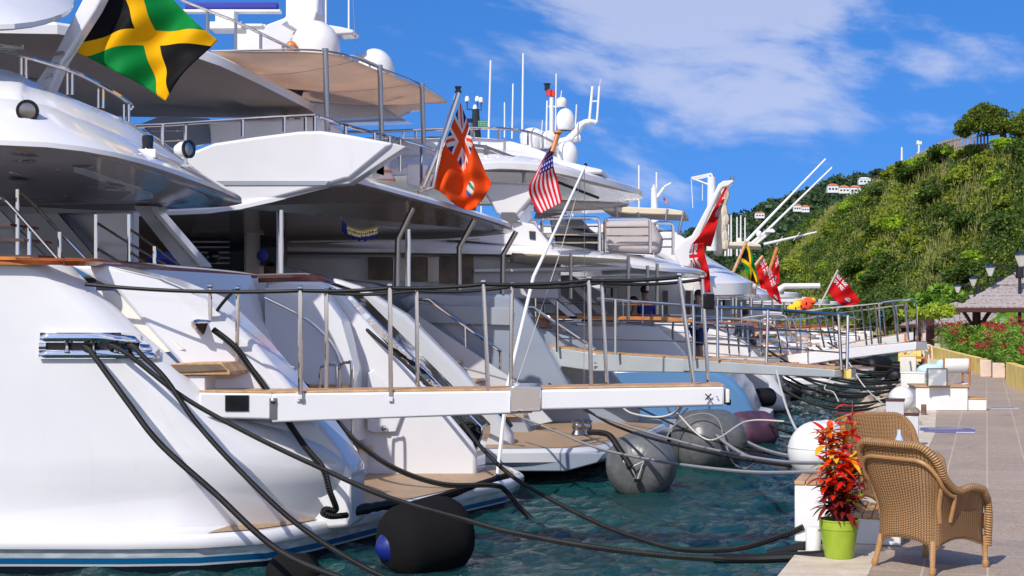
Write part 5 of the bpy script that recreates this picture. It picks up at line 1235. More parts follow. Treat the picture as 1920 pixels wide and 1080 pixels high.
# long fishing rods / outriggers
for a, b, lab in (((1400, 452, 52), (1548, 298, 52), 'upper of the two long slanting white fishing outriggers'), ((1412, 458, 53), (1560, 314, 53), 'lower of the two long slanting white fishing outriggers'), ((1432, 458, 54), (1531, 435, 54), 'nearly level thin white pole in front of the hill')):
    mb = MB(); mb.tube([P(*a), P(*b)], [.055, .03], 8); p0, p1 = P(*a), P(*b)
    for f in (.3, .62):
        q = p0.lerp(p1, f); mb.tube([q+Vector((-.12, 0, -.16)), q+Vector((.12, 0, .16))], .015, 4)
    solo('outrigger_pole', mb, M['white2'], lab, 'pole', loc=P(*a))
D = 52; ra = thing('radar_arch', 'white raked radar arch with small dome between the outriggers and the hill', 'radar arch', P(1415, 460, D))
mb = MB(); mb.tube([P(1408, 458, D), P(1435, 436, D), P(1450, 432, D)], .07, 6); mb.tube([P(1416, 458, D), P(1440, 438, D)], .06, 6); mb.box(P(1442, 434, D), (.35, .4, .07), 0); part('arch', mb, M['white2'], ra); dome(ra, P(1423, 438, D), .1); dome(ra, P(1386, 452, D), .1)
slab(ra, 'hard_top', [(1340, 456), (1400, 452), (1425, 458), (1428, 463), (1340, 460)], 50, 2.4, 'bimini', bevel=.03)
# sailing boat masts, far
for i, (px, y0) in enumerate(((1360, 420), (1366, 421), (1371, 403), (1382, 407), (1389, 404), (1397, 408))):
    post('sail_mast', 'bare white sailing-boat mast, %s in the far row' % ('farthest left', 'second from left', 'third from left, the tallest', 'fourth from left', 'fifth from left', 'at the right end')[i], 'mast', P(px, 480, 125), P(px, y0, 125), .09, .06, M['white2'], 'bare sailing masts in front of the dark hill')
# ================= PASSERELLES =================
M['passgrey'] = pmat('blue_grey_paint', (.36, .395, .42), .3, coat=.3, fn=vary((.36, .395, .42), .06, 2))
def beam(mb, a, b, w, h0, h1, ch=.03):
    """tapered box beam from a to b (top centre line), width w across"""
    a = Vector(a); b = Vector(b); t = (b-a).normalized(); s_ = Vector((-t.y, t.x, 0)).normalized()*w/2; rows = []
    for p, h in ((a, h0), (b, h1)):
        rows.append([p-s_, p+s_, p+s_-Vector((0, 0, h)), p-s_-Vector((0, 0, h))])
    mb.grid([rows[0], rows[1]], cu=True, cap=True); return s_
def passerelle(label, pts, w, h0, h1, stan, tops, mat='white', tip=None, hoopy=None, backoff=None, ropetop=False, r=.022):
    base = P(*pts[0]); g = thing('passerelle', label, 'gangway', base)
    for (a, b, ha, hb_) in zip(pts, pts[1:], h0, h1):
        mb = MB(); beam(mb, P(*a), P(*b), w, ha, hb_); part('beam', mb, M[mat], g, bevel=.02, recalc=True)
        A, B_ = P(*a), P(*b); mb = MB(); beam(mb, A+Vector((0, 0, .022)), B_+Vector((0, 0, .022)), w*.94, .02, .02); part('walkway', mb, M['teakedge'], g, bevel=.004, recalc=True)
    return g
# passerelle 1
GD = 15.2
g1 = passerelle('long white passerelle with teak top crossing in front of the two nearest yachts', [(385, 733, GD), (520, 735, GD), (1000, 729, GD-.1)], .62, (.26, .30), (.27, .235), None, None)
mb = MB(); beam(mb, P(985, 728, GD-.1), P(1353, 722, GD-.2), .60, .215, .20); part('beam', mb, M['white'], g1, bevel=.025, recalc=True)
mb = MB(); beam(mb, P(985, 728, GD-.1)+Vector((0, 0, .02)), P(1353, 722, GD-.2)+Vector((0, 0, .02)), .57, .018, .018); part('walkway', mb, M['teakedge'], g1, bevel=.004, recalc=True)
mb = MB(); c = P(960, 726, GD-.1); beam(mb, c+Vector((-.02, 0, .028)), c+Vector((.30, 0, .028)), .66, .27, .26); part('joint_sleeve', mb, M['mirror'], g1, bevel=.01, recalc=True)
mb = MB(); e = P(1354, 722, GD-.2); mb.box(e+Vector((.02, 0, -.10)), (.04, .52, .14), 0); part('end_cap', mb, M['cream'], g1, bevel=.01)
for k in (-.15, .03, .18):
    mb = MB(); mb.lathe([(.03, -.02), (.03, .02)], 10, Matrix.Rotation(pi/2, 3, 'Y'), e+Vector((.045, k, -.17)), cap=True); part('wheel', mb, M['rubber'], g1)
mb = MB(); p = P(512, 752, GD-.33); mb.lathe([(.03, 0), (.03, .02), (.015, .03)], 12, Matrix.Rotation(pi/2, 3, 'X'), p, cap=True); mb.box(p+Vector((.0, .02, -.08)), (.08, .02, .22), 0); part('hinge', mb, M['steel'], g1)
mb = MB(); p = P(1328, 744, GD-.54); mb.tube([p+Vector((-.03, 0, .03)), p+Vector((.03, 0, -.03))], .008, 4); mb.tube([p+Vector((-.03, 0, -.03)), p+Vector((.03, 0, .03))], .008, 4); mb.tube([p+Vector((.09, 0, 0)), p+Vector((.09, .02, 0))], .008, 6); part('end_fitting', mb, M['black'], g1)
fr = [(563, 541, 563, 748), (731, 536, 733, 752), (906, 529, 916, 748), (1104, 522, 1109, 748), (1273, 516, 1304, 746)]
bk = [(394, 537, 394, 731), (446, 541, 443, 727), (612, 545, 612, 727), (781, 541, 783, 724), (960, 533, 958, 722), (1128, 526, 1138, 720), (1316, 520, 1328, 718)]
tf, tb_ = [], []
for i, (x0, y0, x1, y1_) in enumerate(fr):
    d = GD-.36; mb = MB(); mb.tube([P(x1, y1_, d), P(x0, y0, d)], .023, 10); mb.tube([P(x0-4, y0, d), P(x0+4, y0, d)], .03, 8); part('stanchion', mb, M['chrome'], g1); tf.append(P(x0, y0+4, d)); mb = MB(); mb.box(P(x1, y1_, d+.03)+Vector((.0, 0, .02)), (.075, .03, .10), 0); mb.box(P(x1, y1_, d+.0)+Vector((0, 0, .02)), (.045, .05, .05), 0); part('bracket', mb, M['white'], g1, bevel=.006)
for i, (x0, y0, x1, y1_) in enumerate(bk):
    d = GD+.28; mb = MB(); mb.tube([P(x1, y1_, d), P(x0, y0, d)], .022, 10); mb.tube([P(x0-4, y0, d), P(x0+4, y0, d)], .028, 8); part('stanchion', mb, M['chrome'], g1); tb_.append(P(x0, y0+4, d))
def sag(pts, s, n=10):
    out = []
    for a, b in zip(pts, pts[1:]):
        for k in range(n): t = k/n; out.append(a.lerp(b, t)-Vector((0, 0, s*4*t*(1-t)*(b-a).length)))
    return out+[pts[-1]]
mb = MB(); mb.tube(sag([P(160, 533, GD-.3)]+tf, .018), .020, 8); solo('hand_rope', mb, M['rubber'], 'front black hand rope along the stanchion tops of the nearest passerelle', 'rope')
mb = MB(); mb.tube(sag([P(620, 540, GD+.28)]+tb_[2:], .03), .018, 8); solo('hand_rope', mb, M['rubber'], 'rear black hand rope along the stanchion tops of the nearest passerelle', 'rope')
sp = thing('dock_speaker', 'small black box strapped to the outer stanchion of the nearest passerelle', 'box', P(1328, 578, GD+.28)); mb = MB(); mb.box(P(1328, 565, GD+.26), (.11, .1, .16), .2); part('case', mb, M['rubber'], sp, bevel=.01)
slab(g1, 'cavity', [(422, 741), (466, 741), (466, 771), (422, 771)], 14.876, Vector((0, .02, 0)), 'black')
# passerelle 2 (blue-grey)
g2 = passerelle('blue-grey tapering passerelle with yellow end cap sloping down behind the nearest one', [(1030, 648, 27.2), (1130, 662, 26.6), (1300, 672, 25.2), (1585, 692, 22.6)], .55, (.34, .33, .22), (.33, .24, .13), None, None, mat='passgrey')
mb = MB(); mb.box(P(1585, 700, 22.6), (.08, .5, .15), 0); part('end_cap', mb, M['yellow'], g2, bevel=.01)
mb = MB(); mb.tube([P(1115, 685, 26.4), P(1155, 686, 26.3)], .07, 10); mb.tube([P(1150, 686, 26.3), P(1180, 687, 26.2)], .05, 8); part('hydraulic_ram', mb, M['steel'], g2)
tl = [P(1120, 560, 26.5), P(1280, 572, 25.4), P(1440, 580, 24.0), P(1590, 592, 22.6)]
mb = MB(); mb.tube(cr(tl, 4), .028, 8); o = part('rail', mb, M['chrome'], g2)
mb = MB(); mb.tube([P(1030, 603, 27), P(1285, 610, 25.4), P(1590, 625, 22.6)], .014, 6); mb.tube([P(1050, 635, 27), P(1285, 640, 25.4), P(1590, 662, 22.6)], .012, 6); part('rail_wire', mb, M['steel'], o)
for x0, y0, x1, y1_ in ((1044, 566, 1045, 660), (1154, 562, 1154, 664), (1300, 573, 1302, 676), (1440, 582, 1437, 682), (1572, 590, 1578, 694), (1590, 592, 1588, 694), (1003, 560, 1003, 622), (1345, 574, 1346, 672)):
    d = 27-(x1-1030)/560*4.4; mb = MB(); mb.tube([P(x1, y1_, d-.25), P(x0, y0, d)], .026, 8); part('stanchion', mb, M['chrome'], g2)
mb = MB(); mb.tube([P(965, 577, 27), P(1000, 577, 27), P(1115, 655, 26.7)], .035, 8); part('rail', mb, M['chrome'], g2)
# passerelle 3 (long white) and 4 behind it, and 5 railings
g3 = passerelle('long white passerelle rising toward the quay, nearer of the two long ones', [(1440, 672, 47.5), (1565, 655, 46), (1728, 641, 44)], .75, (.42, .36), (.36, .24), None, None)
g4 = passerelle('farther long white passerelle parallel behind the nearer one', [(1490, 668, 60), (1600, 642, 60), (1708, 623, 60)], .8, (.42, .42), (.42, .32), None, None)
def hoops(g, lst, r=.03):
    for pts, D in lst:
        mb = MB(); mb.tube(crP([(x, y, D) for x, y in pts], 4), r, 6); part('rail', mb, M['chrome'], g)
hoops(g3, [(((1502, 662), (1500, 590), (1506, 584), (1560, 577), (1640, 570), (1700, 562), (1714, 564), (1718, 572), (1719, 640)), 45.5),
           (((1577, 650), (1572, 592), (1569, 582), (1575, 576), (1600, 575)), 45.5), (((1652, 648), (1648, 575), (1650, 570), (1660, 566), (1700, 562)), 45),
           (((1430, 668), (1428, 605), (1434, 600), (1500, 598), (1570, 590), (1590, 594), (1612, 600)), 46.5), (((1410, 665), (1408, 612), (1412, 605), (1450, 600), (1500, 590)), 47)])
for x0, y0, x1, y1_, D in ((1532, 588, 1546, 652, 46), (1545, 586, 1562, 654, 46), (1615, 575, 1625, 648, 45), (1628, 574, 1635, 646, 45), (1640, 573, 1648, 646, 45), (1674, 568, 1684, 642, 44.5), (1695, 566, 1704, 640, 44.5), (1456, 590, 1462, 668, 47), (1470, 590, 1478, 665, 47), (1490, 592, 1496, 664, 46.5)):
    mb = MB(); mb.tube([P(x1, y1_, D), P(x0, y0, D)], .03, 6); part('stanchion', mb, M['chrome'], g3)
mb = MB(); mb.tube([P(1410, 628, 47), P(1570, 620, 46), P(1640, 612, 45)], .012, 5); mb.tube([P(1410, 645, 47), P(1570, 640, 46)], .012, 5); part('rail_wire', mb, M['steel'], g3)
hoops(g4, [(((1520, 655), (1518, 600), (1524, 594), (1600, 584), (1690, 572), (1700, 576), (1704, 622)), 60)])
for x0, y0, x1, y1_ in ((1560, 590, 1566, 650), (1600, 584, 1606, 642), (1655, 577, 1662, 632), (1680, 574, 1686, 628)):
    mb = MB(); mb.tube([P(x1, y1_, 60), P(x0, y0, 60)], .035, 6); part('stanchion', mb, M['chrome'], g4)
g5 = passerelle('grey passerelle with curved hooped rails between the blue-grey one and the long white ones', [(1280, 668, 38), (1450, 672, 36)], .6, (.3,), (.24,), None, None, mat='lgrey')
hoops(g5, [(((1262, 668), (1262, 606), (1275, 600), (1400, 600), (1450, 610), (1462, 640), (1464, 668)), 37), (((1340, 665), (1338, 610), (1350, 602), (1390, 596), (1440, 590), (1470, 592), (1478, 604), (1484, 640)), 38), (((1395, 665), (1392, 605), (1400, 597), (1440, 592), (1480, 594), (1490, 610)), 39)])
for x in (1290, 1315, 1365, 1383, 1402, 1425): mb = MB(); mb.tube([P(x+3, 668, 37.5), P(x-2, 602, 37.5)], .026, 6); part('stanchion', mb, M['chrome'], g5)
mb = MB(); mb.tube([P(1262, 622, 37), P(1464, 640, 37)], .012, 5); mb.tube([P(1262, 640, 37), P(1464, 655, 37)], .012, 5); part('rail_wire', mb, M['steel'], g5)
# white boom right of the flags
mb = MB(); mb.tube([P(1455, 548, 47), P(1470, 537, 47), P(1537, 536, 47)], [.12, .1, .09], 8); solo('boom', mb, M['white2'], 'short horizontal white boom between the red ensigns and the green hill', 'boom')
# aft-deck rails of yacht 3 and 4
mb = MB()
for y in (568, 588, 600): mb.tube([P(1000, y, 30), P(1300, y+4, 30.6), P(1410, y+10, 34)], .018, 6)
for x in range(1020, 1400, 37): mb.tube([P(x, 566, 30.2), P(x, 606, 30.2)], .018, 6)
part('aft_rail', mb, M['chrome'], y3)
# ================= FLAGS =================
def union(u, v):      # union-jack colour expression on canton coords 0..1
    def near(e, w): return e.abs() < w
    d1 = u-v; d2 = u+v-1
    wd = near(d1, .16).max(near(d2, .16)); rdg = near(d1+.03, .05).max(near(d2-.03, .05))
    wc = near(u-.5, .14).max(near(v-.5, .19)); rc = near(u-.5, .075).max(near(v-.5, .11))
    return wd, rdg, wc, rc
def ensign_mat(name, field, red, badge=True, blue=(.015, .02, .16), canton=(.5, .5)):
    def f(x):
        u, v, w = sep(x['uv']); cu, cv_ = u/canton[0], (v-canton[1])/(1-canton[1]); wd, rdg, wc, rc = union(cu, cv_)
        c = mixc(wd, blue, (.75, .72, .72)); c = mixc(rdg, c, red); c = mixc(wc, c, (.75, .72, .72)); c = mixc(rc, c, red)
        out = mixc((u < canton[0])*(v > canton[1]), field, c)
        if badge:
            d = (((u-.74)*1.6)*((u-.74)*1.6)+(v-.42)*(v-.42)).sqrt(); k_ = v-.42
            b = mixc(k_ > .035, mixc(k_ > -.06, (.12, .12, .40), (.72, .70, .64)), mixc(k_ > .10, (.05, .25, .20), (.72, .70, .64))); out = mixc(d < .15, out, b)
        return out
    m = pmat(name, field, .75, spec=.2, fn=f); return trans(m)
def trans(m, k=.35):
    t = m.node_tree; b = t.nodes['Principled BSDF']; tr = t.nodes.new('ShaderNodeBsdfTranslucent'); mx = t.nodes.new('ShaderNodeMixShader'); mx.inputs[0].default_value = k
    l = b.inputs['Base Color'].links
    if l: t.links.new(l[0].from_socket, tr.inputs[0])
    else: tr.inputs[0].default_value = b.inputs['Base Color'].default_value
    t.links.new(b.outputs[0], mx.inputs[1]); t.links.new(tr.outputs[0], mx.inputs[2]); t.links.new(mx.outputs[0], t.nodes['Material Output'].inputs[0]); return m
def jam(x):
    u, v, w = sep(x['uv']); d1 = (u-v).abs(); d2 = (u+v-1).abs(); side = (u-.5).abs() > (v-.5).abs()
    return mixc((d1 < .105).max(d2 < .105), mixc(side, (.0, .26, .05), (.006, .006, .008)), (.92, .52, .0))
def usf(x):
    u, v, w = sep(x['uv']); s = (v*6.5).fract() < .53
    c = mixc(s, (.80, .76, .78), (.75, .015, .03)); su, sv = (u/.42*5).fract()-.5, ((v-.25)/.75*5).fract()-.5
    st = (su*su+sv*sv).sqrt() < .24
    return mixc((u < .42)*(v > .25), c, mixc(st, (.04, .03, .28), (.72, .7, .75)))
M['jamaica'] = trans(pmat('black_green_gold_flag_cloth', (.0, .3, .1), .7, spec=.2, fn=jam)); M['usa'] = trans(pmat('stars_and_stripes_cloth', (.6, .1, .1), .7, spec=.2, fn=usf))
M['cayman'] = ensign_mat('orange_red_ensign_cloth', (.85, .09, .008), (.80, .08, .01), blue=(.02, .03, .22)); M['redens'] = ensign_mat('red_ensign_cloth', (.66, .012, .012), (.6, .012, .02), False)
M['redens2'] = ensign_mat('badged_red_ensign_cloth', (.62, .008, .012), (.6, .01, .02), True, canton=(.42, .56))
def flag(label, mat, top, bot, nu=40, nv=24, rip=.05, waves=3.0, staff=None, mid=None, slope=.3, smat='white2', sr=.02, phase=0, cat='flag'):
    """cloth between a top edge (hoist->fly) and a bottom edge, (px,py,D) points"""
    hb = P(*bot[0]); r = thing('flag', label, cat, hb)
    A = resample(crP(top, 8), nu); B_ = resample(crP(bot, 8), nu); Cc = resample(crP(mid, 8), nu) if mid else None; rows = []
    for j in range(nv):
        v = j/(nv-1); row = []
        for i in range(nu):
            u = i/(nu-1); p = B_[i].lerp(A[i], v)
            if Cc: m_ = (A[i]+B_[i])/2; p += (Cc[i]-m_)*4*v*(1-v)
            a = rip*min(1, u*3+.15); p = p+Vector((.15, 1, 0))*a*(sin(2*pi*(waves*u+slope*v)+phase)+.4*sin(2*pi*(waves*1.9*u-slope*2*v)+1+phase)); row.append(p)
        rows.append(row)
    mb = MB(); mb.grid(rows); ob = part('cloth', mb, M[mat], r, smooth=180); s_ = ob.modifiers.new('solid', 'SOLIDIFY'); s_.thickness = .004
    if staff:
        mb = MB(); mb.tube([P(*q) for q in staff], sr, 8); part('staff', mb, M[smat], r)
    return r
f = flag('large black, green and gold flag flying from the raked white staff of the nearest yacht', 'jamaica', [(228, -62, 17.2), (290, -30, 17.2), (350, 25, 17.3), (404, 73, 17.2)], [(141, 97, 16.8), (185, 118, 17.0), (245, 148, 17.1), (311, 190, 17.1)], rip=.085, waves=1.6, nu=60, nv=40, slope=.5)
# raked white ladder-like staff
mb = MB(); a0, a1 = P(64, 192, 16.5), P(196, -60, 17.0)
mb.prism([P(54, 196, 16.5), P(62, 160, 16.5), P(98, 108, 16.6), (P(180, -50, 16.9)), P(214, -50, 16.9), P(178, 20, 16.8), P(116, 116, 16.6), P(84, 192, 16.5)], Vector((.05, .14, 0))); stf = part('staff', mb, M['white'], f, bevel=.015)
for y in (98, 119, 140):
    slab(stf, 'staff_slot', [(103-(y-98)*.5, y), (118-(y-98)*.5, y-3), (118-(y-98)*.5+2, y+4), (101-(y-98)*.5, y+6)], 16.55, .02, 'steel')
mb = MB(); mb.tube([P(108, 132, 16.6), P(138, 100, 16.7), P(185, 10, 16.9), P(200, -50, 17)], .008, 5); part('halyard', mb, M['ropewhite'], f)
f = flag('orange-red ensign with white badge drooping from the second yacht\'s chrome staff', 'cayman', [(863, 192, 25.2), (880, 240, 25.4), (900, 300, 25.4), (920, 345, 25.3)], [(806, 348, 24.6), (835, 366, 24.8), (860, 388, 25), (893, 396, 25.2)], rip=.11, waves=1.4, staff=[(792, 352, 24.5), (830, 262, 24.8), (860, 172, 25.2)], smat='chrome', sr=.05, nu=50, nv=34, slope=.9, phase=1.2)
mb = MB(); mb.lathe([(.06, 0), (.06, .05), (.045, .06), (.045, .09), (.06, .10), (.06, .13)], 14, c=P(859, 176, 25.2), cap=True); part('staff_lamp', mb, M['black'], f)
mb = MB(); mb.tube([P(784, 360, 24.5), P(812, 352, 24.6), P(830, 262, 24.7)], .03, 8); part('staff_brace', mb, M['chrome'], f)
f = flag('stars and stripes flag hanging twisted from a short wooden staff', 'usa', [(1040, 266, 28.4), (1038, 308, 28.4), (1048, 350, 28.4), (1055, 380, 28.4)], [(1026, 284, 28.2), (1004, 325, 28.2), (992, 362, 28.2), (1012, 402, 28.2)], rip=.06, waves=1.5, staff=[(1035, 285, 28.3), (1046, 250, 28.4)], smat='orangewood', sr=.045)
mb = MB(); mb.lathe([(.05, 0), (.09, .04), (.07, .08), (0, .1)], 12, c=P(1046, 253, 28.4)); part('staff_finial', mb, M['orangewood'], f)
flag('long red ensign running down the raked white arm', 'redens', [(1368, 350, 37.2), (1350, 400, 37.3), (1340, 440, 37.4), (1333, 462, 37.4)], [(1360, 350, 37.2), (1330, 408, 37.2), (1312, 440, 37.2), (1296, 460, 37.2)], rip=.07, waves=2)
flag('red ensign hanging straight down below the raked white arm', 'redens', [(1296, 458, 36.8), (1292, 480, 36.8), (1300, 500, 36.8), (1318, 548, 36.8)], [(1320, 455, 36.9), (1322, 480, 36.9), (1330, 510, 36.9), (1332, 548, 36.9)], rip=.09, waves=1.5)
flag('small black, green and gold flag on a pale wooden staff in the middle distance', 'jamaica', [(1399, 458, 44), (1408, 470, 44), (1416, 500, 44), (1420, 530, 44)], [(1388, 486, 44), (1396, 500, 44), (1404, 520, 44), (1402, 534, 44)], rip=.06, waves=1.3, staff=[(1370, 522, 44), (1400, 452, 44)], smat='teakedge', sr=.05)
flag('red ensign just right of the small black, green and gold flag', 'redens', [(1432, 482, 46), (1440, 500, 46), (1444, 520, 46), (1440, 545, 46)], [(1418, 503, 46), (1421, 515, 46), (1424, 530, 46), (1426, 540, 46)], rip=.06, waves=1.4, staff=[(1412, 502, 46), (1430, 480, 46)], smat='teakedge', sr=.05)
flag('tall red ensign on a dark orange staff, rightmost of the middle-distance cluster', 'redens2', [(1456, 468, 47), (1460, 490, 47), (1462, 510, 47), (1461, 532, 47)], [(1446, 500, 47), (1447, 515, 47), (1448, 526, 47), (1450, 533, 47)], rip=.05, waves=1.4, staff=[(1432, 540, 47), (1457, 464, 47)], smat='orangewood', sr=.06)
flag('badged red ensign hanging low in the middle-distance cluster above the passerelle rails', 'redens2', [(1446, 505, 45), (1452, 525, 45), (1460, 545, 45), (1466, 571, 45)], [(1432, 520, 45), (1436, 540, 45), (1444, 556, 45), (1462, 569, 45)], rip=.06, waves=1.2)
flag('red ensign flying to the right from a thin pale staff in front of the hill', 'redens2', [(1570, 512, 52), (1585, 528, 52), (1600, 545, 52), (1614, 566, 52)], [(1551, 545, 52), (1565, 562, 52), (1580, 572, 52), (1592, 574, 52)], rip=.07, waves=1.3, staff=[(1536, 575, 52), (1571, 506, 52)], smat='ropewhite', sr=.03)
flag('tiny pink and white pennant hanging from a yacht mast arm', 'usa', [(1244, 368, 41), (1250, 374, 41), (1254, 380, 41)], [(1243, 377, 41), (1248, 381, 41), (1250, 384, 41)], nu=12, nv=8, rip=.02)
def rag(x):
    n = noise_e(x['pos'], 2.2, 2); return mixc(sstep(n, .45, .55), (.9, .5, .02), (.8, .08, .02))
M['redyellow'] = pmat('red_and_yellow_cloth', (.8, .3, .02), .8, fn=rag)
mb = MB()
for i in range(7): mb.ball(P(1488+i*5, 578-i*2.2+(i % 2)*3, 50), .17, 10, (1.4, 1, .9+.2*(i % 3)))
solo('bundled_cover', mb, M['redyellow'], 'crumpled red and yellow cloth bundle on a distant boat below the flags', 'cloth')
# ================= FENDERS =================
def fender(label, c, r, L, axis, mat, endm=None, lap=None, cat='fender'):
    c = Vector(c); R = Vector(axis).normalized().to_track_quat('Z', 'Y').to_matrix(); t = thing('fender', label, cat, c)
    prof = [(.0, -L/2)]+[(r*(sin(a*pi/16)**.8), -L/2+r*.75*(1-cos(a*pi/16))) for a in range(1, 9)]+[(r*1.02, 0)]+[(r*(sin(a*pi/16)**.8), L/2-r*.75*(1-cos(a*pi/16))) for a in range(8, 0, -1)]+[(.0, L/2)]
    n = 64; rows = []
    for q, (rr, z) in enumerate(prof):
        row = []
        for k in range(n):
            a = 2*pi*k/n; pl = 1+(.025*sin(a*23)*(1-min(1, (rr/r))**3) if 0 < rr else 0); row.append(R @ Vector((rr*pl*cos(a), rr*pl*sin(a), z))+c)
        rows.append(row)
    mb = MB(); mb.grid(rows, cu=True); b = part('body', mb, M[mat], t, smooth=60)
    if endm:
        mb = MB(); e = -L/2; mb.lathe([(.0, e-.07), (.05, e-.065), (.10, e-.03), (.15, e+.02), (.18, e+.07), (.19, e+.14)], 24, R, c); part('end_cone', mb, M[endm], t)
        mb = MB(); mb.lathe([(.19, e+.05), (.215, e+.09), (.225, e+.16)], 24, R, c); part('end_ring', mb, M['whiteplastic'], t)
    return t
fender('huge black cloth-covered fender with a blue end beside the nearest swim platform', P(798, 1010, 14.95), .405, 1.0, (.80, .50, .12), 'fendercloth', 'blueplastic')
fender('dark fender half under water below the hull stripe at the bottom of the photo', PZ(550, 14.35, -.02), .24, .55, (.9, .2, 0), 'fendercloth')
fg = fender('big grey ribbed rubber fender under the second yacht platform, with a V of white cord', P(1203, 873, 21.2), .50, 1.0, (.30, .95, 0), 'fendergrey')
mb = MB(); mb.tube([P(1168, 864, 20.65), P(1183, 876, 20.63), P(1195, 900, 20.65), P(1207, 864, 20.63), P(1184, 876, 20.61)], .014, 6); part('cord', mb, M['ropewhite'], fg)
mb = MB(); mb.box(P(1195, 901, 20.64), (.09, .05, .05), 0); part('shackle', mb, M['black'], fg)
fender('grey barrel-shaped rubber fender between the two big ones', P(1328, 826, 25.0), .54, 1.25, (.9, .45, 0), 'fendergrey')
fender('dark purple covered fender right of the grey barrel one', P(1408, 808, 29), .40, 1.1, (.85, .5, 0), 'fenderpurple')
fender('black fender lying on a far stern platform by the white passerelle', P(1484, 735, 41.5), .26, .6, (.8, .5, 0), 'rubber')
fender('black fender lying on the stern platform of the fourth yacht', P(1430, 745, 36.6), .24, .7, (.9, .3, 0), 'rubber')
fender('dark grey fender below the boulders near the long passerelle tip', PZ(1680, 48, .5), .34, .8, (.5, .8, 0), 'rubber')
fender('second dark fender farther along beneath the far passerelles', PZ(1645, 56, .6), .4, 1.2, (.9, .4, 0), 'rubber')
fender('third dark fender in the shade beneath the far passerelles', PZ(1610, 59, .6), .45, 1.4, (.9, .4, 0), 'rubber')
def buoy(label, c, r, sq=1.0):
    t = thing('mooring_buoy', label, 'buoy', Vector(c)-Vector((0, 0, r))); mb = MB(); mb.ball(c, r, 40, (1, 1, sq)); part('body', mb, M['whiteplastic'], t, smooth=60)
    mb = MB(); R = Matrix.Identity(3); mb.lathe([(r*1.004, r*.12), (r*1.012, r*.14), (r*1.004, r*.16)], 40, R, c); part('seam', mb, M['whiteplastic'], t); return t
buoy('large white ball buoy behind the white boarding box', P(1535, 846, 13.9), .295)
buoy('smaller white ball buoy just behind the large white one', P(1550, 818, 14.8), .17)
buoy('white ball buoy resting among boulders left of the white podium', P(1690, 748, 25.0), .22)
# ================= ROPES =================
def rope(label, pts, r, mat='ropeblack', n=8, cat='mooring line', group=None):
    mb = MB(); mb.tube(crP(pts, 12), r, n); return solo('mooring_line', mb, M[mat], label, cat, group, loc=P(*pts[0]))
rope('thick black mooring line from the leftmost slot of the chrome plate', [(152, 648, 14.85), (166, 655, 14.6), (182, 675, 14.4), (240, 755, 14.0), (300, 832, 13.7), (400, 922, 13.3), (520, 1030, 12.9), (650, 1088, 12.5), (760, 1125, 12.2)], .029)
rope('black mooring line crossing the white hull just right of the thickest one', [(236, 650, 14.95), (250, 650, 14.6), (268, 668, 14.4), (310, 710, 14.1), (370, 795, 13.8), (460, 893, 13.4), (560, 985, 13.1), (680, 1062, 12.7), (790, 1110, 12.4)], .025)
rope('longest black mooring line, from chrome plate to the white bollard on the quay', [(200, 650, 14.9), (214, 650, 14.6), (250, 672, 14.45), (330, 735, 14.2), (400, 778, 14.0), (500, 830, 13.6), (600, 877, 13.3), (720, 930, 13.0), (870, 974, 12.6), (960, 998, 12.4), (1100, 1024, 12.1), (1250, 1042, 11.8), (1380, 1049, 11.6), (1480, 1046, 11.45), (1545, 1044, 11.35)], .025)
mb = MB(); mb.tube(crP([(1340, 1047, 11.7), (1420, 1047, 11.5), (1490, 1044, 11.4), (1545, 1040, 11.3), (1556, 1030, 11.38), (1548, 1021, 11.5), (1520, 1022, 11.6), (1495, 1028, 11.62), (1440, 1040, 11.7)], 8), .040, 10); solo('chafe_loop', mb, M['rubber'], 'thick black chafe-guarded rope eye looped round the white bollard on the kerb', 'rope')
rope('black line sagging across the nearest swim platform and down into the water', [(548, 782, 18.6), (620, 784, 18.7), (670, 830, 18.6), (740, 878, 18.4), (830, 908, 18.3), (925, 910, 18.6), (950, 922, 18.9), (985, 962, 18.6), (1045, 1008, 18.3)], .034)
rope('black mooring line sweeping low and rising to the kerb beside the white boarding steps', [(640, 575, 20.5), (690, 620, 20.0), (760, 682, 19.6), (850, 770, 18.6), (900, 836, 17.6), (960, 893, 16.6), (1040, 940, 15.6), (1130, 985, 14.6), (1230, 1020, 13.6), (1300, 1032, 13.0), (1390, 1027, 12.5), (1470, 1003, 12.1), (1506, 988, 12.0)], .025)
rope('black line tied from the oval fairlead down to the shock absorber on the nearest platform', [(400, 618, 15.3), (440, 650, 15.25), (470, 690, 15.3), (520, 760, 15.25), (570, 835, 15.2), (605, 878, 15.15), (618, 920, 15.15), (630, 955, 15.3), (612, 955, 15.25), (606, 962, 15.2), (622, 968, 15.25), (650, 966, 15.45)], .034)
mb = MB(); mb.tube(crP([(645, 964, 15.65), (680, 955, 15.9), (730, 946, 16.3), (752, 945, 16.5)], 6), [.05, .06, .06, .05, .06, .05, .06, .065, .05, .06, .05, .06, .05, .05, .045, .05, .04, .03, .02], 10); solo('mooring_snubber', mb, M['rubber'], 'black ribbed rubber shock absorber lying on the nearest platform teak', 'snubber')
rope('black line from the oval fairlead stretching behind the passerelle to the right', [(412, 618, 15.9), (450, 638, 16.6), (500, 668, 17.6), (545, 700, 18.6), (590, 735, 19.3)], .026)
rope('thin black line rising from the oval fairlead to the passerelle top', [(388, 612, 15.9), (412, 575, 15.6), (438, 545, 15.3)], .018)
rope('black line running down the second yacht stern past its steps', [(735, 640, 21.8), (775, 680, 21.8), (800, 715, 21.8), (850, 730, 21.9), (930, 770, 21.9), (960, 800, 21.9)], .03)
gr = 'grey mooring lines running from the second yacht stern to the quay by the box'
rope('upper grey mooring line from the second yacht capstan to the quay', [(1095, 770, 22.6), (1180, 800, 20), (1290, 832, 17.5), (1380, 852, 15.5), (1470, 866, 13.5), (1550, 868, 12.3)], .017, 'ropegrey')
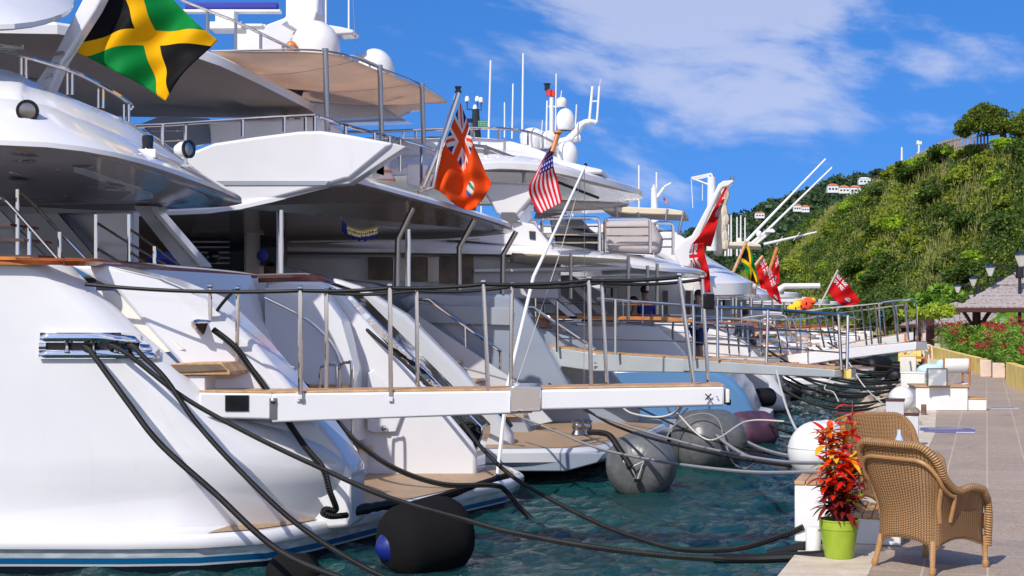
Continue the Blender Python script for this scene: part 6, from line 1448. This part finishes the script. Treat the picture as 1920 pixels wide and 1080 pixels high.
rope('lower grey mooring line ending behind the red plant', [(950, 772, 22.5), (1040, 808, 20.5), (1120, 840, 18.5), (1220, 862, 16.5), (1330, 878, 14.5), (1430, 886, 13.3), (1548, 884, 12.3)], .017, 'ropegrey')
rope('white mooring line across the second yacht platform', [(870, 690, 25), (960, 715, 24.5), (1060, 748, 23.5), (1110, 762, 23)], .016, 'ropegrey')
rope('black line from the second yacht platform crossing in front of the grey fender', [(1030, 720, 24), (1110, 775, 22), (1170, 805, 20.5), (1270, 835, 19), (1400, 862, 17), (1500, 875, 15)], .02)
rope('black chafe-covered rope holding the big grey fender', [(1105, 810, 22.0), (1140, 815, 21.3), (1160, 840, 20.8), (1183, 876, 20.6)], .045)
rope('thin line hanging in a loop below the passerelle tip', [(1165, 762, 21), (1185, 775, 20.5), (1230, 782, 20), (1262, 775, 20), (1280, 755, 19.5)], .014, 'ropewhite')
rope('white cord looped over the grey barrel fender', [(1240, 850, 24.3), (1262, 800, 24.4), (1310, 776, 24.4), (1345, 786, 24.3), (1360, 830, 24.2), (1375, 868, 24.0), (1400, 878, 24.0), (1425, 858, 23)], .013, 'ropegrey')
rope('black line over the grey barrel fender to the purple one', [(1150, 740, 26), (1250, 790, 24.8), (1350, 830, 24), (1440, 850, 22), (1520, 865, 19)], .019)
rope('coiled bunch of white cord hanging at the third yacht stern', [(1250, 762, 27), (1262, 780, 27), (1272, 760, 27), (1260, 784, 26.9), (1280, 758, 26.9), (1268, 785, 27), (1290, 765, 27)], .02, 'ropewhite')
rope('thin white line from the nearest passerelle tip to the quay', [(1270, 775, 20), (1330, 825, 19), (1400, 790, 20), (1470, 790, 20)], .012, 'ropewhite')
rope('long white line dropping from the blue-grey passerelle to the large white buoy', [(1456, 695, 23), (1470, 750, 21), (1490, 800, 18), (1512, 826, 15.5)], .016, 'ropewhite')
rope('thin white line slanting from the far passerelle down into the water', [(1592, 680, 42), (1610, 710, 41), (1630, 735, 40), (1665, 765, 34)], .018, 'ropewhite')
rope('short white line dipping from a far platform into the water', [(1560, 705, 42), (1546, 728, 41), (1562, 735, 38), (1572, 752, 36)], .018, 'ropewhite')
# white sloping pole with its stays
pl = thing('white_pole', 'slim leaning white pole with thin stays, footed on the nearest platform', 'pole', P(932, 893, 19.4))
mb = MB(); mb.tube([P(932, 893, 19.4), P(950, 730, 20.2), P(1000, 520, 21.2), P(1098, 310, 22.6)], [.022, .026, .026, .016], 10); part('pole', mb, M['white2'], pl)
mb = MB(); mb.tube([P(1098, 310, 22.6), P(1048, 480, 22), P(948, 780, 20.4), P(938, 870, 19.6)], .008, 4); mb.tube([P(1096, 312, 22.6), P(1095, 720, 22.6)], .007, 4); part('stay', mb, M['ropewhite'], pl)
mb = MB(); mb.ball(P(1098, 309, 22.6), .03, 8); part('tip', mb, M['black'], pl); mb = MB(); mb.ball(P(932, 893, 19.4), .06, 10, (1, 1, .6)); part('foot', mb, M['steel'], pl)
# tangle of far mooring lines, each a line of its own
random.seed(31)
for i, (D0, off) in enumerate([(d, s_) for d in (38.5, 41.5, 44.5, 47.5, 50.5, 54, 58, 63) for s_ in (0, 1, 2)]):
    a = Vector((qedge(D0)-3.8-random.random(), D0, random.uniform(.75, 1.5))); D1 = D0-5+off*2.6+random.uniform(-1, 1); b = Vector((qedge(D1)-.1, D1, .66)); pts = []
    sg = random.uniform(.25, .62)
    for k in range(17):
        t = k/16; p = a.lerp(b, t); p.z -= sg*4*t*(1-t)*1.0; p.z = max(p.z, .04); pts.append(p)
    mb = MB(); mb.tube(pts, .035, 6); solo('mooring_line', mb, M['ropeblack'], 'black mooring line sagging over the water between the far sterns and the boulder bank', 'mooring line', 'far black mooring lines', loc=a)
for i, (x0, y0, d0, x1, y1_, d1) in enumerate(((1325, 775, 34, 1640, 800, 24.4), (1300, 790, 31, 1600, 830, 19), (1380, 790, 33, 1650, 790, 25), (1330, 760, 36, 1560, 860, 15), (1420, 770, 36, 1660, 776, 27), (1380, 735, 36, 1560, 815, 21), (1300, 760, 30, 1540, 880, 13.5))):
    a, b = P(x0, y0, d0), P(x1, y1_, d1); pts = [a.lerp(b, k/16)-Vector((0, 0, .35*4*(k/16)*(1-k/16))) for k in range(17)]
    for p in pts: p.z = max(p.z, .05)
    lab = ('highest black line reaching the teal-grey post', 'black line passing above the large white buoy', 'black line ending at the teal-grey post base', 'black line passing behind the red plant top', 'black line reaching the white buoy among the boulders', 'slack black line falling toward the wicker armchairs', 'lowest black line above the boarding box')[i]
    mb = MB(); mb.tube(pts, .03, 6); solo('mooring_line', mb, M['ropeblack' if i % 3 else 'ropegrey'], lab, 'mooring line', loc=a)
# ================= QUAY FURNITURE =================
def bx(root, name, c, w, d, h, mat, rz=-.32, bevel=.012, **k):
    mb = MB(); mb.box(Vector(c)+Vector((0, 0, h/2)), (w, d, h), rz); return part(name, mb, M[mat], root, bevel=bevel, **k)
RZ = -.30
# boarding steps box
c = Vector((2.70, 12.35, QZ)); st = thing('boarding_steps', 'white boarding steps with teak slatted tops at the kerb behind the green pot', 'steps', c)
bx(st, 'upper_box', c+Vector((0, 0, .004)), .46, .80, .475, 'white2', RZ, .01); bx(st, 'lower_box', c+Vector((.42, -.12, .004)), .38, .80, .215, 'white2', RZ, .01)
for k, (cx_, cy_, z, w) in enumerate(((0, 0, .48, .47), (.42, -.12, .22, .39))):
    for i in range(5):
        u = -w/2+(i+.5)*w/5; o = Vector((cos(RZ)*u, sin(RZ)*u, 0)); bx(st, 'teak_slat', c+Vector((cx_, cy_, z))+o, w/5-.008, .82, .032, 'teakedge', RZ, .004)
# bollard
mb = MB(); bc = G(1533, 1044)+Vector((0, .15, 0)); mb.lathe([(.062, .004), (.062, .20), (.056, .212), (0, .212)], 24, c=bc); t = thing('bollard', 'short white cylindrical bollard on the kerb beside the green pot', 'bollard', bc); part('body', mb, M['whiteplastic'], t)
mb = MB(); mb.tube([bc+Vector((.05, -.10, .07)), bc+Vector((.05, -.16, .075))], .022, 10); part('wooden_peg', mb, M['bark'], t)
# potted croton
pc = Vector((2.555, 11.25, QZ+.006)); pt = thing('potted_plant', 'fiery red and yellow croton in a lime-green pot by the steps', 'potted plant', pc)
mb = MB(); mb.lathe([(0, 0), (.108, 0), (.112, .012), (.145, .225), (.150, .226), (.152, .285), (.158, .29), (.158, .30), (.148, .30), (.142, .25), (0, .25)], 40, c=pc); part('pot', mb, M['lime'], pt)
mb = MB(); mb.lathe([(.143, .252), (.1, .258), (0, .26)], 24, c=pc); part('soil', mb, M['soil'], pt)
random.seed(12); mb = MB(); tips = []
for i in range(6):
    a = i*1.05; b0 = pc+Vector((cos(a)*.04, sin(a)*.04, .24)); h = random.uniform(.55, .88) if i else .98
    pts = [b0, b0+Vector((cos(a)*.05, sin(a)*.04, h*.4)), b0+Vector((cos(a)*.065, sin(a)*.05, h))]; s_ = cr(pts, 8); mb.tube(s_, [.011-.006*k/(len(s_)-1) for k in range(len(s_))], 6); tips.append((s_, a))
part('stems', mb, M['bark'], pt)
def leaf(mb, b, d, L, w, curl, n=5):
    d = d.normalized(); s_ = d.cross(Vector((0, 0, 1))); s_ = s_.normalized() if s_.length > .01 else Vector((1, 0, 0)); up = s_.cross(d); rows = []
    for k in range(n+1):
        t = k/n; p = b+d*L*t+Vector((0, 0, -curl*L*t*t)); ww = w*sin(pi*min(1, t*.9+.08))**.8; rows.append([p-s_*ww+up*ww*.35, p, p+s_*ww+up*ww*.35])
    mb.grid(rows)
def croton(zlo, zhi, n, cols, name, seed, lab=None, L=(.12, .19)):
    random.seed(seed); mb = MB()
    for i in range(n):
        s_, a0 = random.choice(tips); t = random.uniform(zlo, zhi); p = s_[min(len(s_)-1, int(t*(len(s_)-1)))]; a = random.uniform(0, 6.28); el = random.uniform(-.15, .95)*(1 if t > .4 else .6)-(0 if t > .4 else .2)
        leaf(mb, p, Vector((cos(a)*cos(el), sin(a)*cos(el), sin(el))), random.uniform(*L), random.uniform(.018, .031), random.uniform(.1, .55))
    M[name] = leafmat(name, cols, .3, .3, 4); return part('leaves', mb, M[name], pt, label=lab, smooth=60)
croton(.50, 1.0, 190, [(.60, .01, .008), (.85, .04, .008), (.90, .20, .01)], 'red_croton_leaves', 1, 'glowing red upper leaves')
croton(.8, 1.0, 45, [(.80, .35, .01), (.85, .55, .03), (.45, .5, .03)], 'yellow_croton_leaves', 2, 'orange and yellow top leaves')
croton(.28, .62, 170, [(.08, .01, .015), (.22, .02, .02), (.40, .05, .02)], 'maroon_croton_leaves', 3, 'dark maroon lower leaves')
croton(.35, .8, 26, [(.06, .14, .01), (.18, .30, .02), (.35, .45, .05)], 'green_croton_leaves', 4, 'green variegated leaves', (.12, .18))
pc2 = Vector((2.93, 12.3, QZ+.26)); t2 = thing('potted_plant', 'small green pot standing on the lower boarding step behind the croton', 'potted plant', pc2); mb = MB(); mb.lathe([(0, 0), (.05, 0), (.068, .10), (.072, .10), (.072, .12), (.06, .12), (0, .11)], 24, c=pc2); part('pot', mb, M['lime'], t2)
mb = MB(); leaves(mb, pc2+Vector((0, 0, .2)), (.1, .1, .1), 60, .07, asp=.3); part('leaves', mb, M['maroon_croton_leaves'], t2, smooth=0)
# wicker armchairs
def wick(x):
    u, v, w = sep(x['uv']); cu, cv_ = u/.025, v/.0130
    par = ((cu.floor()+cv_.floor())*.5).fract() > .25
    hx_ = ((cu.fract()-.5)*2); hv = ((cv_.fract()-.5)*2)
    bump_ = (E.m('SUBTRACT', 1, hx_*hx_)).max(0.0)
    gap = (hv.abs() > .78).max((hx_.abs() > .86)*par)
    n = noise_e(x['uv'], 60, 3); n2 = noise_e(x['pos'], 3, 3)
    c = mixc(n, (.26, .13, .05), (.48, .275, .12)); c = mixc(n2*.4, c, (.32, .175, .07))
    return mixc(gap, c, (.06, .025, .01))
def wickb(x):
    u, v, w = sep(x['uv']); cu, cv_ = u/.025, v/.0130
    par = ((cu.floor()+cv_.floor())*.5).fract() > .25
    hx_ = ((cu.fract()-.5)*2); hv = ((cv_.fract()-.5)*2)
    h = (E.m('SUBTRACT', 1, hv*hv))*.6+(E.m('SUBTRACT', 1, hx_*hx_))*par*.5
    return (h, 1.0, .007)
M['wicker'] = pmat('woven_wicker', (.42, .24, .09), .5, fn=wick, bump=wickb)
def wholes(m):
    t = m.node_tree; E.T = t; tcn = t.nodes.new('ShaderNodeTexCoord'); u, v, w = sep(tcn.outputs['UV']); cu, cv_ = u/.025, v/.0130
    g = ((cu.fract() > .70)*(cv_.fract() > .62)); tr = t.nodes.new('ShaderNodeBsdfTransparent'); mx = t.nodes.new('ShaderNodeMixShader'); t.links.new(g.v, mx.inputs[0])
    t.links.new(t.nodes['Principled BSDF'].outputs[0], mx.inputs[1]); t.links.new(tr.outputs[0], mx.inputs[2]); t.links.new(mx.outputs[0], t.nodes['Material Output'].inputs[0])
wholes(M['wicker'])
def braid(x):
    u, v, w = sep(x['uv']); s_ = (v*330+u*6.283).sin(); return mixc(s_ > -.65, (.12, .055, .018), mixc(noise_e(x['pos'], 40, 3), (.31, .16, .06), (.54, .32, .14)))
M['braid'] = pmat('braided_rattan_rim', (.4, .24, .09), .5, fn=braid, bump=lambda x: ((sep(x['uv'])[1]*330+sep(x['uv'])[0]*6.283).sin(), .9, .004))
def cane(x):
    u, v, w = sep(x['uv']); return mixc((v/.012).fract() < .18, mixc(noise_e(x['pos'], 30, 3), (.31, .155, .06), (.50, .285, .12)), (.16, .075, .025))
M['cane'] = pmat('wrapped_cane', (.42, .24, .09), .45, fn=cane)
def armchair(label, loc, ang):
    r = thing('wicker_armchair', label, 'armchair')
    # local: x forward, y left, z up; path s: right front -> back -> left front
    n = 61; S_ = [i/(n-1)*2-1 for i in range(n)]
    def plan(s, w, fx, bx_, rad=.5):        # superellipse-ish U
        a = s*1.0; t = abs(s)
        if t > .42: k = (t-.42)/.58; return (bx_*.72+(fx-bx_*.72)*k, (1 if s > 0 else -1)*w)
        k = t/.42; th = k*pi/2; return (bx_*.72+(bx_*.28)*(cos(th)**.9 if cos(th) > 0 else 0), (1 if s > 0 else -1)*w*sin(th)**.8)
    def ztop(s):
        t = abs(s); 
        if t < .12: return .95
        if t < .62: k = (t-.12)/.50; k = k*k*(3-2*k); return .95-.345*k
        if t < .88: return .605+.02*sin((t-.62)/.26*pi)
        k = (t-.88)/.12; return .605-.10*k*k
    def zbot(s): return .185+.065*abs(sin(pi*(abs(s)-.30)/.70)) if abs(s) > .30 else .185+.065*abs(cos(pi*s/.60))
    rows = []; R_ = 26
    for j in range(R_+1):
        f = j/R_; row = []
        for s in S_:
            zt, zb = ztop(s), zbot(s); z = zb+(zt-zb)*f; hz_ = (z-.18)/.77
            w = .27+.035*hz_+.11*max(0, hz_-.35); fx = .29+.03*hz_; bx_ = -.27-.02*hz_-.19*max(0, hz_-.28)**1.3
            waist = -.015*sin(pi*min(1, hz_*1.6)); x, y = plan(s, w+waist, fx, bx_-waist)
            row.append((x, y, z))
        rows.append(row)
    mb = MB(); mb.grid(rows, metric=True); sh = mesh_obj('woven_shell', mb, M['wicker'], smooth=60); sh.parent = r; sh.modifiers.new('solid', 'SOLIDIFY').thickness = .014
    top = [Vector(p) for p in rows[-1]]; front = []
    out = []
    for p in top:
        d = Vector((p.x-.05, p.y, 0)).normalized() if abs(p.y) < .25 or p.x < -.1 else Vector((0, 1 if p.y > 0 else -1, 0)); out.append(p+d*.025)
    mb = MB(); rl = [Vector((.345, top[0].y*1.02, .16)), Vector((.355, top[0].y*1.03, .38)), Vector((.34, top[0].y*1.03, .50))]+out[1:-1]+[Vector((.34, top[-1].y*1.03, .50)), Vector((.355, top[-1].y*1.03, .38)), Vector((.345, top[-1].y*1.02, .16))]
    rl = resample(cr(rl, 3), 150); mb.tube(rl, .030, 10); o = mesh_obj('braided_rim', mb, M['braid']); o.parent = r
    bot = [Vector(p) for p in rows[0]]; mb = MB(); mb.tube([p+Vector((0, 0, 0)) for p in bot], .013, 8); o = mesh_obj('lower_braid', mb, M['braid']); o.parent = r
    # outer frame of the back: curved cane following the rim, and corner struts
    fr_ = []
    for i in range(13, n-13):
        s = S_[i]; p = Vector(rows[R_-4][i]); d = Vector((p.x, p.y*.6, 0)).normalized(); fr_.append(p+d*.035)
    a = [Vector(rows[9][13])+Vector((-.03, -.015, 0))]+fr_+[Vector(rows[9][n-14])+Vector((-.03, .015, 0))]
    mb = MB(); mb.tube(resample(cr(a, 3), 70), .015, 8); o = mesh_obj('back_frame', mb, M['cane']); o.parent = r
    for i in (17, n-18):
        mb = MB(); mb.tube([Vector(rows[8][i])+Vector((-.02, 0, 0)), Vector(rows[15][i])+Vector((-.035, 0, 0)), Vector(rows[22][i])+Vector((-.03, 0, 0))], .019, 8); o = mesh_obj('back_strut', mb, M['cane']); o.parent = r
    # seat with front apron
    mb = MB(); g = []
    for i in range(15):
        x = -.24+.55*i/14; g.append([(x, -.245+.49*k/14, .405-.018*sin(pi*k/14)*sin(pi*i/14)) for k in range(15)])
    mb.grid(g, metric=True); o = mesh_obj('seat', mb, M['wicker']); o.parent = r; o.modifiers.new('solid', 'SOLIDIFY').thickness = .03
    mb = MB(); mb.grid([[(.325, -.285+.57*k/20, .405-(.0 if q == 0 else q*(.155+.04*cos(pi*(k/10-1))))) for k in range(21)] for q in (0, .33, .66, 1)], metric=True); o = mesh_obj('front_apron', mb, M['wicker']); o.parent = r; o.modifiers.new('solid', 'SOLIDIFY').thickness = .012
    for sx, sy in ((-.235, -.235), (-.235, .235), (.325, -.275), (.325, .275)):
        mb = MB(); dx_ = -.045 if sx < 0 else .01; dy_ = .03*(1 if sy > 0 else -1) if sx < 0 else 0
        pts = [Vector((sx, sy, .24)), Vector((sx+dx_*.4, sy+dy_*.4, .14)), Vector((sx+dx_*.8, sy+dy_*.8, .055)), Vector((sx+dx_*.9, sy+dy_*.9, .045)), Vector((sx+dx_, sy+dy_, .02)), Vector((sx+dx_, sy+dy_, .0))]
        mb.tube(pts, [.024, .023, .019, .026, .027, .018], 10); o = mesh_obj('leg', mb, M['cane']); o.parent = r
    r.location = loc; r.rotation_euler = (0, 0, ang); return r
armchair('nearest wicker armchair, seen from behind, at the lower right', (3.13, 10.86, QZ+.002), radians(36))
armchair('farther wicker armchair facing the camera behind the nearest one', (3.50, 13.15, QZ+.002), radians(284))
# small table with bottle between the chairs
tb0 = Vector((3.32, 12.1, QZ)); tt = thing('side_table', 'small low table hidden between the two wicker armchairs', 'table', tb0)
mb = MB(); mb.lathe([(0, .50), (.20, .50), (.20, .52), (0, .52)], 28, c=tb0); part('table_top', mb, M['frost'], tt)
for k in range(3):
    mb = MB(); a = k*2.1; mb.tube([tb0+Vector((cos(a)*.17, sin(a)*.17, .002)), tb0+Vector((cos(a)*.12, sin(a)*.12, .50))], .012, 8); part('leg', mb, M['cane'], tt)
M['bluebottle'] = pmat('pale_blue_bottle', (.45, .55, .72), .08, coat=.5)
mb = MB(); mb.lathe([(0, 0), (.038, 0), (.04, .02), (.04, .17), (.016, .23), (.016, .27), (0, .27)], 20, c=P(1686, 852, 12.1)-Vector((0, 0, .06))); solo('bottle', mb, M['bluebottle'], 'pale blue bottle standing between the two wicker armchairs', 'bottle')
# blue mat with border
def matf(x):
    a, b_, c = sep(x['gen']); e = (a < .06).max(a > .94).max(b_ < .08).max(b_ > .92); l = ((a*26).fract() < .5)*(b_ > .58)*(b_ < .74)*(a > .25)*(a < .78)*(noise_e(x['gen'], 40, 1) > .42)
    return mixc(e, mixc(l, (.13, .13, .25), (.55, .55, .62)), (.40, .42, .55))
M['mat'] = pmat('blue_deck_mat', (.13, .13, .25), .85, fn=matf)
c = G(1776, 808)+Vector((0, 0, .012)); mb = MB(); mb.box(c, (.86, .86, .018), RZ); solo('doormat', mb, M['mat'], 'blue-violet mat with pale border lying on the pavers behind the armchairs', 'mat', bevel=.004)
# grey pedestals
for (x0, x1, yt, D, h, lab) in ((1661, 1696, 748, 22.3, .60, 'taller pale grey pedestal with brown top on the kerb behind the armchairs'), (1695, 1723, 775, 20.8, .47, 'shorter pale grey pedestal with brown top, right of the taller one')):
    c = PZ((x0+x1)/2, D, QZ); c.z = QZ; r = thing('pedestal', lab, 'pedestal', c); w = (x1-x0)/F*D*.93
    bx(r, 'body', c+Vector((0, 0, .004)), w, w*1.2, P(0, yt, D).z-QZ-.03, 'lgrey', RZ, .01); bx(r, 'cap', Vector((c.x, c.y, P(0, yt, D).z-.03)), w*1.06, w*1.26, .03, 'darkwood', RZ, .005)
c = G(1732, 778); bx_t = thing('meter_box', 'small olive-grey box standing by the corner of the white podium', 'box', c); bx(bx_t, 'body', c, .10, .12, .2, 'bark', RZ)
# podium
pd = G(1771, 770); r = thing('podium', 'white podium with teak top carrying a framed menu, at the quay edge', 'podium', pd)
bx(r, 'body', pd+Vector((0, .45, .004)), 1.0, .9, .46, 'white2', -.12, .01); bx(r, 'teak_top', pd+Vector((0, .45, .465)), 1.06, .96, .03, 'teakedge', -.12, .006)
bx(r, 'lower_step', pd+Vector((.69, .38, .004)), .36, .8, .22, 'white2', -.12, .01); bx(r, 'teak_top', pd+Vector((.69, .38, .225)), .39, .83, .025, 'teakedge', -.12, .006)
fp = P(1757, 722, 28.3); fp.z = QZ+.497; mf = thing('framed_board', 'framed glass notice board standing on the white podium', 'board', fp)
M['paper'] = pmat('faded_notice', (.5, .52, .55), .3, fn=lambda x: mixc(sstep(noise_e(x['pos'], 6, 3), .45, .6), (.34, .37, .42), (.62, .62, .62)))
mb = MB(); mb.box(fp+Vector((0, 0, .17)), (.36, .02, .32), 0); part('panel', mb, M['paper'], mf)
mb = MB(); mb.box(fp+Vector((-.19, 0, .17)), (.025, .05, .36), 0); mb.box(fp+Vector((.19, 0, .17)), (.025, .05, .36), 0); mb.box(fp+Vector((0, 0, .345)), (.36, .045, .02), 0); part('frame', mb, M['steel'], mf, bevel=.003)
# director's chair
dc = G(1815, 764)+Vector((0, 1.0, 0)); r = thing('directors_chair', "white canvas director's chair with orange wooden frame beside the podium", 'chair', dc)
def dct(a, b, w=.02): 
    mb = MB(); mb.tube([dc+Vector(a), dc+Vector(b)], w, 6); return mb
for sx in (-.27, .27):
    part('back_post', dct((sx, -.25, .42), (sx, -.27, .98), .022), M['orangewood'], r); part('leg', dct((sx, -.25, 0), (sx, .2, .45)), M['orangewood'], r); part('leg', dct((sx, .2, 0), (sx, -.25, .45)), M['orangewood'], r); part('front_post', dct((sx, .22, .4), (sx, .22, .66)), M['orangewood'], r)
    mb = MB(); mb.box(dc+Vector((sx, 0, .67)), (.055, .52, .025), 0); part('armrest', mb, M['orangewood'], r, bevel=.005)
part('cross_brace', dct((-.27, -.25, .05), (.27, -.25, .42), .014), M['steel'], r)
mb = MB(); mb.grid([[dc+Vector((-.28+.56*k/8, -.27-.03*sin(pi*k/8), z)) for k in range(9)] for z in (.68, .98)]); o = part('back_canvas', mb, M['whiteplastic'], r); o.modifiers.new('solid', 'SOLIDIFY').thickness = .012
mb = MB(); mb.grid([[dc+Vector((-.27+.54*k/8, y, .46-.03*sin(pi*k/8))) for k in range(9)] for y in (-.22, .22)]); o = part('seat_canvas', mb, M['whiteplastic'], r); o.modifiers.new('solid', 'SOLIDIFY').thickness = .012
mb = MB(); mb.box(G(1880, 766)+Vector((0, 0, .01)), (.55, .3, .015), 0); solo('chair_shadow_slab', mb, M['mat'], 'thin dark slab laid in as the shadow right of the director chair', 'mat')  # cast shadow of the director's chair, modelled as a thin dark slab
# far quay items
def crate(px, py, w, h, mat, lab, name='crate', cat='crate', d=.5, lid=None):
    c = G(px, py); r = thing(name, lab, cat, c); bx(r, 'body', c+Vector((0, 0, .003)), w, d, h, mat, RZ, .02)
    if lid: bx(r, 'lid', c+Vector((0, 0, h+.004)), w*1.04, d*1.04, .05, lid, RZ, .01)
    return r
crate(1712, 728, .6, .38, 'whiteplastic', 'white chest standing among the boulders left of the framed board', 'storage_chest', 'chest', lid='whiteplastic')
crate(1703, 700, .5, .55, 'cream', 'cream upright box beside the orange garden chair', lid='yellow')
M['paleblue'] = pmat('pale_blue_cloth', (.45, .60, .70), .8)
mb = MB(); c = G(1745, 716); mb.ball(c+Vector((0, 0, .32)), .34, 14, (1.2, .8, .6)); mb.ball(c+Vector((.3, 0, .48)), .16, 12); solo('laundry_bundle', mb, M['paleblue'], 'pale blue and white bundle heaped just left of the framed board', 'bundle')
def gchair(px, py, lab, s=1.0):
    c = G(px, py); r = thing('garden_chair', lab, 'chair', c)
    mb = MB(); mb.box(c+Vector((0, 0, .42*s)), (.55*s, .5*s, .06), RZ); part('seat', mb, M['orangewood'], r); mb = MB(); mb.box(c+Vector((-.3*s, 0, .75*s)), (.06, .5*s, .7*s), RZ); part('backrest', mb, M['orangewood'], r)
    for sy in (-.26, .26):
        mb = MB(); mb.tube(cr([c+Vector((-.28*s, sy, .55*s)), c+Vector((.0, sy, .66*s)), c+Vector((.28*s, sy, .58*s)), c+Vector((.32*s, sy, 0))], 5), .03, 6); part('armrest', mb, M['cream'], r)
    for sx in (-.25, .25):
        for sy in (-.2, .2): mb = MB(); mb.tube([c+Vector((sx*s, sy*s, 0)), c+Vector((sx*s, sy*s, .42*s))], .025, 6); part('leg', mb, M['orangewood'], r)
gchair(1717, 698, 'orange-brown garden armchair beyond the boulders near the passerelle tip', 1.15)
gchair(1732, 672, 'farther small wooden chair beside the start of the yellow wall', .9)
crate(1706, 678, .9, .6, 'yellow', 'yellow painted block at the far quay edge under the passerelle tip', 'low_block', 'block')
# hut posts and orange hoarding at the start of the hedge
for px, py, h, m_, lab in ((1735, 664, 2.0, 'pink', 'pale pink pillar at the end of the promenade'), (1744, 666, 1.7, 'darkwood', 'red-brown panel next to the pale pillar at the hedge start'), (1727, 662, 2.1, 'darkwood', 'dark post by the farther hut')):
    c = G(px, py); r = thing('pillar', lab, 'pillar', c); bx(r, 'shaft', c, .32, .32, h, m_, 0, .01); bx(r, 'foot', c, .4, .4, .15, 'cream', 0, .01)
mb = MB(); c = G(1761, 667)+QN*.1; mb.tube([c, c+Vector((0, 0, 1.25))], .03, 6); solo('marker_post', mb, M['steel'], 'thin grey marker post against the flowering hedge', 'post')
# ================= PEOPLE =================
def skinbody(name, joints, edges, mat, root, sub=2):
    me = bpy.data.meshes.new(name); o = wloc(root); me.from_pydata([tuple(Vector(p)-o) for p, _ in joints], edges, []); ob = bpy.data.objects.new(name, me); COL.objects.link(ob); ob.parent = root
    sk = ob.modifiers.new('skin', 'SKIN')
    for i, (p, r) in enumerate(joints): me.skin_vertices[0].data[i].radius = (r if isinstance(r, tuple) else (r, r)); 
    me.skin_vertices[0].data[0].use_root = True
    if sub: s_ = ob.modifiers.new('sub', 'SUBSURF'); s_.levels = sub; s_.render_levels = sub
    me.materials.append(M[mat]); sk.use_smooth_shade = True; return ob
def person(label, foot, ang, shirt, short, hair='hair', sit=False):
    r = thing('person', label, 'person', foot); ca, sa = cos(ang), sin(ang)
    def T(x, y, z): return Vector(foot)+Vector((ca*x-sa*y, sa*x+ca*y, z))
    hz0 = .52 if sit else .93; k = hz0
    J = [(T(0, 0, k), (.14, .11)), (T(.01, 0, k+.22), (.15, .11)), (T(0, 0, k+.44), (.17, .11)), (T(0, 0, k+.54), (.06, .06)), (T(.02, 0, k+.62), (.06, .065)), (T(.03, 0, k+.71), (.085, .10)), (T(.02, 0, k+.80), (.07, .09)),
         (T(0, .19, k+.46), .055), (T(-.02, .25, k+.20), .042), (T(.12, .22, k+.02), .032), (T(.17, .21, k-.03), .035), (T(0, -.19, k+.46), .055), (T(-.02, -.25, k+.20), .042), (T(.12, -.22, k+.02), .032), (T(.17, -.21, k-.03), .035)]
    if sit: J += [(T(.02, .1, k-.02), .09), (T(.44, .12, k-.02), .065), (T(.46, .12, .06), .045), (T(.58, .12, .04), .04), (T(.02, -.1, k-.02), .09), (T(.44, -.12, k-.02), .065), (T(.46, -.12, .06), .045), (T(.58, -.12, .04), .04)]
    else: J += [(T(0, .1, k-.08), .09), (T(.02, .11, .48), .062), (T(0, .11, .08), .042), (T(.13, .12, .04), .04), (T(0, -.1, k-.08), .09), (T(.02, -.11, .48), .062), (T(0, -.11, .08), .042), (T(.13, -.12, .04), .04)]
    Ed = [(0, 1), (1, 2), (2, 3), (3, 4), (4, 5), (5, 6), (2, 7), (7, 8), (8, 9), (9, 10), (2, 11), (11, 12), (12, 13), (13, 14), (0, 15), (15, 16), (16, 17), (17, 18), (0, 19), (19, 20), (20, 21), (21, 22)]
    skinbody('body', J, Ed, 'skin', r)
    ex = [(J[i][0], tuple(q*1.12+.012 for q in (J[i][1] if isinstance(J[i][1], tuple) else (J[i][1],)*2))) for i in (0, 1, 2, 7, 8, 11, 12)]
    skinbody('shirt', ex, [(0, 1), (1, 2), (2, 3), (3, 4), (2, 5), (5, 6)], shirt, r)
    ex = [(J[i][0], tuple(q*1.13+.015 for q in (J[i][1] if isinstance(J[i][1], tuple) else (J[i][1],)*2))) for i in (0, 15, 16, 19, 20)]
    skinbody('shorts', ex, [(0, 1), (1, 2), (0, 3), (3, 4)], short, r)
    mb = MB(); mb.ball(T(.0, 0, k+.80), .108, 14, (1, .92, .95)); part('hair', mb, M[hair], r)
M['turq'] = pmat('turquoise_cloth', (.02, .35, .38), .8); M['navy'] = pmat('navy_cloth', (.02, .03, .10), .8); M['maroon'] = pmat('maroon_cloth', (.12, .02, .03), .8); M['greycloth'] = pmat('grey_cloth', (.18, .22, .28), .8)
def footz(px, D, yhead, h): p = P(px, yhead, D); p.z -= h; return p
person('person in blue shirt and turquoise shorts seen from behind on an aft deck', footz(1209, 33.5, 537, 1.80), radians(100), 'bluecloth', 'turq')
person('person in dark red sitting left of the one in the blue shirt', footz(1188, 33.0, 558, 1.38), radians(-30), 'maroon', 'navy', sit=True)
person('person in a grey-blue shirt standing by the chrome pillars left of the black box', footz(1310, 33.6, 545, 1.80), radians(200), 'greycloth', 'navy')
person('person with dark hair and dark shirt seated on the fourth yacht aft deck', footz(1397, 39.5, 581, 1.38), radians(60), 'greycloth', 'navy', sit=True)
person('person partly hidden behind the sundeck rail beside the big white dome', footz(546, 26.6, 82, 1.78), radians(-60), 'orangewood', 'navy', hair='orangewood')
